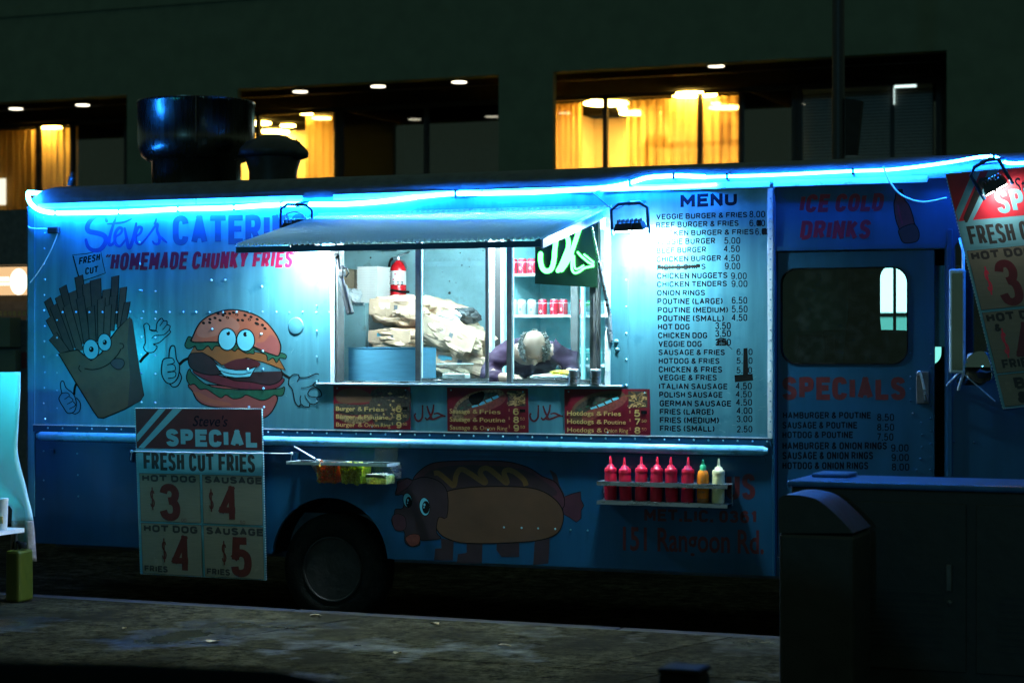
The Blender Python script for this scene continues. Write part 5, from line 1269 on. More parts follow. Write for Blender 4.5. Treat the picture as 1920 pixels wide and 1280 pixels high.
for k, ((a, b), lab) in enumerate(zip(pans, ('clear pan of chopped red and orange relish in the tray', 'clear pan full of green pickles in the tray', 'clear half empty pan of pale relish with its lid up'))):
    p = thing('topping_pan', ((a + b) / 2, (YT0 + YT1) / 2, ztp - .15), lab, 'food pan', 'clear topping pans')
    y0, y1 = YT1 + .026, YT0 - .022; D = .148; s_ = .010
    a, b = a + .001, b - .001
    top = [(a, y0, ztp - .004), (b, y0, ztp - .004), (b, y1, ztp - .004), (a, y1, ztp - .004)]; bot = [(a + s_, y0 + s_, ztp - D), (b - s_, y0 + s_, ztp - D), (b - s_, y1 - s_, ztp - D), (a + s_, y1 - s_, ztp - D)]
    mb = MB().use('clear_plastic'); mb.add(bot + top, [(0, 3, 2, 1), (0, 1, 5, 4), (1, 2, 6, 5), (2, 3, 7, 6), (3, 0, 4, 7)])
    for zz_ in (ztp - .03, ztp - .10): mb.box((a + .004, y0 + .002, zz_), (b - .004, y0 + .006, zz_ + .002))
    mb.build('pan', p)
    hz = (.92, .94, .48)[k]
    i0 = [Vector(q) + Vector((sx * .004, sy * .004, .004)) for q, sx, sy in zip(bot, (1, -1, -1, 1), (1, 1, -1, -1))]
    i1 = [Vector(q).lerp(Vector(w), hz) + Vector((sx * .004, sy * .004, 0)) for q, w, sx, sy in zip(bot, top, (1, -1, -1, 1), (1, 1, -1, -1))]
    mb = MB().use(('salsa_red', 'pickle', 'relish')[k]); mb.hexa(i0, i1)
    for _ in range((130, 110, 140)[k]):
        u, v, ww = random.random(), random.random(), (random.random() if k < 2 else random.uniform(.75, 1))
        front = random.random() < .75
        q = (i0[0].lerp(i0[1], u)).lerp(i1[0].lerp(i1[1], u), ww) if front else i1[0].lerp(i1[1], u).lerp(i1[3].lerp(i1[2], u), v)
        if k == 0: mb.use(random.choice(['salsa_red', 'salsa_red', 'salsa_yellow', 'sauce_dark']))
        rr = (.013, .016, .008)[k]
        rot = Matrix.Rotation(random.uniform(0, 3), 3, random.choice('XYZ'))
        dx, dy, dz = rr * random.uniform(.5, 1.2), .003, rr * random.uniform(.5, 1.4)
        q = Vector((min(max(q.x, a + .016), b - .016), max(q.y, y0 + .008), min(q.z, ztp - .012)))
        mb.ball(q, dx * .75, rr * .5, dz * .75, 7, 5, lambda d: 1 + .25 * math.sin(5 * d.x + 3 * d.z))
    mb.build('filling', p)
    mb = MB().use('clear_plastic')
    if k == 2: mb.hexa([(a, y1 - .006, ztp + .004), (b, y1 - .006, ztp + .004), (b, y1, ztp + .004), (a, y1, ztp + .004)], [(a - .0, y1 + .02, ztp + .14), (b + .0, y1 + .02, ztp + .14), (b, y1 + .024, ztp + .14), (a, y1 + .024, ztp + .14)]); mb.box((a - .002, y1 + .018, ztp + .139), (b + .002, y1 + .026, ztp + .145)); mb.box(((a + b) / 2 - .012, y1 + .0, ztp + .115), ((a + b) / 2 + .012, y1 + .03, ztp + .135))
    else: mb.box((a - .003, y0 - .004, ztp + .002), (b + .003, y1 + .004, ztp + .008)); mb.box(((a + b) / 2 - .02, y0 + .02, ztp + .0085), ((a + b) / 2 + .02, y0 + .035, ztp + .018))
    mb.build('lid', p)
mb = MB().use('white_trim'); mb.tube([px(552, 837, -.12), px(590, 859, -.13)], 0.006); mb.ball(px(597, 862, -.135), .020, .015, .008)
mb.use('salsa_red'); mb.ball(px(603, 864, -.14), .012, .01, .010); mb.tube(smooth([px(603, 864, -.15), px(600, 869, -.232), px(598, 876, -.232)]), .005, n=6)
single(mb, 'spoon', 'long handled white spoon leaning in the topping tray', 'spoon')
# ------------------------------------------------------------------ inside the kitchen
CZ = OZ0 - 0.004                                                   # counter height
mb = MB().use('steel'); mb.box((OX0 - .6, .055, CZ - .06), (OX0 + 0.04, .62, CZ)); mb.box((OX0 + 0.05, .505, CZ - .06), (OX1 + .3, .62, CZ)); mb.build('counter', truck)
# lit tubes under the kitchen ceiling
fx = bpy.data.objects.new('ceiling_light', None); COL.objects.link(fx); fx.parent = truck; fx.location = Vector((-6, .75, ZT - .1)) - truck.location
mb = MB().use('paper_white'); mb.box((OX0 + .05, .12, ZT - .175), (OX1 - .05, .94, ZT - .065)); mb.build('housing', fx)
mb = MB().use('tube_white')
for y in (.20, .86): mb.tube([(OX0 + .1, y, ZT - .20), (OX1 - .1, y, ZT - .20)], .016)
mb.build('tube', fx)
# worktop unit at the back with things on it
Yb = 1.55
zt_ = Z(650, 568, Yb)
mb = MB().use('steel_inside'); mb.box((X(560, Yb), Yb, .86), (X(685, Yb), W - .06, zt_)); mb.use('dark_metal'); mb.box((X(686, Yb), Yb + .05, .86), (X(760, Yb), W - .06, zt_ - .005)); mb.use('steel'); mb.box((X(560, Yb), Yb - .012, zt_ - .02), (X(684, Yb), Yb - .001, zt_ + .002)); mb.use('dark_metal'); mb.box((X(628, Yb), Yb - .004, .9), (X(634, Yb), Yb - .0005, Z(650, 694, Yb)))
single(mb, 'storage_cabinet', 'teal grey steel cabinet inside the kitchen, white boxes on top', 'cabinet')
# back shelf carrying the sacks
Ys = 1.0; zs = Z(800, 712, Ys)
mb = MB().use('rust_steel'); mb.box((X(690, Ys), Ys - .02, .86), (X(934, Ys), W - .4, CZ + .0)); single(mb, 'low_counter', 'dark low counter inside the kitchen under the paper sacks', 'counter')
LZ = CZ + .001
def takeout(x0, x1, y0, y1, z0, n, h, label, mats):
    for k in range(n):
        mb = MB().use(mats)
        j = random.uniform(-.002, .002); a, b = x0 + j, x1 + j; c, d = y0 + j, y1 + j
        mb.hexa([(a + .004, c + .004, z0 + k * h), (b - .004, c + .004, z0 + k * h), (b - .004, d - .004, z0 + k * h), (a + .004, d - .004, z0 + k * h)], [(a, c, z0 + k * h + h * .72), (b, c, z0 + k * h + h * .72), (b, d, z0 + k * h + h * .72), (a, d, z0 + k * h + h * .72)])
        mb.box((a - .002, c - .002, z0 + k * h + h * .73), (b + .002, d + .002, z0 + k * h + h * .93))
        lab = label if k < n - 1 else label.replace('in the', 'on top of the')
        single(mb, 'takeout_box', lab, 'takeout box', 'white takeout boxes stacked by the fire extinguisher')
zb_ = zt_ + .003
takeout(X(669, 1.62), X(707, 1.62), 1.62, 1.86, zb_, 15, (Z(700, 499, 1.62) - zb_) / 15, 'white foam takeout box in the tall stack beside the extinguisher', 'foam_white')
mb = MB().use('cardboard'); mb.hexa([(X(644, 1.8), 1.72, zb_ + .09), (X(668, 1.7), 1.66, zb_ + .06), (X(668, 1.7), 1.95, zb_ + .06), (X(644, 1.8), 1.95, zb_ + .09)], [(X(644, 1.8), 1.72, Z(650, 502, 1.7)), (X(668, 1.7), 1.66, Z(668, 507, 1.7)), (X(668, 1.7), 1.95, Z(668, 507, 1.7)), (X(644, 1.8), 1.95, Z(650, 502, 1.7))])
mb.box((X(636, 1.7), 1.6, zb_), (X(668, 1.7), 1.95, zb_ + .058)); single(mb, 'cardboard_box', 'plain cardboard box beside the white takeout stack', 'box')
def crumple(c, rx, ry, rz, m, amp=.25, seed=0, n=26, k=16, rot=0.0, sq=3.0, tilt=0.0):
    rnd = random.Random(seed); ws = [(Vector((rnd.gauss(0, 1), rnd.gauss(0, 1), rnd.gauss(0, 1))).normalized() * rnd.uniform(3, 9), rnd.uniform(0, 6)) for _ in range(10)]
    mb = MB().use(m)
    rm = Matrix.Rotation(tilt, 3, 'Y') @ Matrix.Rotation(rot, 3, 'Z')
    def fn(d):
        q = (abs(d.x) ** sq + abs(d.y) ** sq + abs(d.z) ** sq) ** (-1 / sq)
        return q * (1 + amp * .12 * sum(abs(math.sin(d.dot(w) + p)) - .6 for w, p in ws))
    b = len(mb.v); mb.ball((0, 0, 0), rx, ry, rz, n, k, fn)
    for i in range(b, len(mb.v)): mb.v[i] = Vector(c) + rm @ mb.v[i]
    for i in range(len(mb.sm)): mb.sm[i] = False
    return mb, rm
mb, _ = crumple(px(660, 556, 1.6), .07, .09, .06, 'plastic_bag', .8, 4); single(mb, 'plastic_bag', 'crumpled clear plastic bag on the steel cabinet', 'plastic bag')
# paper sacks: folded top, label, seam
def sack(cx, cy, Y, w, h, d, rot, tilt, label, seed, lab=None):
    c = px(cx, cy, Y)
    t = thing('paper_sack', (c.x, c.y, c.z - h / 2), label, 'paper sack', 'brown paper sacks stacked in the kitchen')
    mb, rm = crumple(c, w / 2, d / 2, h / 2, 'kraft', .62, seed, 40, 24, rot, 4.2, tilt); mb.build('sack', t)
    def L(x, y, z): return c + rm @ Vector((x * w / 2, y * d / 2, z * h / 2))
    mb = MB().use('paper_white' if lab is None else lab); mb.hexa([L(-.55, -1.04, .0), L(-.12, -1.04, -.02), L(-.12, -.9, -.02), L(-.55, -.9, 0)], [L(-.56, -1.035, .55), L(-.12, -1.035, .52), L(-.12, -.9, .52), L(-.56, -.9, .55)])
    mb.use('label_grey'); mb.hexa([L(.06, -1.045, .0), L(.20, -1.045, -.01), L(.20, -.9, -.01), L(.06, -.9, 0)], [L(.06, -1.04, .38), L(.20, -1.04, .37), L(.20, -.9, .37), L(.06, -.9, .38)]); mb.build('label_sticker', t)
    mb = MB().use('kraft')
    for i in range(9):
        x = -0.96 + i * .24; dz = random.uniform(-.22, .1)
        mb.hexa([L(x, -1.055, -.28 + dz), L(x + .24, -1.055, -.28 - dz * .4), L(x + .24, -1.0, -.1), L(x, -1.0, -.1)], [L(x, -1.02, .78), L(x + .24, -1.02, .78), L(x + .24, -.95, .80), L(x, -.95, .80)]) if i < 8 else None
    fl = mb.build('folded_flap', t)
sack(757, 583, 1.15, .40, .22, .42, .05, R(1), 'brown paper sack on top, leaning against the fire extinguisher', 11)
sack(752, 636, 1.12, .36, .17, .42, .02, R(0), 'brown paper sack lying right under the topmost one', 12, 'label_blue')
sack(858, 632, 1.05, .47, .23, .40, .0, R(22), 'brown paper sack tilted to one side beneath the black bag', 13)
sack(838, 590, 1.45, .46, .20, .30, .0, R(17), 'brown paper sack half hidden behind the window bar', 14)
sack(868, 682, 1.12, .50, .20, .36, .1, R(8), 'shaded brown paper sack at the bottom of the heap', 15, 'label_blue')
mb, _ = crumple(px(872, 592, 1.1), .10, .08, .055, 'black_metal', .9, 21); mb.use('red_wrap'); mb2, _ = crumple(px(852, 588, 1.05), .04, .04, .03, 'red_wrap', .8, 23); mb.add(mb2.v, mb2.f)
single(mb, 'food_bag', 'black and red packet lying on the tilted sack', 'packet')
mb, _ = crumple(px(842, 594, .98), .085, .05, .045, 'plastic_bag', .9, 31); single(mb, 'plastic_wrap', 'loose clear plastic wrap beside the black packet', 'plastic wrap')
# fire extinguisher on the back wall
Ye = 1.95; c = px(747, 560, Ye); r = (X(760, Ye) - X(733.5, Ye)) / 2
t = thing('fire_extinguisher', (c.x, Ye, c.z), 'red fire extinguisher strapped to the kitchen back wall', 'fire extinguisher')
z1 = Z(747, 503, Ye); z2 = Z(747, 492, Ye)
mb = MB().use('extinguisher_red'); mb.lathe([(r, c.z - .05), (r, z1), (r * .92, z1 + .02), (r * .7, z1 + .035), (r * .35, z2 + .01), (r * .28, z2 + .015)], (c.x, Ye, 0), 'Z', 28); mb.build('cylinder', t)
mb = MB().use('paper_white'); mb.lathe([(r * 1.012, Z(747, 534, Ye)), (r * 1.012, Z(747, 508, Ye))], (c.x, Ye, 0), 'Z', 28)
mb.use('bright_red'); mb.ball(px(741, 514, Ye - r * .97), .009, .004, .009); mb.ball(px(738, 524, Ye - r * .97), .007, .004, .007); mb.use('sign_black')
for k in range(6): mb.box(px(736 + (k % 3) * 8, 528 + k // 3 * 4, Ye - r * 1.02), px(740 + (k % 3) * 8, 530 + k // 3 * 4, Ye - r * .9))
mb.build('label_band', t)
mb = MB().use('steel'); mb.tube([(c.x, Ye, z2), (c.x, Ye, z2 + .05)], .018); mb.tube([px(742, 482, Ye), px(768, 472, Ye)], .008); mb.tube([px(746, 484, Ye), px(758, 492, Ye), px(763, 503, Ye - .02)], .009); mb.lathe([(.016, -.02), (.016, .0)], px(742, 484, Ye - .02), 'Y'); mb.build('valve', t)
mb = MB().use('black_rubber'); mb.tube(smooth([px(740, 484, Ye), px(733, 487, Ye - .01), px(730, 500, Ye - .02), px(730, 540, Ye - .02), px(731, 562, Ye - .02)]), .011); mb.box((c.x - r * 1.08, Ye - r * 1.08, Z(747, 547, Ye)), (c.x + r * 1.1, Ye + r, Z(747, 543, Ye)), Matrix.Rotation(R(8), 3, 'Y')); mb.build('hose', t)
# steel box on the counter in the open half, tub and plate behind the glass
Yx = .12
bx0, bx1, bz1 = X(653, Yx), X(779, Yx), Z(700, 652, Yx)
mb = MB().use('box_steel'); mb.box((bx0, Yx, CZ + .001), (bx1, Yx + .35, bz1 - .003), bev=.004); mb.box((bx0 - .004, Yx - .004, bz1 - .002), (bx1 + .002, Yx + .354, bz1 + .004))
single(mb, 'steel_box', 'brushed steel box on the counter in the open window', 'steel box')
Yp = .20
c = px(838, 700, Yp)
mb = MB().use('foam_white'); mb.lathe([(.0, .004), (.09, .004), (.13, .02), (.155, .028), (.157, .024), (.13, .012), (.09, 0), (0, 0)], (c.x, Yp, CZ + .001), 'Z', 32); single(mb, 'plate', 'fluted white plate under the plastic tub', 'plate')
x0, x1 = X(826, Yp), X(880, Yp)
mb = MB().use('clear_plastic'); zz0, zz1 = CZ + .030, Z(850, 682, Yp)
mb.add([(x0 + .01, Yp - .05, zz0), (x1 - .01, Yp - .05, zz0), (x1 - .01, Yp + .06, zz0), (x0 + .01, Yp + .06, zz0), (x0, Yp - .06, zz1), (x1, Yp - .06, zz1), (x1, Yp + .07, zz1), (x0, Yp + .07, zz1)], [(0, 3, 2, 1), (0, 1, 5, 4), (1, 2, 6, 5), (2, 3, 7, 6), (3, 0, 4, 7)])
mb.use('white_trim'); mb.tube([(x0, Yp - .06, zz1), (x1, Yp - .06, zz1), (x1, Yp + .07, zz1), (x0, Yp + .07, zz1), (x0, Yp - .06, zz1)], .003, n=6)
mb.use('foam_white'); mb.box((x0 + .03, Yp - .045, zz0 + .002), (x1 - .012, Yp + .05, zz0 + .04), bev=.01)
single(mb, 'plastic_tub', 'clear plastic tub of napkins behind the glass', 'tub')
for k, (x, y0, y1, lab) in enumerate(((1076, 692, 722, 'steel shaker on the sill in front of the lit paper'), (1117, 692, 722, 'steel shaker on the sill at the corner of the opening'))):
    Y = -.012; c = px(x, 720, Y); r = .036; h = Z(x, y0, Y) - OZ0
    mb = MB().use('steel'); mb.lathe([(r * .96, 0), (r, .003), (r, h * .78), (r * 1.05, h * .80), (r * 1.05, h * .96), (r * .95, h), (0, h)], (c.x, Y, OZ0 + .0015), 'Z', 26)
    single(mb, 'shaker', lab, 'shaker', 'steel shakers on the serving sill')
mb, _ = crumple(px(1055, 700, .22), .075, .05, .022, 'yellow_food', .8, 41); single(mb, 'yellow_wrapper', 'crumpled yellow wrapper on the counter before the bowed man', 'wrapper')
mb, _ = crumple(px(1030, 706, .18), .13, .06, .014, 'paper_white', .6, 43); single(mb, 'paper_sheet', 'crumpled sheet of white paper on the counter', 'paper')
# white post, back wall screws and conduit
mb = MB().use('white_trim'); mb.box((X(911, 1.0), 1.0, .86), (X(922, 1.0), 1.06, ZT - .07)); mb.build('kitchen_post', truck)
mb = MB().use('black_metal')
for x, y, r in ((695, 483, .008), (863, 474, .006), (866, 497, .007), (843, 549, .012), (843, 527, .006), (906, 470, .006), (830, 510, .004), (855, 530, .004), (880, 500, .005), (818, 498, .004)): mb.dome(px(x, y, W - .052), r)
mb.box(px(718, 463, W - .3), px(745, 470, W - .06), bev=.004); mb.build('wall_screws', truck)
# steam hood lip over the grill
# ---- drinks fridge
fx0, fx1, fy0, fy1 = X(938, 1.3), X(1150, 1.3), 1.3, 2.05
fz0, fz1 = .86, ZT - .12
t = thing('drinks_fridge', ((fx0 + fx1) / 2, 1.6, fz0), 'tall glass front drinks fridge behind the bowed man', 'fridge')
mb = MB().use('fridge_liner'); mb.box((fx0, fy1, fz0), (fx1, fy1 + .02, fz1)); mb.box((fx0, fy0 + .05, fz0), (fx0 + .03, fy1 - .001, fz1)); mb.box((fx1 - .03, fy0 + .05, fz0), (fx1, fy1 - .001, fz1)); mb.box((fx0 + .031, fy0 + .05, fz1 - .03), (fx1 - .031, fy1 - .001, fz1)); mb.box((fx0 + .031, fy0 + .05, fz0), (fx1 - .031, fy1 - .001, fz0 + .03)); mb.build('cabinet', t)
mb = MB().use('black_metal'); mb.box((fx0 - .05, fy0, fz0), (fx0 + .001, fy0 + .05, fz1)); mb.use('white_trim'); mb.box((fx0 + .002, fy0, fz0), (fx0 + .02, fy0 + .045, fz1)); mb.use('dark_metal'); mb.box((X(1070, fy0), fy0 - .002, fz0), (X(1083, fy0), fy0 + .04, fz1)); mb.use('fridge_liner'); mb.box((X(1089, fy0), fy0, fz0), (X(1095, fy0), fy0 + .03, fz1)); mb.build('door_frame', t)
mb = MB().use('fridge_tube'); mb.tube([(fx0 + .05, fy0 + .10, fz0 + .3), (fx0 + .05, fy0 + .10, fz1 - .1)], .010); mb.tube([(fx1 - .05, fy0 + .10, fz0 + .3), (fx1 - .05, fy0 + .10, fz1 - .1)], .010); mb.build('light_tube', t)
ysh = 1.45
for y in (514, 591, 683):
    z = Z(1000, y, ysh)
    mb = MB().use('white_trim'); mb.box((fx0 + .032, ysh - .05, z - .012), (fx1 - .032, fy1 - .02, z - .004)); mb.box((fx0 + .032, ysh - .056, z - .016), (fx1 - .032, ysh - .051, z + .004))
    xx = fx0 + .06
    while xx < fx1 - .05: mb.tube([(xx, ysh - .05, z), (xx, ysh - .05, z + .09), (xx + .0, ysh + .2, z + .09)], .0022, n=5); xx += .082
    mb.tube([(fx0 + .04, ysh - .05, z + .09), (fx1 - .04, ysh - .05, z + .09)], .0022, n=5); mb.build('wire_shelf', t)
rows = [(514, [(962, 'r'), (979.5, 'r'), (997, 'r')], 'top'), (591, [(963, 's'), (979, 's'), (997.5, 's'), (1017.5, 'r'), (1039, 'r'), (1056, 'r'), (1085, 'r')], 'middle'), (683, [(1066, 'b'), (1088, 't'), (1104, 't'), (1120, 't')], 'lower')]
words = {'r': 'red', 's': 'silver', 'b': 'blue', 't': 'teal'}
lab = {(0, 0): 'red can on the top fridge shelf, farthest from the green sign', (0, 1): 'red can on the top fridge shelf, between two red cans', (0, 2): 'red can on the top fridge shelf, touching the green sign edge',
       (1, 0): 'silver can on the middle shelf, by the fridge edge', (1, 1): 'silver can on the middle shelf, between two silver cans', (1, 2): 'silver can on the middle shelf, next to a red can', (1, 3): 'red can on the middle shelf, next to a silver can', (1, 4): 'red can on the middle shelf, between two red cans', (1, 5): 'red can on the middle shelf, last before the dark door bar', (1, 6): 'red can on the middle shelf, beyond the dark door bar',
       (2, 0): 'blue can on the lower shelf beside the man', (2, 1): 'teal can on the lower shelf, next to the blue can', (2, 2): 'teal can on the lower shelf, between two teal cans', (2, 3): 'teal can on the lower shelf at the fridge wall'}
for i, (y, cans, nm) in enumerate(rows):
    z = Z(1000, y, ysh) - .002
    for j, (x, k) in enumerate(cans):
        c = (X(x, ysh), ysh, z); r, h = .034, .122
        mb = MB().use({'r': 'can_red', 's': 'can_silver', 'b': 'can_blue', 't': 'can_teal'}[k]); mb.lathe([(r * .8, 0), (r, .008), (r, h - .012), (r * .82, h - .002)], c, 'Z', 18)
        mb.use('can_silver'); mb.lathe([(r * .84, h - .002), (r * .84, h), (r * .78, h), (r * .76, h - .004), (0, h - .004)], c, 'Z', 18)
        mb.use('paper_white' if k != 's' else 'label_blue'); mb.ball((c[0] + random.uniform(-.006, .006), c[1] - r * .93, c[2] + random.uniform(.03, .05)), .009, .004, .012, 8, 6)
        single(mb, 'drink_can', lab[(i, j)], 'can', 'drink cans in the fridge')
mb = MB().use('cap_green'); mb.hexa([px(1096, 578, 1.5), px(1120, 562, 1.5), px(1120, 562, 1.6), px(1096, 578, 1.6)], [px(1098, 569, 1.5), px(1118, 548, 1.5), px(1118, 548, 1.6), px(1098, 569, 1.6)]); mb.use('can_teal'); mb.box(px(1098, 585, 1.5), px(1122, 572, 1.6), bev=.006)
single(mb, 'juice_carton', 'green drink carton lying across the fridge shelf', 'carton')
# ---- LED sign behind the glass
Yl = -.008
q = [(1003.5, 424), (1122, 416), (1119.5, 539), (1003, 532)]
t, uv = board_thing('led_sign', q, Yl, .02, 'dark green LED sign with glowing calligraphy in the window', 'LED sign', 'led_board')
def c6(x, y): return (900 + x / 3.765, 400 + y / 3.765)
mb = MB().use('led_green'); yl = [Yl - .013]
def neon(pts, w, sm=True):
    P = [c6(*p) for p in pts]
    P = [(p.x, p.y) for p in smooth([Vector((*p, 0)) for p in P], n=7)] if sm else P
    yl[0] -= .0003; w *= 1.08; mb.line(P, w, yl[0])
    for e in (P[0], P[-1]): mb.ell(e[0], e[1], w * .48, w * .48, yl[0] , n=10)
neon([(540, 165), (528, 260), (522, 330), (505, 390), (470, 408), (440, 385), (427, 330), (428, 285)], 8.5)
neon([(598, 150), (622, 185), (622, 240), (600, 300), (575, 360), (550, 405)], 8.0)
neon([(700, 115), (672, 200), (640, 290), (610, 350), (575, 400)], 8.0)
neon([(655, 270), (648, 340), (650, 395), (668, 420), (700, 412), (740, 385), (800, 372)], 4.2)
neon([(690, 275), (712, 300), (735, 320), (765, 345), (800, 362)], 4.0)
neon([(735, 290), (770, 318), (802, 345)], 3.4)
neon([(664, 300), (668, 380), (690, 392), (730, 368)], 3.4)
mb.build('lit_letters', t)
for w_ in ([px(1010, 430, Yl), px(1010, 408, Yl)], [px(1116, 425, Yl), px(1116, 405, Yl)], smooth([px(1121, 500, Yl), px(1124, 600, .0), px(1124, 700, .0)])):
    mb = MB().use('black_metal'); mb.tube(w_, .0035, n=5); mb.build('hanging_wire', t)

# ------------------------------------------------------------------ the man bowed over the counter
def skin_mesh(name, pts, edges, rad, m, parent, levels=2, root=0):
    me = bpy.data.meshes.new(name); o0 = wloc(parent)
    me.from_pydata([Vector(p) - o0 for p in pts], edges, [])
    ob = bpy.data.objects.new(name, me); COL.objects.link(ob)
    sk = ob.modifiers.new('skin', 'SKIN'); sk.use_smooth_shade = True
    for i, r in enumerate(rad):
        r = r if isinstance(r, tuple) else (r, r); me.skin_vertices[0].data[i].radius = r
        me.skin_vertices[0].data[i].use_root = (i == root)
    ss = ob.modifiers.new('sub', 'SUBSURF'); ss.levels = levels; ss.render_levels = levels
    new = bpy.data.meshes.new_from_object(ob.evaluated_get(bpy.context.evaluated_depsgraph_get()))
    bpy.data.objects.remove(ob); new.name = name; new.materials.clear(); new.materials.append(M[m])
    for p in new.polygons: p.use_smooth = True; p.material_index = 0
    o = bpy.data.objects.new(name, new); COL.objects.link(o); o.parent = parent
    return o
Yh = .42
hc = px(1002, 650, Yh); hx = hc.x
man = thing('person', (hx, 1.0, .851), 'balding man in a purple shirt bowed low behind the glass', 'person')
fz = .86
sh = 0.19
hx -= .035
hips = Vector((hx, 1.02, fz + .92)); chest = Vector((hx, .72, 1.93)); neck = Vector((hx, .57, 1.985)); skull = Vector((hx, .47, 2.0))
pts = [hips, Vector((hx, .90, 1.86)), chest, neck, Vector((hx, .50, 1.99)), hc + Vector((0, .03, .0)), hc + Vector((0, -.05, -.06))]
edges = [(0, 1), (1, 2), (2, 3), (3, 4), (4, 5), (5, 6)]
rad = [(.14, .10), (.13, .09), (.12, .085), (.062, .062), (.07, .07), (.085, .10), (.075, .085)]
def add_chain(frm, chain, rr):
    p = frm
    for q, r in zip(chain, rr): pts.append(Vector(q)); rad.append(r); edges.append((p, len(pts) - 1)); p = len(pts) - 1
    return p
ends = []
for s_ in (-1, 1):
    w = add_chain(2, [(hx + s_ * .19, .68, 1.94), (hx + s_ * .29, .60, 1.80), (hx + s_ * .24, .40, 1.765), (hx + s_ * .10, .27, CZ + .045)], [(.065, .065), .048, .04, .030])
    ends.append(w)
    for k in range(4):                                         # fingers resting on the paper
        dx = s_ * (.022 - k * .015)
        add_chain(w, [(hx + s_ * .085 + dx, .245, CZ + .040), (hx + s_ * .07 + dx * 1.3, .205 + .006 * abs(k - 1), CZ + .030), (hx + s_ * .06 + dx * 1.4, .180 + .008 * abs(k - 1), CZ + .015)], [.012, .0095, .008])
    add_chain(w, [(hx + s_ * .062, .262, CZ + .035), (hx + s_ * .040, .235, CZ + .02)], [.012, .009])
    add_chain(0, [(hx + s_ * .10, 1.03, fz + .80), (hx + s_ * .11, 1.02, fz + .46), (hx + s_ * .11, 1.06, fz + .09), (hx + s_ * .12, .93, fz + .035)], [.09, .062, .045, .035])
def turn(p): return Vector((hc.x, hc.y, 0)) + Matrix.Rotation(R(19), 3, 'Z') @ (Vector(p) - Vector((hc.x, hc.y, 0)))
pts = [turn(p) for p in pts]
body = skin_mesh('body', pts, edges, rad, 'skin', man)
# skull, ears, nose and brow as one cap over the neck: crown towards the window, face down
mb = MB().use('skin')
tilt = Matrix.Rotation(R(21), 3, 'Z') @ Matrix.Rotation(R(52), 3, 'X')
def headpt(d, k=1.0): return tilt @ Vector((d.x * .084 * k, d.y * .104 * k, d.z * .118 * k))
b = len(mb.v); mb.ball((0, 0, 0), .084, .104, .118, 28, 18, lambda d: 1 + .03 * math.sin(3 * d.z) - (.05 * max(0, -d.z) if d.y < 0 else 0))
for i in range(len(mb.v)): mb.v[i] = hc + tilt.transposed() @ mb.v[i] if False else hc + tilt @ mb.v[i]
for s_ in (-1, 1): mb.ball(hc + tilt @ Vector((s_ * .086, .012, -.01)), .013, .022, .034, 10, 8)
mb.ball(hc + tilt @ Vector((0, -.112, -.025)), .016, .022, .028, 10, 8)
for s_ in (-1, 1): mb.ball(hc + tilt @ Vector((s_ * .033, -.094, .008)), .014, .010, .009, 10, 8)
mb.ball(hc + tilt @ Vector((0, -.092, -.066)), .026, .012, .009, 10, 8)
hm = mb.build('head', man)
# hair: a fringe round sides and nape, made of short curls, bald crown
rnd = random.Random(5); mb = MB().use('grey_hair')
for k in range(2200):
    d = Vector((rnd.gauss(0, 1), rnd.gauss(0, 1), rnd.gauss(0, 1))).normalized()
    side_hair = abs(d.x) > .60 and d.z > -.75 and d.y > -.75
    nape = d.y > .25 and d.z < .55
    brow = False
    if not (side_hair or nape): continue
    if d.z > .62: continue
    big = 1.0 + (.34 if abs(d.x) > .6 else .08) * rnd.uniform(.4, 1)
    p = hc + tilt @ Vector((d.x * .084 * big, d.y * .104 * big, d.z * .118 * (1.02)))
    p += Vector((rnd.gauss(0, .004), rnd.gauss(0, .004), rnd.gauss(0, .004))); r = rnd.uniform(.0035, .0075); mb.ball(p, r * rnd.uniform(.7, 1.6), r * rnd.uniform(.7, 1.6), r, 5, 4)
mb.build('hair', man)
spts = [Vector((hx, 1.03, fz + .82)), Vector((hx, 1.0, fz + .95)), Vector((hx, .88, 1.875)), Vector((hx, .72, 1.94)), Vector((hx, .62, 1.975))]
se = [(0, 1), (1, 2), (2, 3), (3, 4)]; sr = [(.17, .13), (.17, .13), (.16, .125), (.165, .125), (.115, .10)]
for s_ in (-1, 1):
    p = 3
    for q, r in zip([(hx + s_ * .17, .70, 1.955), (hx + s_ * .235, .66, 1.90), (hx + s_ * .295, .60, 1.79), (hx + s_ * .27, .47, 1.765), (hx + s_ * .19, .34, 1.76)], [(.09, .09), .080, .070, .060, .048]):
        spts.append(Vector(q)); sr.append(r); se.append((p, len(spts) - 1)); p = len(spts) - 1
spts = [turn(p) for p in spts]
sh_ = skin_mesh('shirt', spts, se, sr, 'purple_shirt', man, levels=3)
from mathutils import noise as mn
for v in sh_.data.vertices:
    q = Vector((v.co.x * 7, v.co.y * 7, v.co.z * 16)); v.co += v.normal * (.022 * mn.noise(q) + .010 * mn.noise(q * 2.3))
tp = [Vector((hx, 1.03, fz + .90)), Vector((hx, 1.03, fz + .84))]; te = [(0, 1)]; tr = [(.165, .125), (.165, .13)]
for s_ in (-1, 1):
    p = 1
    for q, r in zip([(hx + s_ * .10, 1.03, fz + .74), (hx + s_ * .11, 1.02, fz + .46), (hx + s_ * .11, 1.06, fz + .12)], [.105, .08, .068]):
        tp.append(Vector(q)); tr.append(r); te.append((p, len(tp) - 1)); p = len(tp) - 1
tp = [turn(p) for p in tp]
skin_mesh('trousers', tp, te, tr, 'black_cloth', man)
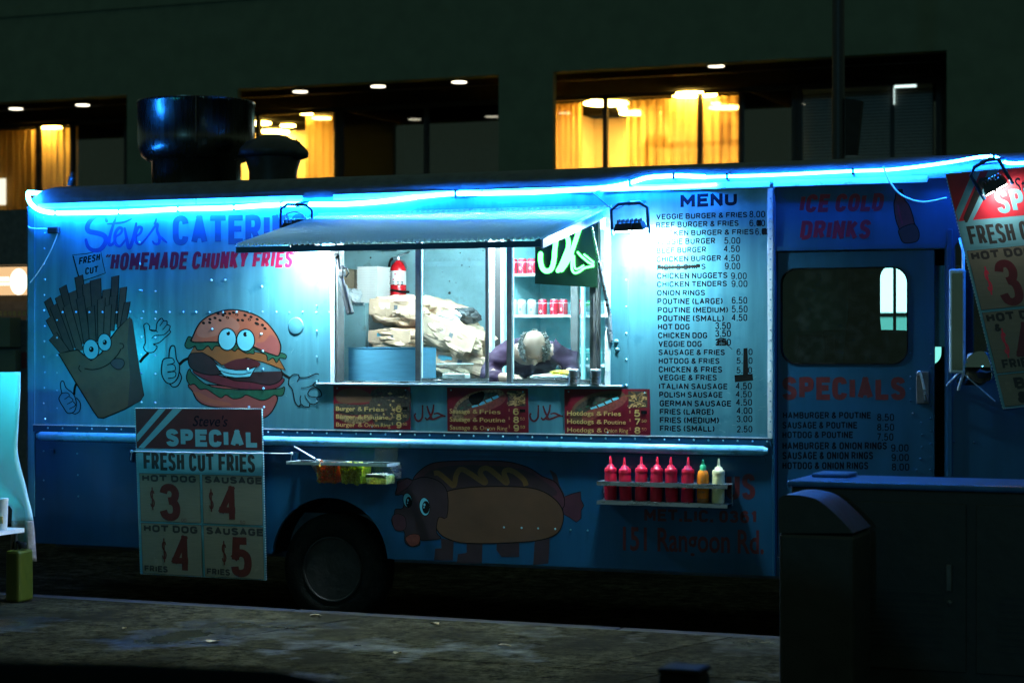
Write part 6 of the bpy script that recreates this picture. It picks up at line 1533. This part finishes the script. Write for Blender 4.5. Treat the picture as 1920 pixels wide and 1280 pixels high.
# ------------------------------------------------------------------ office building across the way
BY0, BY1 = 27.9, 32.1                                    # front face, glazing line
ZH = 7.86                                                # window head and soffit
bld = thing('office_building', (px(690, 645, BY0).x, BY0, 0), 'dark concrete office building with warm lit upstairs windows', 'building')
def bx(x): return X(x, BY0)
def gx(x): return X(x, BY1)
mb = MB().use('concrete_wall')
mb.box((bx(-900), BY0, ZH), (bx(2900), BY0 + .4, 22))
piers = [(238, 445), (935, 1037), (1775, 1990), (-420, -300), (2600, 2750)]
for a, b in piers: mb.box((bx(a), BY0 + .001, 0), (bx(b), BY0 + .18, ZH - .001))
for z in (9.9, 10.4, 13.4, 13.9): mb.box((bx(-900), BY0 - .05, z), (bx(2900), BY0 - .001, z + .12))
for x in range(-300, 2400, 235): mb.box((bx(x), BY0 - .08, 10.52), (bx(x + 8), BY0 - .001, 13.39))
mb.build('front_wall', bld)
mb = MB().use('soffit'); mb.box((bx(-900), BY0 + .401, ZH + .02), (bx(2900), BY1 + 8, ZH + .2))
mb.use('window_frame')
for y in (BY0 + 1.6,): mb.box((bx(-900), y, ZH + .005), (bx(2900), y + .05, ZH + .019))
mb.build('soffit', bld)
mb = MB().use('concrete_wall'); mb.box((bx(-900), BY0 + .3, 4.0), (bx(2900), BY1 + .2, 5.0)); mb.box((bx(-900), BY1 + .2, 4.0), (bx(2900), BY1 + 8, 4.3)); mb.build('floor_slab', bld)
# downlights in the soffit
for x, y in ((30, 204), (155, 197), (563, 172), (709, 162), (861, 154), (1343, 124), (1720, 99)):
    p = pz(x, y, ZH + .015)
    mb = MB().use('downlight'); mb.lathe([(0, 0), (.17, 0), (.17, -.012), (0, -.012)], p, 'Z', 20); mb.build('downlight', bld)
# glazing with frames
def window(xs, dark=False, name='window', mull=7):
    a, b = gx(xs[0]), gx(xs[-1])
    w = bpy.data.objects.new(name, None); COL.objects.link(w); w.parent = bld; w.location = Vector((a, BY1, 5.0)) - bld.location
    mb = MB().use('window_frame')
    for x in xs:
        c = gx(x); mb.box((c - .055, BY1 - .06, 5.0), (c + .055, BY1 + .06, ZH - .02))
    mb.box((a, BY1 - .06, ZH - .10), (b, BY1 + .06, ZH)); mb.box((a, BY1 - .06, 5.0), (b, BY1 + .06, 5.1))
    mb.build('frame', w)
    mb = MB().use('office_glass'); mb.box((a, BY1 - .008, 5.1), (b, BY1 + .008, ZH - .1)); mb.build('pane', w)
    return a, b
def backing(a, b, dep, m, zc=ZH - .02):
    mb = MB().use(m); y = BY1 + dep
    mb.box((a, y, 4.3), (b, y + .05, zc)); mb.box((a - .05, BY1 + .1, 4.3), (a, y, zc)); mb.box((b, BY1 + .1, 4.3), (b + .05, y, zc)); return mb
def curtain(xa, xb, label, off=.35, amp=.05, per=.20):
    a, b = gx(xa), gx(xb); mb = MB().use('curtain'); n = int(abs(b - a) / per * 10) + 6; vs = []
    for i in range(n + 1):
        x = a + (b - a) * i / n; ph = 2 * math.pi * (x - a) / per; yy = BY1 + off + amp * math.sin(ph) + .02 * math.sin(ph * .37 + 1)
        vs += [(x, yy, ZH - .12), (x + .01 * math.sin(ph * .6), yy + .01, 4.9)]
    mb.add(vs, [(2 * i, 2 * i + 2, 2 * i + 3, 2 * i + 1) for i in range(n)], True)
    single(mb, 'curtain', label, 'curtain', 'warm lit curtains upstairs')
# left office
window([-120, 73, 137, 238]); mb = backing(gx(-160), gx(238), 4.2, 'room_wall'); mb.build('office_room', bld)
window([470, 481, 613, 625]) if False else None
window([380, 485, 640, 800, 985]); mb = backing(gx(330), gx(622), 4.2, 'room_wall'); mb.build('office_room', bld)
mb = backing(gx(628), gx(985), 4.0, 'dark_room'); mb.build('dark_office', bld)
window([990, 1135.5, 1313, 1390, 1490]); mb = backing(gx(990), gx(1384), 4.6, 'room_wall'); mb.box((gx(1150), BY1 + 2.0, 4.3), (gx(1180), BY1 + 2.3, ZH - .05)); mb.build('office_room', bld)
mb = backing(gx(1392), gx(1500), 4.0, 'dark_room'); mb.build('dark_office', bld)
mb = backing(gx(145), gx(240), 3.0, 'dark_room'); mb.build('dark_office', bld)
curtain(-110, 136, 'warm lit pleated curtain in the window above the truck tail'); curtain(560, 613, 'warm lit curtain behind the mushroom roof vent'); curtain(1020, 1082, 'narrow gathered curtain at the pier side of the widest lit window', per=.14, amp=.08)
curtain(1165, 1382, 'wide pleated curtain across the widest lit window')
# ceiling lamps of the lit offices
def lamps(lst, m='room_lamp', dz=.03):
    for x, y, r in lst:
        p = pz(x, y, ZH - .05)
        if p.y < BY1 + .25: p.y = BY1 + .6
        mb = MB().use(m); mb.lathe([(0, 0), (r, 0), (r, -dz), (0, -dz)], p, 'Z', 20); mb.build('ceiling_lamp', bld)
lamps([(20, 226, .3), (105, 240, .14), (478, 230, .42), (515, 246, .40), (575, 212, .16), (603, 221, .25), (592, 253, .12), (540, 235, .2)])
lamps([(1137, 193, .55), (1105, 185, .14), (1200, 211, .52), (1168, 203, .12), (1227, 220, .12), (1302, 177, .52), (1285, 173, .12), (1360, 201, .40), (1342, 193, .12), (1043, 229, .08), (1130, 258, .3), (1090, 250, .3)])
mb = MB().use('wood_dark'); z0, z1 = px(1240, 270, BY1 + .9).z, px(1240, 276, BY1 + .9).z
mb.box((X(1208, BY1 + .9), BY1 + .8, 4.31), (X(1216, BY1 + .9), BY1 + .95, px(1210, 270, BY1 + .9).z)); mb.box((X(1205, BY1 + .9), BY1 + .8, z1 - .02), (X(1400, BY1 + .9), BY1 + .95, z0 + .03))
for x in (1300, 1350): mb.box((X(x, BY1 + .9), BY1 + .85, 4.31), (X(x + 3, BY1 + .9), BY1 + .9, z1))
single(mb, 'shelf_unit', 'dark wooden shelf behind the widest curtain upstairs', 'shelf')
for x0, x1, y0, y1, lab in ((1213, 1228, 254, 272, 'dark box on the office shelf by its upright'), (1233, 1251, 254, 271, 'second dark box along the office shelf'), (1350, 1372, 224, 268, 'tall dark case at the far end of the office shelf')):
    mb = MB().use('wood_dark'); mb.box((X(x0, BY1 + .9), BY1 + .82, z0 + .032), (X(x1, BY1 + .9), BY1 + .93, max(z0 + .1, px(x0, y0, BY1 + .9).z)), bev=.01); single(mb, 'storage_box', lab, 'box', 'boxes on the office shelf')
mb = MB().use('paper_white'); c = px(2, 360, BY1 + .25); mb.box((c.x - .5, c.y, px(2, 384, BY1 + .25).z), (X(9, BY1 + .25), c.y + .05, px(2, 335, BY1 + .25).z)); mb.mats = ['sign_white_glow']
mb.cur = 0; single(mb, 'lit_panel', 'glowing white panel low in the upstairs window above the tail', 'panel')
# blinds on the right
window([1500, 1572, 1674, 1760])
mb = backing(gx(1500), gx(1762), 2.5, 'dark_room'); mb.build('dark_office', bld)
for xa, xb, lab in ((1508, 1568, 'narrow grey venetian blind beside the street pole'), (1578, 1670, 'grey venetian blind half hidden by the hanging banner'), (1679, 1750, 'grey venetian blind under a bright light strip')):
    mb = MB().use('blind'); z = 5.1
    a, b = gx(xa), gx(xb)
    while z < ZH - .2:
        mb.hexa([(a, BY1 - .10, z), (b, BY1 - .10, z), (b, BY1 - .09, z + .01), (a, BY1 - .09, z + .01)], [(a, BY1 - .075, z + .052), (b, BY1 - .075, z + .052), (b, BY1 - .065, z + .056), (a, BY1 - .065, z + .056)]); z += .07
    mb.box((a, BY1 - .12, ZH - .19), (b, BY1 - .07, ZH - .13)); single(mb, 'window_blind', lab, 'blind', 'venetian blinds upstairs')
mb = MB().use('white_strip'); mb.box((gx(1679), BY1 - .125, ZH - .185), (gx(1720), BY1 - .115, ZH - .135)); mb.box((gx(1678), BY1 - .125, ZH - .55), (gx(1679.2), BY1 - .115, ZH - .19)); mb.build('light_strip', bld)
# ground floor: lit shop glazing seen through the cab, dark shopfronts elsewhere
mb = MB().use('dark_room'); mb.box((bx(-900), BY0 + .6, 0.01), (bx(2900), BY0 + .7, 3.99)); mb.build('ground_floor_front', bld)
s0, s1 = X(1560, BY0 + .5), X(1830, BY0 + .5)
zm = px(1680, 593, BY0 + .5).z
w = bpy.data.objects.new('shop_window', None); COL.objects.link(w); w.parent = bld; w.location = Vector((s0, BY0 + .5, .4)) - bld.location
mb = MB().use('shop_glow'); mb.box((s0, BY0 + .5, zm + .08), (s1, BY0 + .59, 3.9)); mb.use('shop_teal'); mb.box((s0, BY0 + .5, .5), (s1, BY0 + .59, zm - .02)); mb.build('glazing', w)
mb = MB().use('window_frame'); mb.box((s0, BY0 + .47, zm - .02), (s1, BY0 + .6, zm + .08)); mb.build('frame', w)
# street pole with a banner
Yq = 12.0
c = px(1572, 300, Yq)
t = thing('street_pole', (c.x, Yq, 0), 'dark street pole standing between the truck and the building', 'pole')
mb = MB().use('black_metal'); r = (X(1585, Yq) - X(1560, Yq)) / 2 * .9; mb.lathe([(r * 1.15, 0), (r * 1.1, 3), (r, 6), (r * .95, 14)], (c.x, Yq, 0), 'Z', 20); mb.build('shaft', t)
mb = MB().use('rust_steel')
A, B_, C_, D_ = px(1586, 185, Yq), px(1618, 190, Yq), px(1608, 292, Yq), px(1586, 292, Yq)
mb.hexa([D_ + Vector((0, -.04, 0)), C_ + Vector((0, -.04, 0)), C_ + Vector((0, .04, 0)), D_ + Vector((0, .04, 0))], [A + Vector((0, -.05, 0)), B_ + Vector((0, -.05, 0)), B_ + Vector((0, .05, 0)), A + Vector((0, .05, 0))]); mb.build('banner', t)
# kiosk with a lit sign beyond the tail of the truck
Yk = 6.0
k0, k1 = X(-160, Yk), X(120, Yk)
t = thing('kiosk', ((k0 + k1) / 2, Yk + 1, 0), 'dark kiosk with a glowing orange sign beyond the truck tail', 'kiosk')
mb = MB().use('dark_metal'); mb.box((k0, Yk, 0.0), (k1, Yk + 2.4, Z(0, 600, Yk))); mb.box((k0, Yk - .05, Z(0, 497, Yk)), (k1, Yk + 2.4, Z(0, 395, Yk))); mb.box((k0, Yk + .6, Z(0, 600, Yk)), (k1, Yk + 2.4, Z(0, 497, Yk))); mb.build('wall', t)
mb = MB().use('sign_warm'); mb.box((k0, Yk - .02, Z(0, 553, Yk)), (X(62, Yk), Yk + .1, Z(0, 501, Yk))); mb.build('sign_box', t)
mb = MB().use('sign_white_glow'); mb.ell(35, 528, 17, 25, Yk - .026); mb.box(px(-60, 520, Yk - .026), px(17, 527, Yk - .03)); mb.box(px(-60, 530, Yk - .026), px(17, 535, Yk - .03)); mb.build('sign_emblem', t)
mb = MB().use('food_gold')
for k in range(9): mb.box(px(-20 + k * 9, 583, Yk - .01), px(-15 + k * 9, 592, Yk - .012))
mb.use('concrete_wall'); mb.box(px(-160, 596, Yk - .2), px(39, 650, Yk - .001)); mb.use('dark_red'); mb.box(px(40, 660, Yk - .03), px(56, 690, Yk - .0015)); mb.use('concrete_wall'); mb.box(px(-160, 655, Yk - .1), px(39, 700, Yk - .001)); mb.build('counter_front', t)

# ------------------------------------------------------------------ neighbour's tent: side flap, table, jerry can
Yf = -.55
def flap():
    mb = MB().use('tarp')
    edge = [(697, 39), (740, 39.5), (800, 37.5), (840, 36), (870, 41), (905, 50), (940, 57), (968, 62), (1000, 64), (1052, 65)]
    rows_ = smooth([Vector((x, y, 0)) for y, x in edge], n=4); vs = []; nx = 14
    for p in rows_:
        left = -150 if p.y < 860 else -150 + min(1, (p.y - 860) / 90) * 175
        for j in range(nx + 1):
            f_ = j / nx; x = left + (p.x - left) * f_
            q = px(x, p.y + (f_ - 1) * -3 * (1 if p.y < 720 else 0), Yf); q.y += .03 * math.sin(f_ * 9 + p.y * .01) * (.3 + (p.y - 690) / 400)
            vs.append(q)
    fs = []; ms = []
    for i in range(len(rows_) - 1):
        for j in range(nx): fs.append((i * (nx + 1) + j, i * (nx + 1) + j + 1, (i + 1) * (nx + 1) + j + 1, (i + 1) * (nx + 1) + j)); ms.append(rows_[i].y)
    mb.add(vs, [f for f, m_ in zip(fs, ms) if m_ < 975], True); 
    mb.use('tarp_dirty'); mb.add(vs, [f for f, m_ in zip(fs, ms) if m_ >= 975], True)
    return mb
t = thing('market_tent', (px(-40, 1000, Yf).x, Yf - .8, .15), 'neighbouring tent with a cyan lit side flap hanging to the pavement', 'tent')
o = flap().build('side_flap', t); sd = o.modifiers.new('thick', 'SOLIDIFY'); sd.thickness = .006
tx = px(-150, 900, Yf).x
mb = MB().use('white_trim'); mb.tube([(px(66, 900, Yf + .05).x - .12, Yf + .05, .15), (px(66, 900, Yf + .05).x - .12, Yf + .05, 2.0)], .02) if False else None
for y in (Yf + .03, Yf - 2.6): mb.tube([(tx, y, .15), (tx, y, 2.3)], .022)
mb.build('post', t)
mb = MB().use('sheet'); mb.hexa([(tx - .1, Yf - 2.7, 2.3), (tx + .6, Yf - 2.7, 2.0), (tx + .6, Yf + .1, 2.0), (tx - .1, Yf + .1, 2.3)], [(tx - .1, Yf - 2.7, 2.31), (tx + .6, Yf - 2.7, 2.01), (tx + .6, Yf + .1, 2.01), (tx - .1, Yf + .1, 2.31)]); mb.build('canopy', t)
lp = px(-30, 760, Yf - .45)
mb = MB().use('tent_lamp'); mb.tube([lp + Vector((-.25, 0, .35)), lp + Vector((.10, 0, .35))], .014); mb.build('lamp', t)
tb = thing('folding_table', (px(-40, 1000, Yf - .2).x, Yf - .25, .15), 'white topped table edge beside the tent flap', 'table')
z = px(10, 992, Yf - .2).z
mb = MB().use('foam_white'); mb.box((tx - .2, Yf - .6, z - .03), (px(22, 990, Yf - .2).x, Yf - .05, z)); mb.build('tabletop', tb)
for xx, yy in ((px(18, 990, Yf - .2).x - .02, Yf - .55), (px(18, 990, Yf - .2).x - .02, Yf - .1), (tx - .1, Yf - .55), (tx - .1, Yf - .1)):
    mb = MB().use('dark_metal'); mb.tube([(xx, yy, .15), (xx, yy, z - .03)], .013); mb.build('leg', tb)
c = px(4, 985, Yf - .25)
mb = MB().use('paper_white'); mb.lathe([(.035, 0), (.045, .22), (.047, .225), (0, .225)], (c.x, c.y, z + .001), 'Z', 20); mb.use('gold'); mb.box((c.x + .0, c.y - .046, z + .05), (c.x + .03, c.y - .03, z + .1)); single(mb, 'paper_cup', 'tall white cup with a yellow emblem on the table', 'cup')
c = px(36, 1078, Yf - .1)
t = thing('jerry_can', (c.x, Yf - .1, .15), 'yellow plastic jerry can on the ground under the tent flap', 'jerry can')
mb = MB().use('jerry_yellow'); mb.box((px(22, 1078, Yf - .1).x, Yf - .18, .152), (px(48, 1078, Yf - .1).x, Yf + .0, px(36, 1030, Yf - .1).z), bev=.02); mb.build('body', t)
mb = MB().use('black_rubber'); zt2 = px(36, 1026, Yf - .1).z; mb.lathe([(.03, zt2), (.03, zt2 + .04), (0, zt2 + .04)], (c.x + .03, Yf - .1, 0), 'Z', 16); mb.tube(smooth([(c.x - .05, Yf - .1, zt2 - .01), (c.x - .04, Yf - .1, zt2 + .035), (c.x, Yf - .1, zt2 + .035), (c.x + .005, Yf - .1, zt2 - .01)]), .010); mb.build('cap', t)

# ------------------------------------------------------------------ foreground: parked cars, cabinet, bollard
def car(cx, cy, z0, label, L=4.1, Wd=1.76, flip=-1):
    """A hatchback seen only from above its roof line; long side along the street."""
    t = thing('parked_car', (cx, cy, 0), label, 'car', 'cars parked across the pavement')
    k = z0 / 1.45
    prof = [(-.50, .42), (-.495, .62), (-.47, .86), (-.43, .95), (-.36, 1.34), (-.31, 1.44), (-.24, 1.45), (-.10, 1.42), (.04, 1.34), (.12, 1.24), (.24, .98), (.42, .86), (.485, .70), (.50, .45)]
    P = smooth([Vector((a * L * flip, 0, b * k)) for a, b in prof], n=5)
    ring = []
    ys = [(-1, .0), (-.96, .5), (-.80, .9), (-.5, 1.0), (0, 1.02), (.5, 1.0), (.8, .9), (.96, .5), (1, 0)]
    mb = MB().use('car_paint'); vs = []
    for p in P:
        tuck = 1 - .16 * max(0, (p.z / k - .9) / .55)
        for s_, h in ys: vs.append(Vector((cx + p.x, cy + s_ * Wd / 2 * tuck, .30 + (p.z - .30) * (h if p.z > .35 else 1) * (0.985 + .015 * (1 - abs(s_))))))
    n = len(ys); fs = [(i * n + j, i * n + j + 1, (i + 1) * n + j + 1, (i + 1) * n + j) for i in range(len(P) - 1) for j in range(n - 1)]
    fs += [list(range(n)), list(range((len(P) - 1) * n, len(P) * n))[::-1], [i * n for i in range(len(P))][::-1], [i * n + n - 1 for i in range(len(P))]]
    mb.add(vs, fs, True); mb.build('body', t)
    for xx in (-.31, .31):
        for s_ in (-1, 1):
            w = bpy.data.objects.new('wheel', None); COL.objects.link(w); w.parent = t; w.location = (xx * L * flip, s_ * (Wd / 2 - .1), .31)
            c = Vector((cx + xx * L * flip, cy + s_ * (Wd / 2 - .1), .31))
            mb = MB().use('black_rubber'); mb.lathe([(.19, -.1), (.30, -.1), (.31, -.06), (.31, .06), (.30, .1), (.19, .1)], c, 'Y', 28); mb.build('tyre', w)
            mb = MB().use('dark_metal'); mb.lathe([(0, -.105), (.19, -.1), (.19, .1), (0, .105)], c, 'Y', 20); mb.build('rim', w)
    mb = MB().use('car_glass')
    for s_ in (-1, 1):
        yy = cy + s_ * (Wd / 2 * .93)
        mb.add([(cx - .36 * L * flip, yy, .96 * k), (cx + .17 * L * flip, yy, .96 * k), (cx + .08 * L * flip, yy - s_ * .10, 1.26 * k), (cx - .30 * L * flip, yy - s_ * .10, 1.26 * k)], [(0, 1, 2, 3)])
    mb.build('side_window', t)
    return t
e = px(600, 1248, -9.7)
car(-2.89, -10.05, 1.44, 'dark car whose roof edge shows at the bottom of the frame')
car(-7.55, -10.0, 1.56, 'unseen second dark car, added to shade the lower truck side')  # out of view, added so its roof shades the truck low down
# street cabinet
Yc = -2.2
c0, c1_ = X(1475, Yc), X(2230, Yc); zc = px(1700, 906, Yc).z
t = thing('street_cabinet', ((c0 + c1_) / 2, Yc + .3, .15), 'big dark steel street cabinet with blue light painted into its top', 'street cabinet')
mb = MB().use('cabinet_paint'); mb.box((c0 + .02, Yc + .02, .16), (c1_ - .02, Yc + .55, zc - .035), bev=.012); mb.build('body', t)
mb = MB().use('lid_painted_glow'); mb.box((c0, Yc, zc - .034), (c1_, Yc + .58, zc), bev=.012)
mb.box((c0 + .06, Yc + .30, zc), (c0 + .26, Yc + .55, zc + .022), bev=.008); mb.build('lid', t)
mb = MB().use('dark_metal'); mb.box((c0, Yc + .03, .15), (c1_, Yc + .5, .159)); 
for k in range(5): mb.tube([(c0 + .2 + k * .5, Yc + .02, .4), (c0 + .2 + k * .5, Yc + .02, zc - .2)], .008)
mb.build('plinth', t)
for xa, xb in ((c0 + .08, c0 + .95), (c0 + 1.0, c0 + 1.9)):
    mb = MB().use('cabinet_paint'); mb.box((xa, Yc + .006, .30), (xb, Yc + .019, zc - .10), bev=.004)
    for k in range(9): mb.box((xa + .12, Yc - .002, .42 + k * .035), (xb - .12, Yc + .0055, .43 + k * .035))
    d_ = mb.build('cabinet_door', t)
    mb = MB().use('dark_metal'); mb.box((xb - .10, Yc - .025, .72), (xb - .07, Yc + .0055, .86), bev=.006); mb.lathe([(.014, 0), (.014, -.006), (0, -.006)], (xb - .085, Yc + .0055, .66), 'Y', 14); mb.build('handle', d_)
Yw = -2.9
c = px(1500, 928, Yw)
t = thing('litter_bin', (c.x, Yw + .2, .15), 'dark round topped litter bin before the steel cabinet', 'litter bin')
w0, w1 = X(1460, Yw), X(1600, Yw); zb2 = px(1500, 1000, Yw).z; ztop = c.z
mb = MB().use('cabinet_paint'); mb.box((w0, Yw, .15), (w1, Yw + .4, zb2), bev=.02)
mb.build('body', t)
mb = MB().use('cabinet_paint'); pr = smooth([Vector(p) for p in [(1460, 999, 0), (1459, 945, 0), (1464, 931, 0), (1480, 927, 0), (1505, 929, 0), (1535, 938, 0), (1568, 965, 0), (1600, 999, 0)]], n=5)
A = [px(p.x, p.y, Yw) for p in pr]; B2 = [q + Vector((0, .4, 0)) for q in A]; n = len(A)
mb.add(A + B2, [(i, i + 1, n + i + 1, n + i) for i in range(n - 1)], True); mb.add(A, [list(range(n))]); mb.add(B2, [list(range(n))[::-1]]); mb.build('hood', t)
# bollard near the camera
yb = -6.4; c = px(1283, 1248, yb)
t = thing('bollard', (c.x, yb, 0), 'dark square topped bollard at the bottom of the frame', 'bollard')
mb = MB().use('black_rubber'); w = (X(1318, yb) - X(1243, yb)) / 2; mb.box((c.x - w, yb - w, 0), (c.x + w, yb + w, c.z - .02), bev=.012); mb.build('post', t)
mb = MB().use('black_rubber'); mb.box((c.x - w * 1.08, yb - w * 1.08, c.z - .019), (c.x + w * 1.08, yb + w * 1.08, c.z), bev=.012); mb.build('cap', t)
# fallen leaves and scraps on the wet pavement
for x, y, s_, lab in ((592, 1155, .05, 'yellow leaf on the pavement close to the kerb'), (398, 1203, .07, 'curled pale leaf in the middle of the pavement'), (945, 1211, .05, 'yellow scrap on the joint between paving slabs'), (745, 1225, .035, 'small pale leaf beside the paving joint'), (815, 1170, .04, 'thin pale leaf near the wheel'), (233, 1179, .02, 'tiny yellow speck of leaf on the darkest slab')):
    p = pz(x, y, .152); mb = MB().use('leaf_litter'); r0 = random.uniform(0, 6); pts = []
    for i in range(12):
        a = 2 * math.pi * i / 12; rr = s_ * (.6 + .4 * abs(math.cos(a))) * random.uniform(.75, 1.1); pts.append(p + Vector((rr * math.cos(a + r0), rr * .55 * math.sin(a + r0), .004 + .012 * abs(math.sin(a)))))
    pts.append(p + Vector((0, 0, .008))); mb.add(pts, [(i, (i + 1) % 12, 12) for i in range(12)]); o = single(mb, 'leaf', lab, 'leaf', 'leaves on the pavement'); sd = o.modifiers.new('thick', 'SOLIDIFY'); sd.thickness = .002
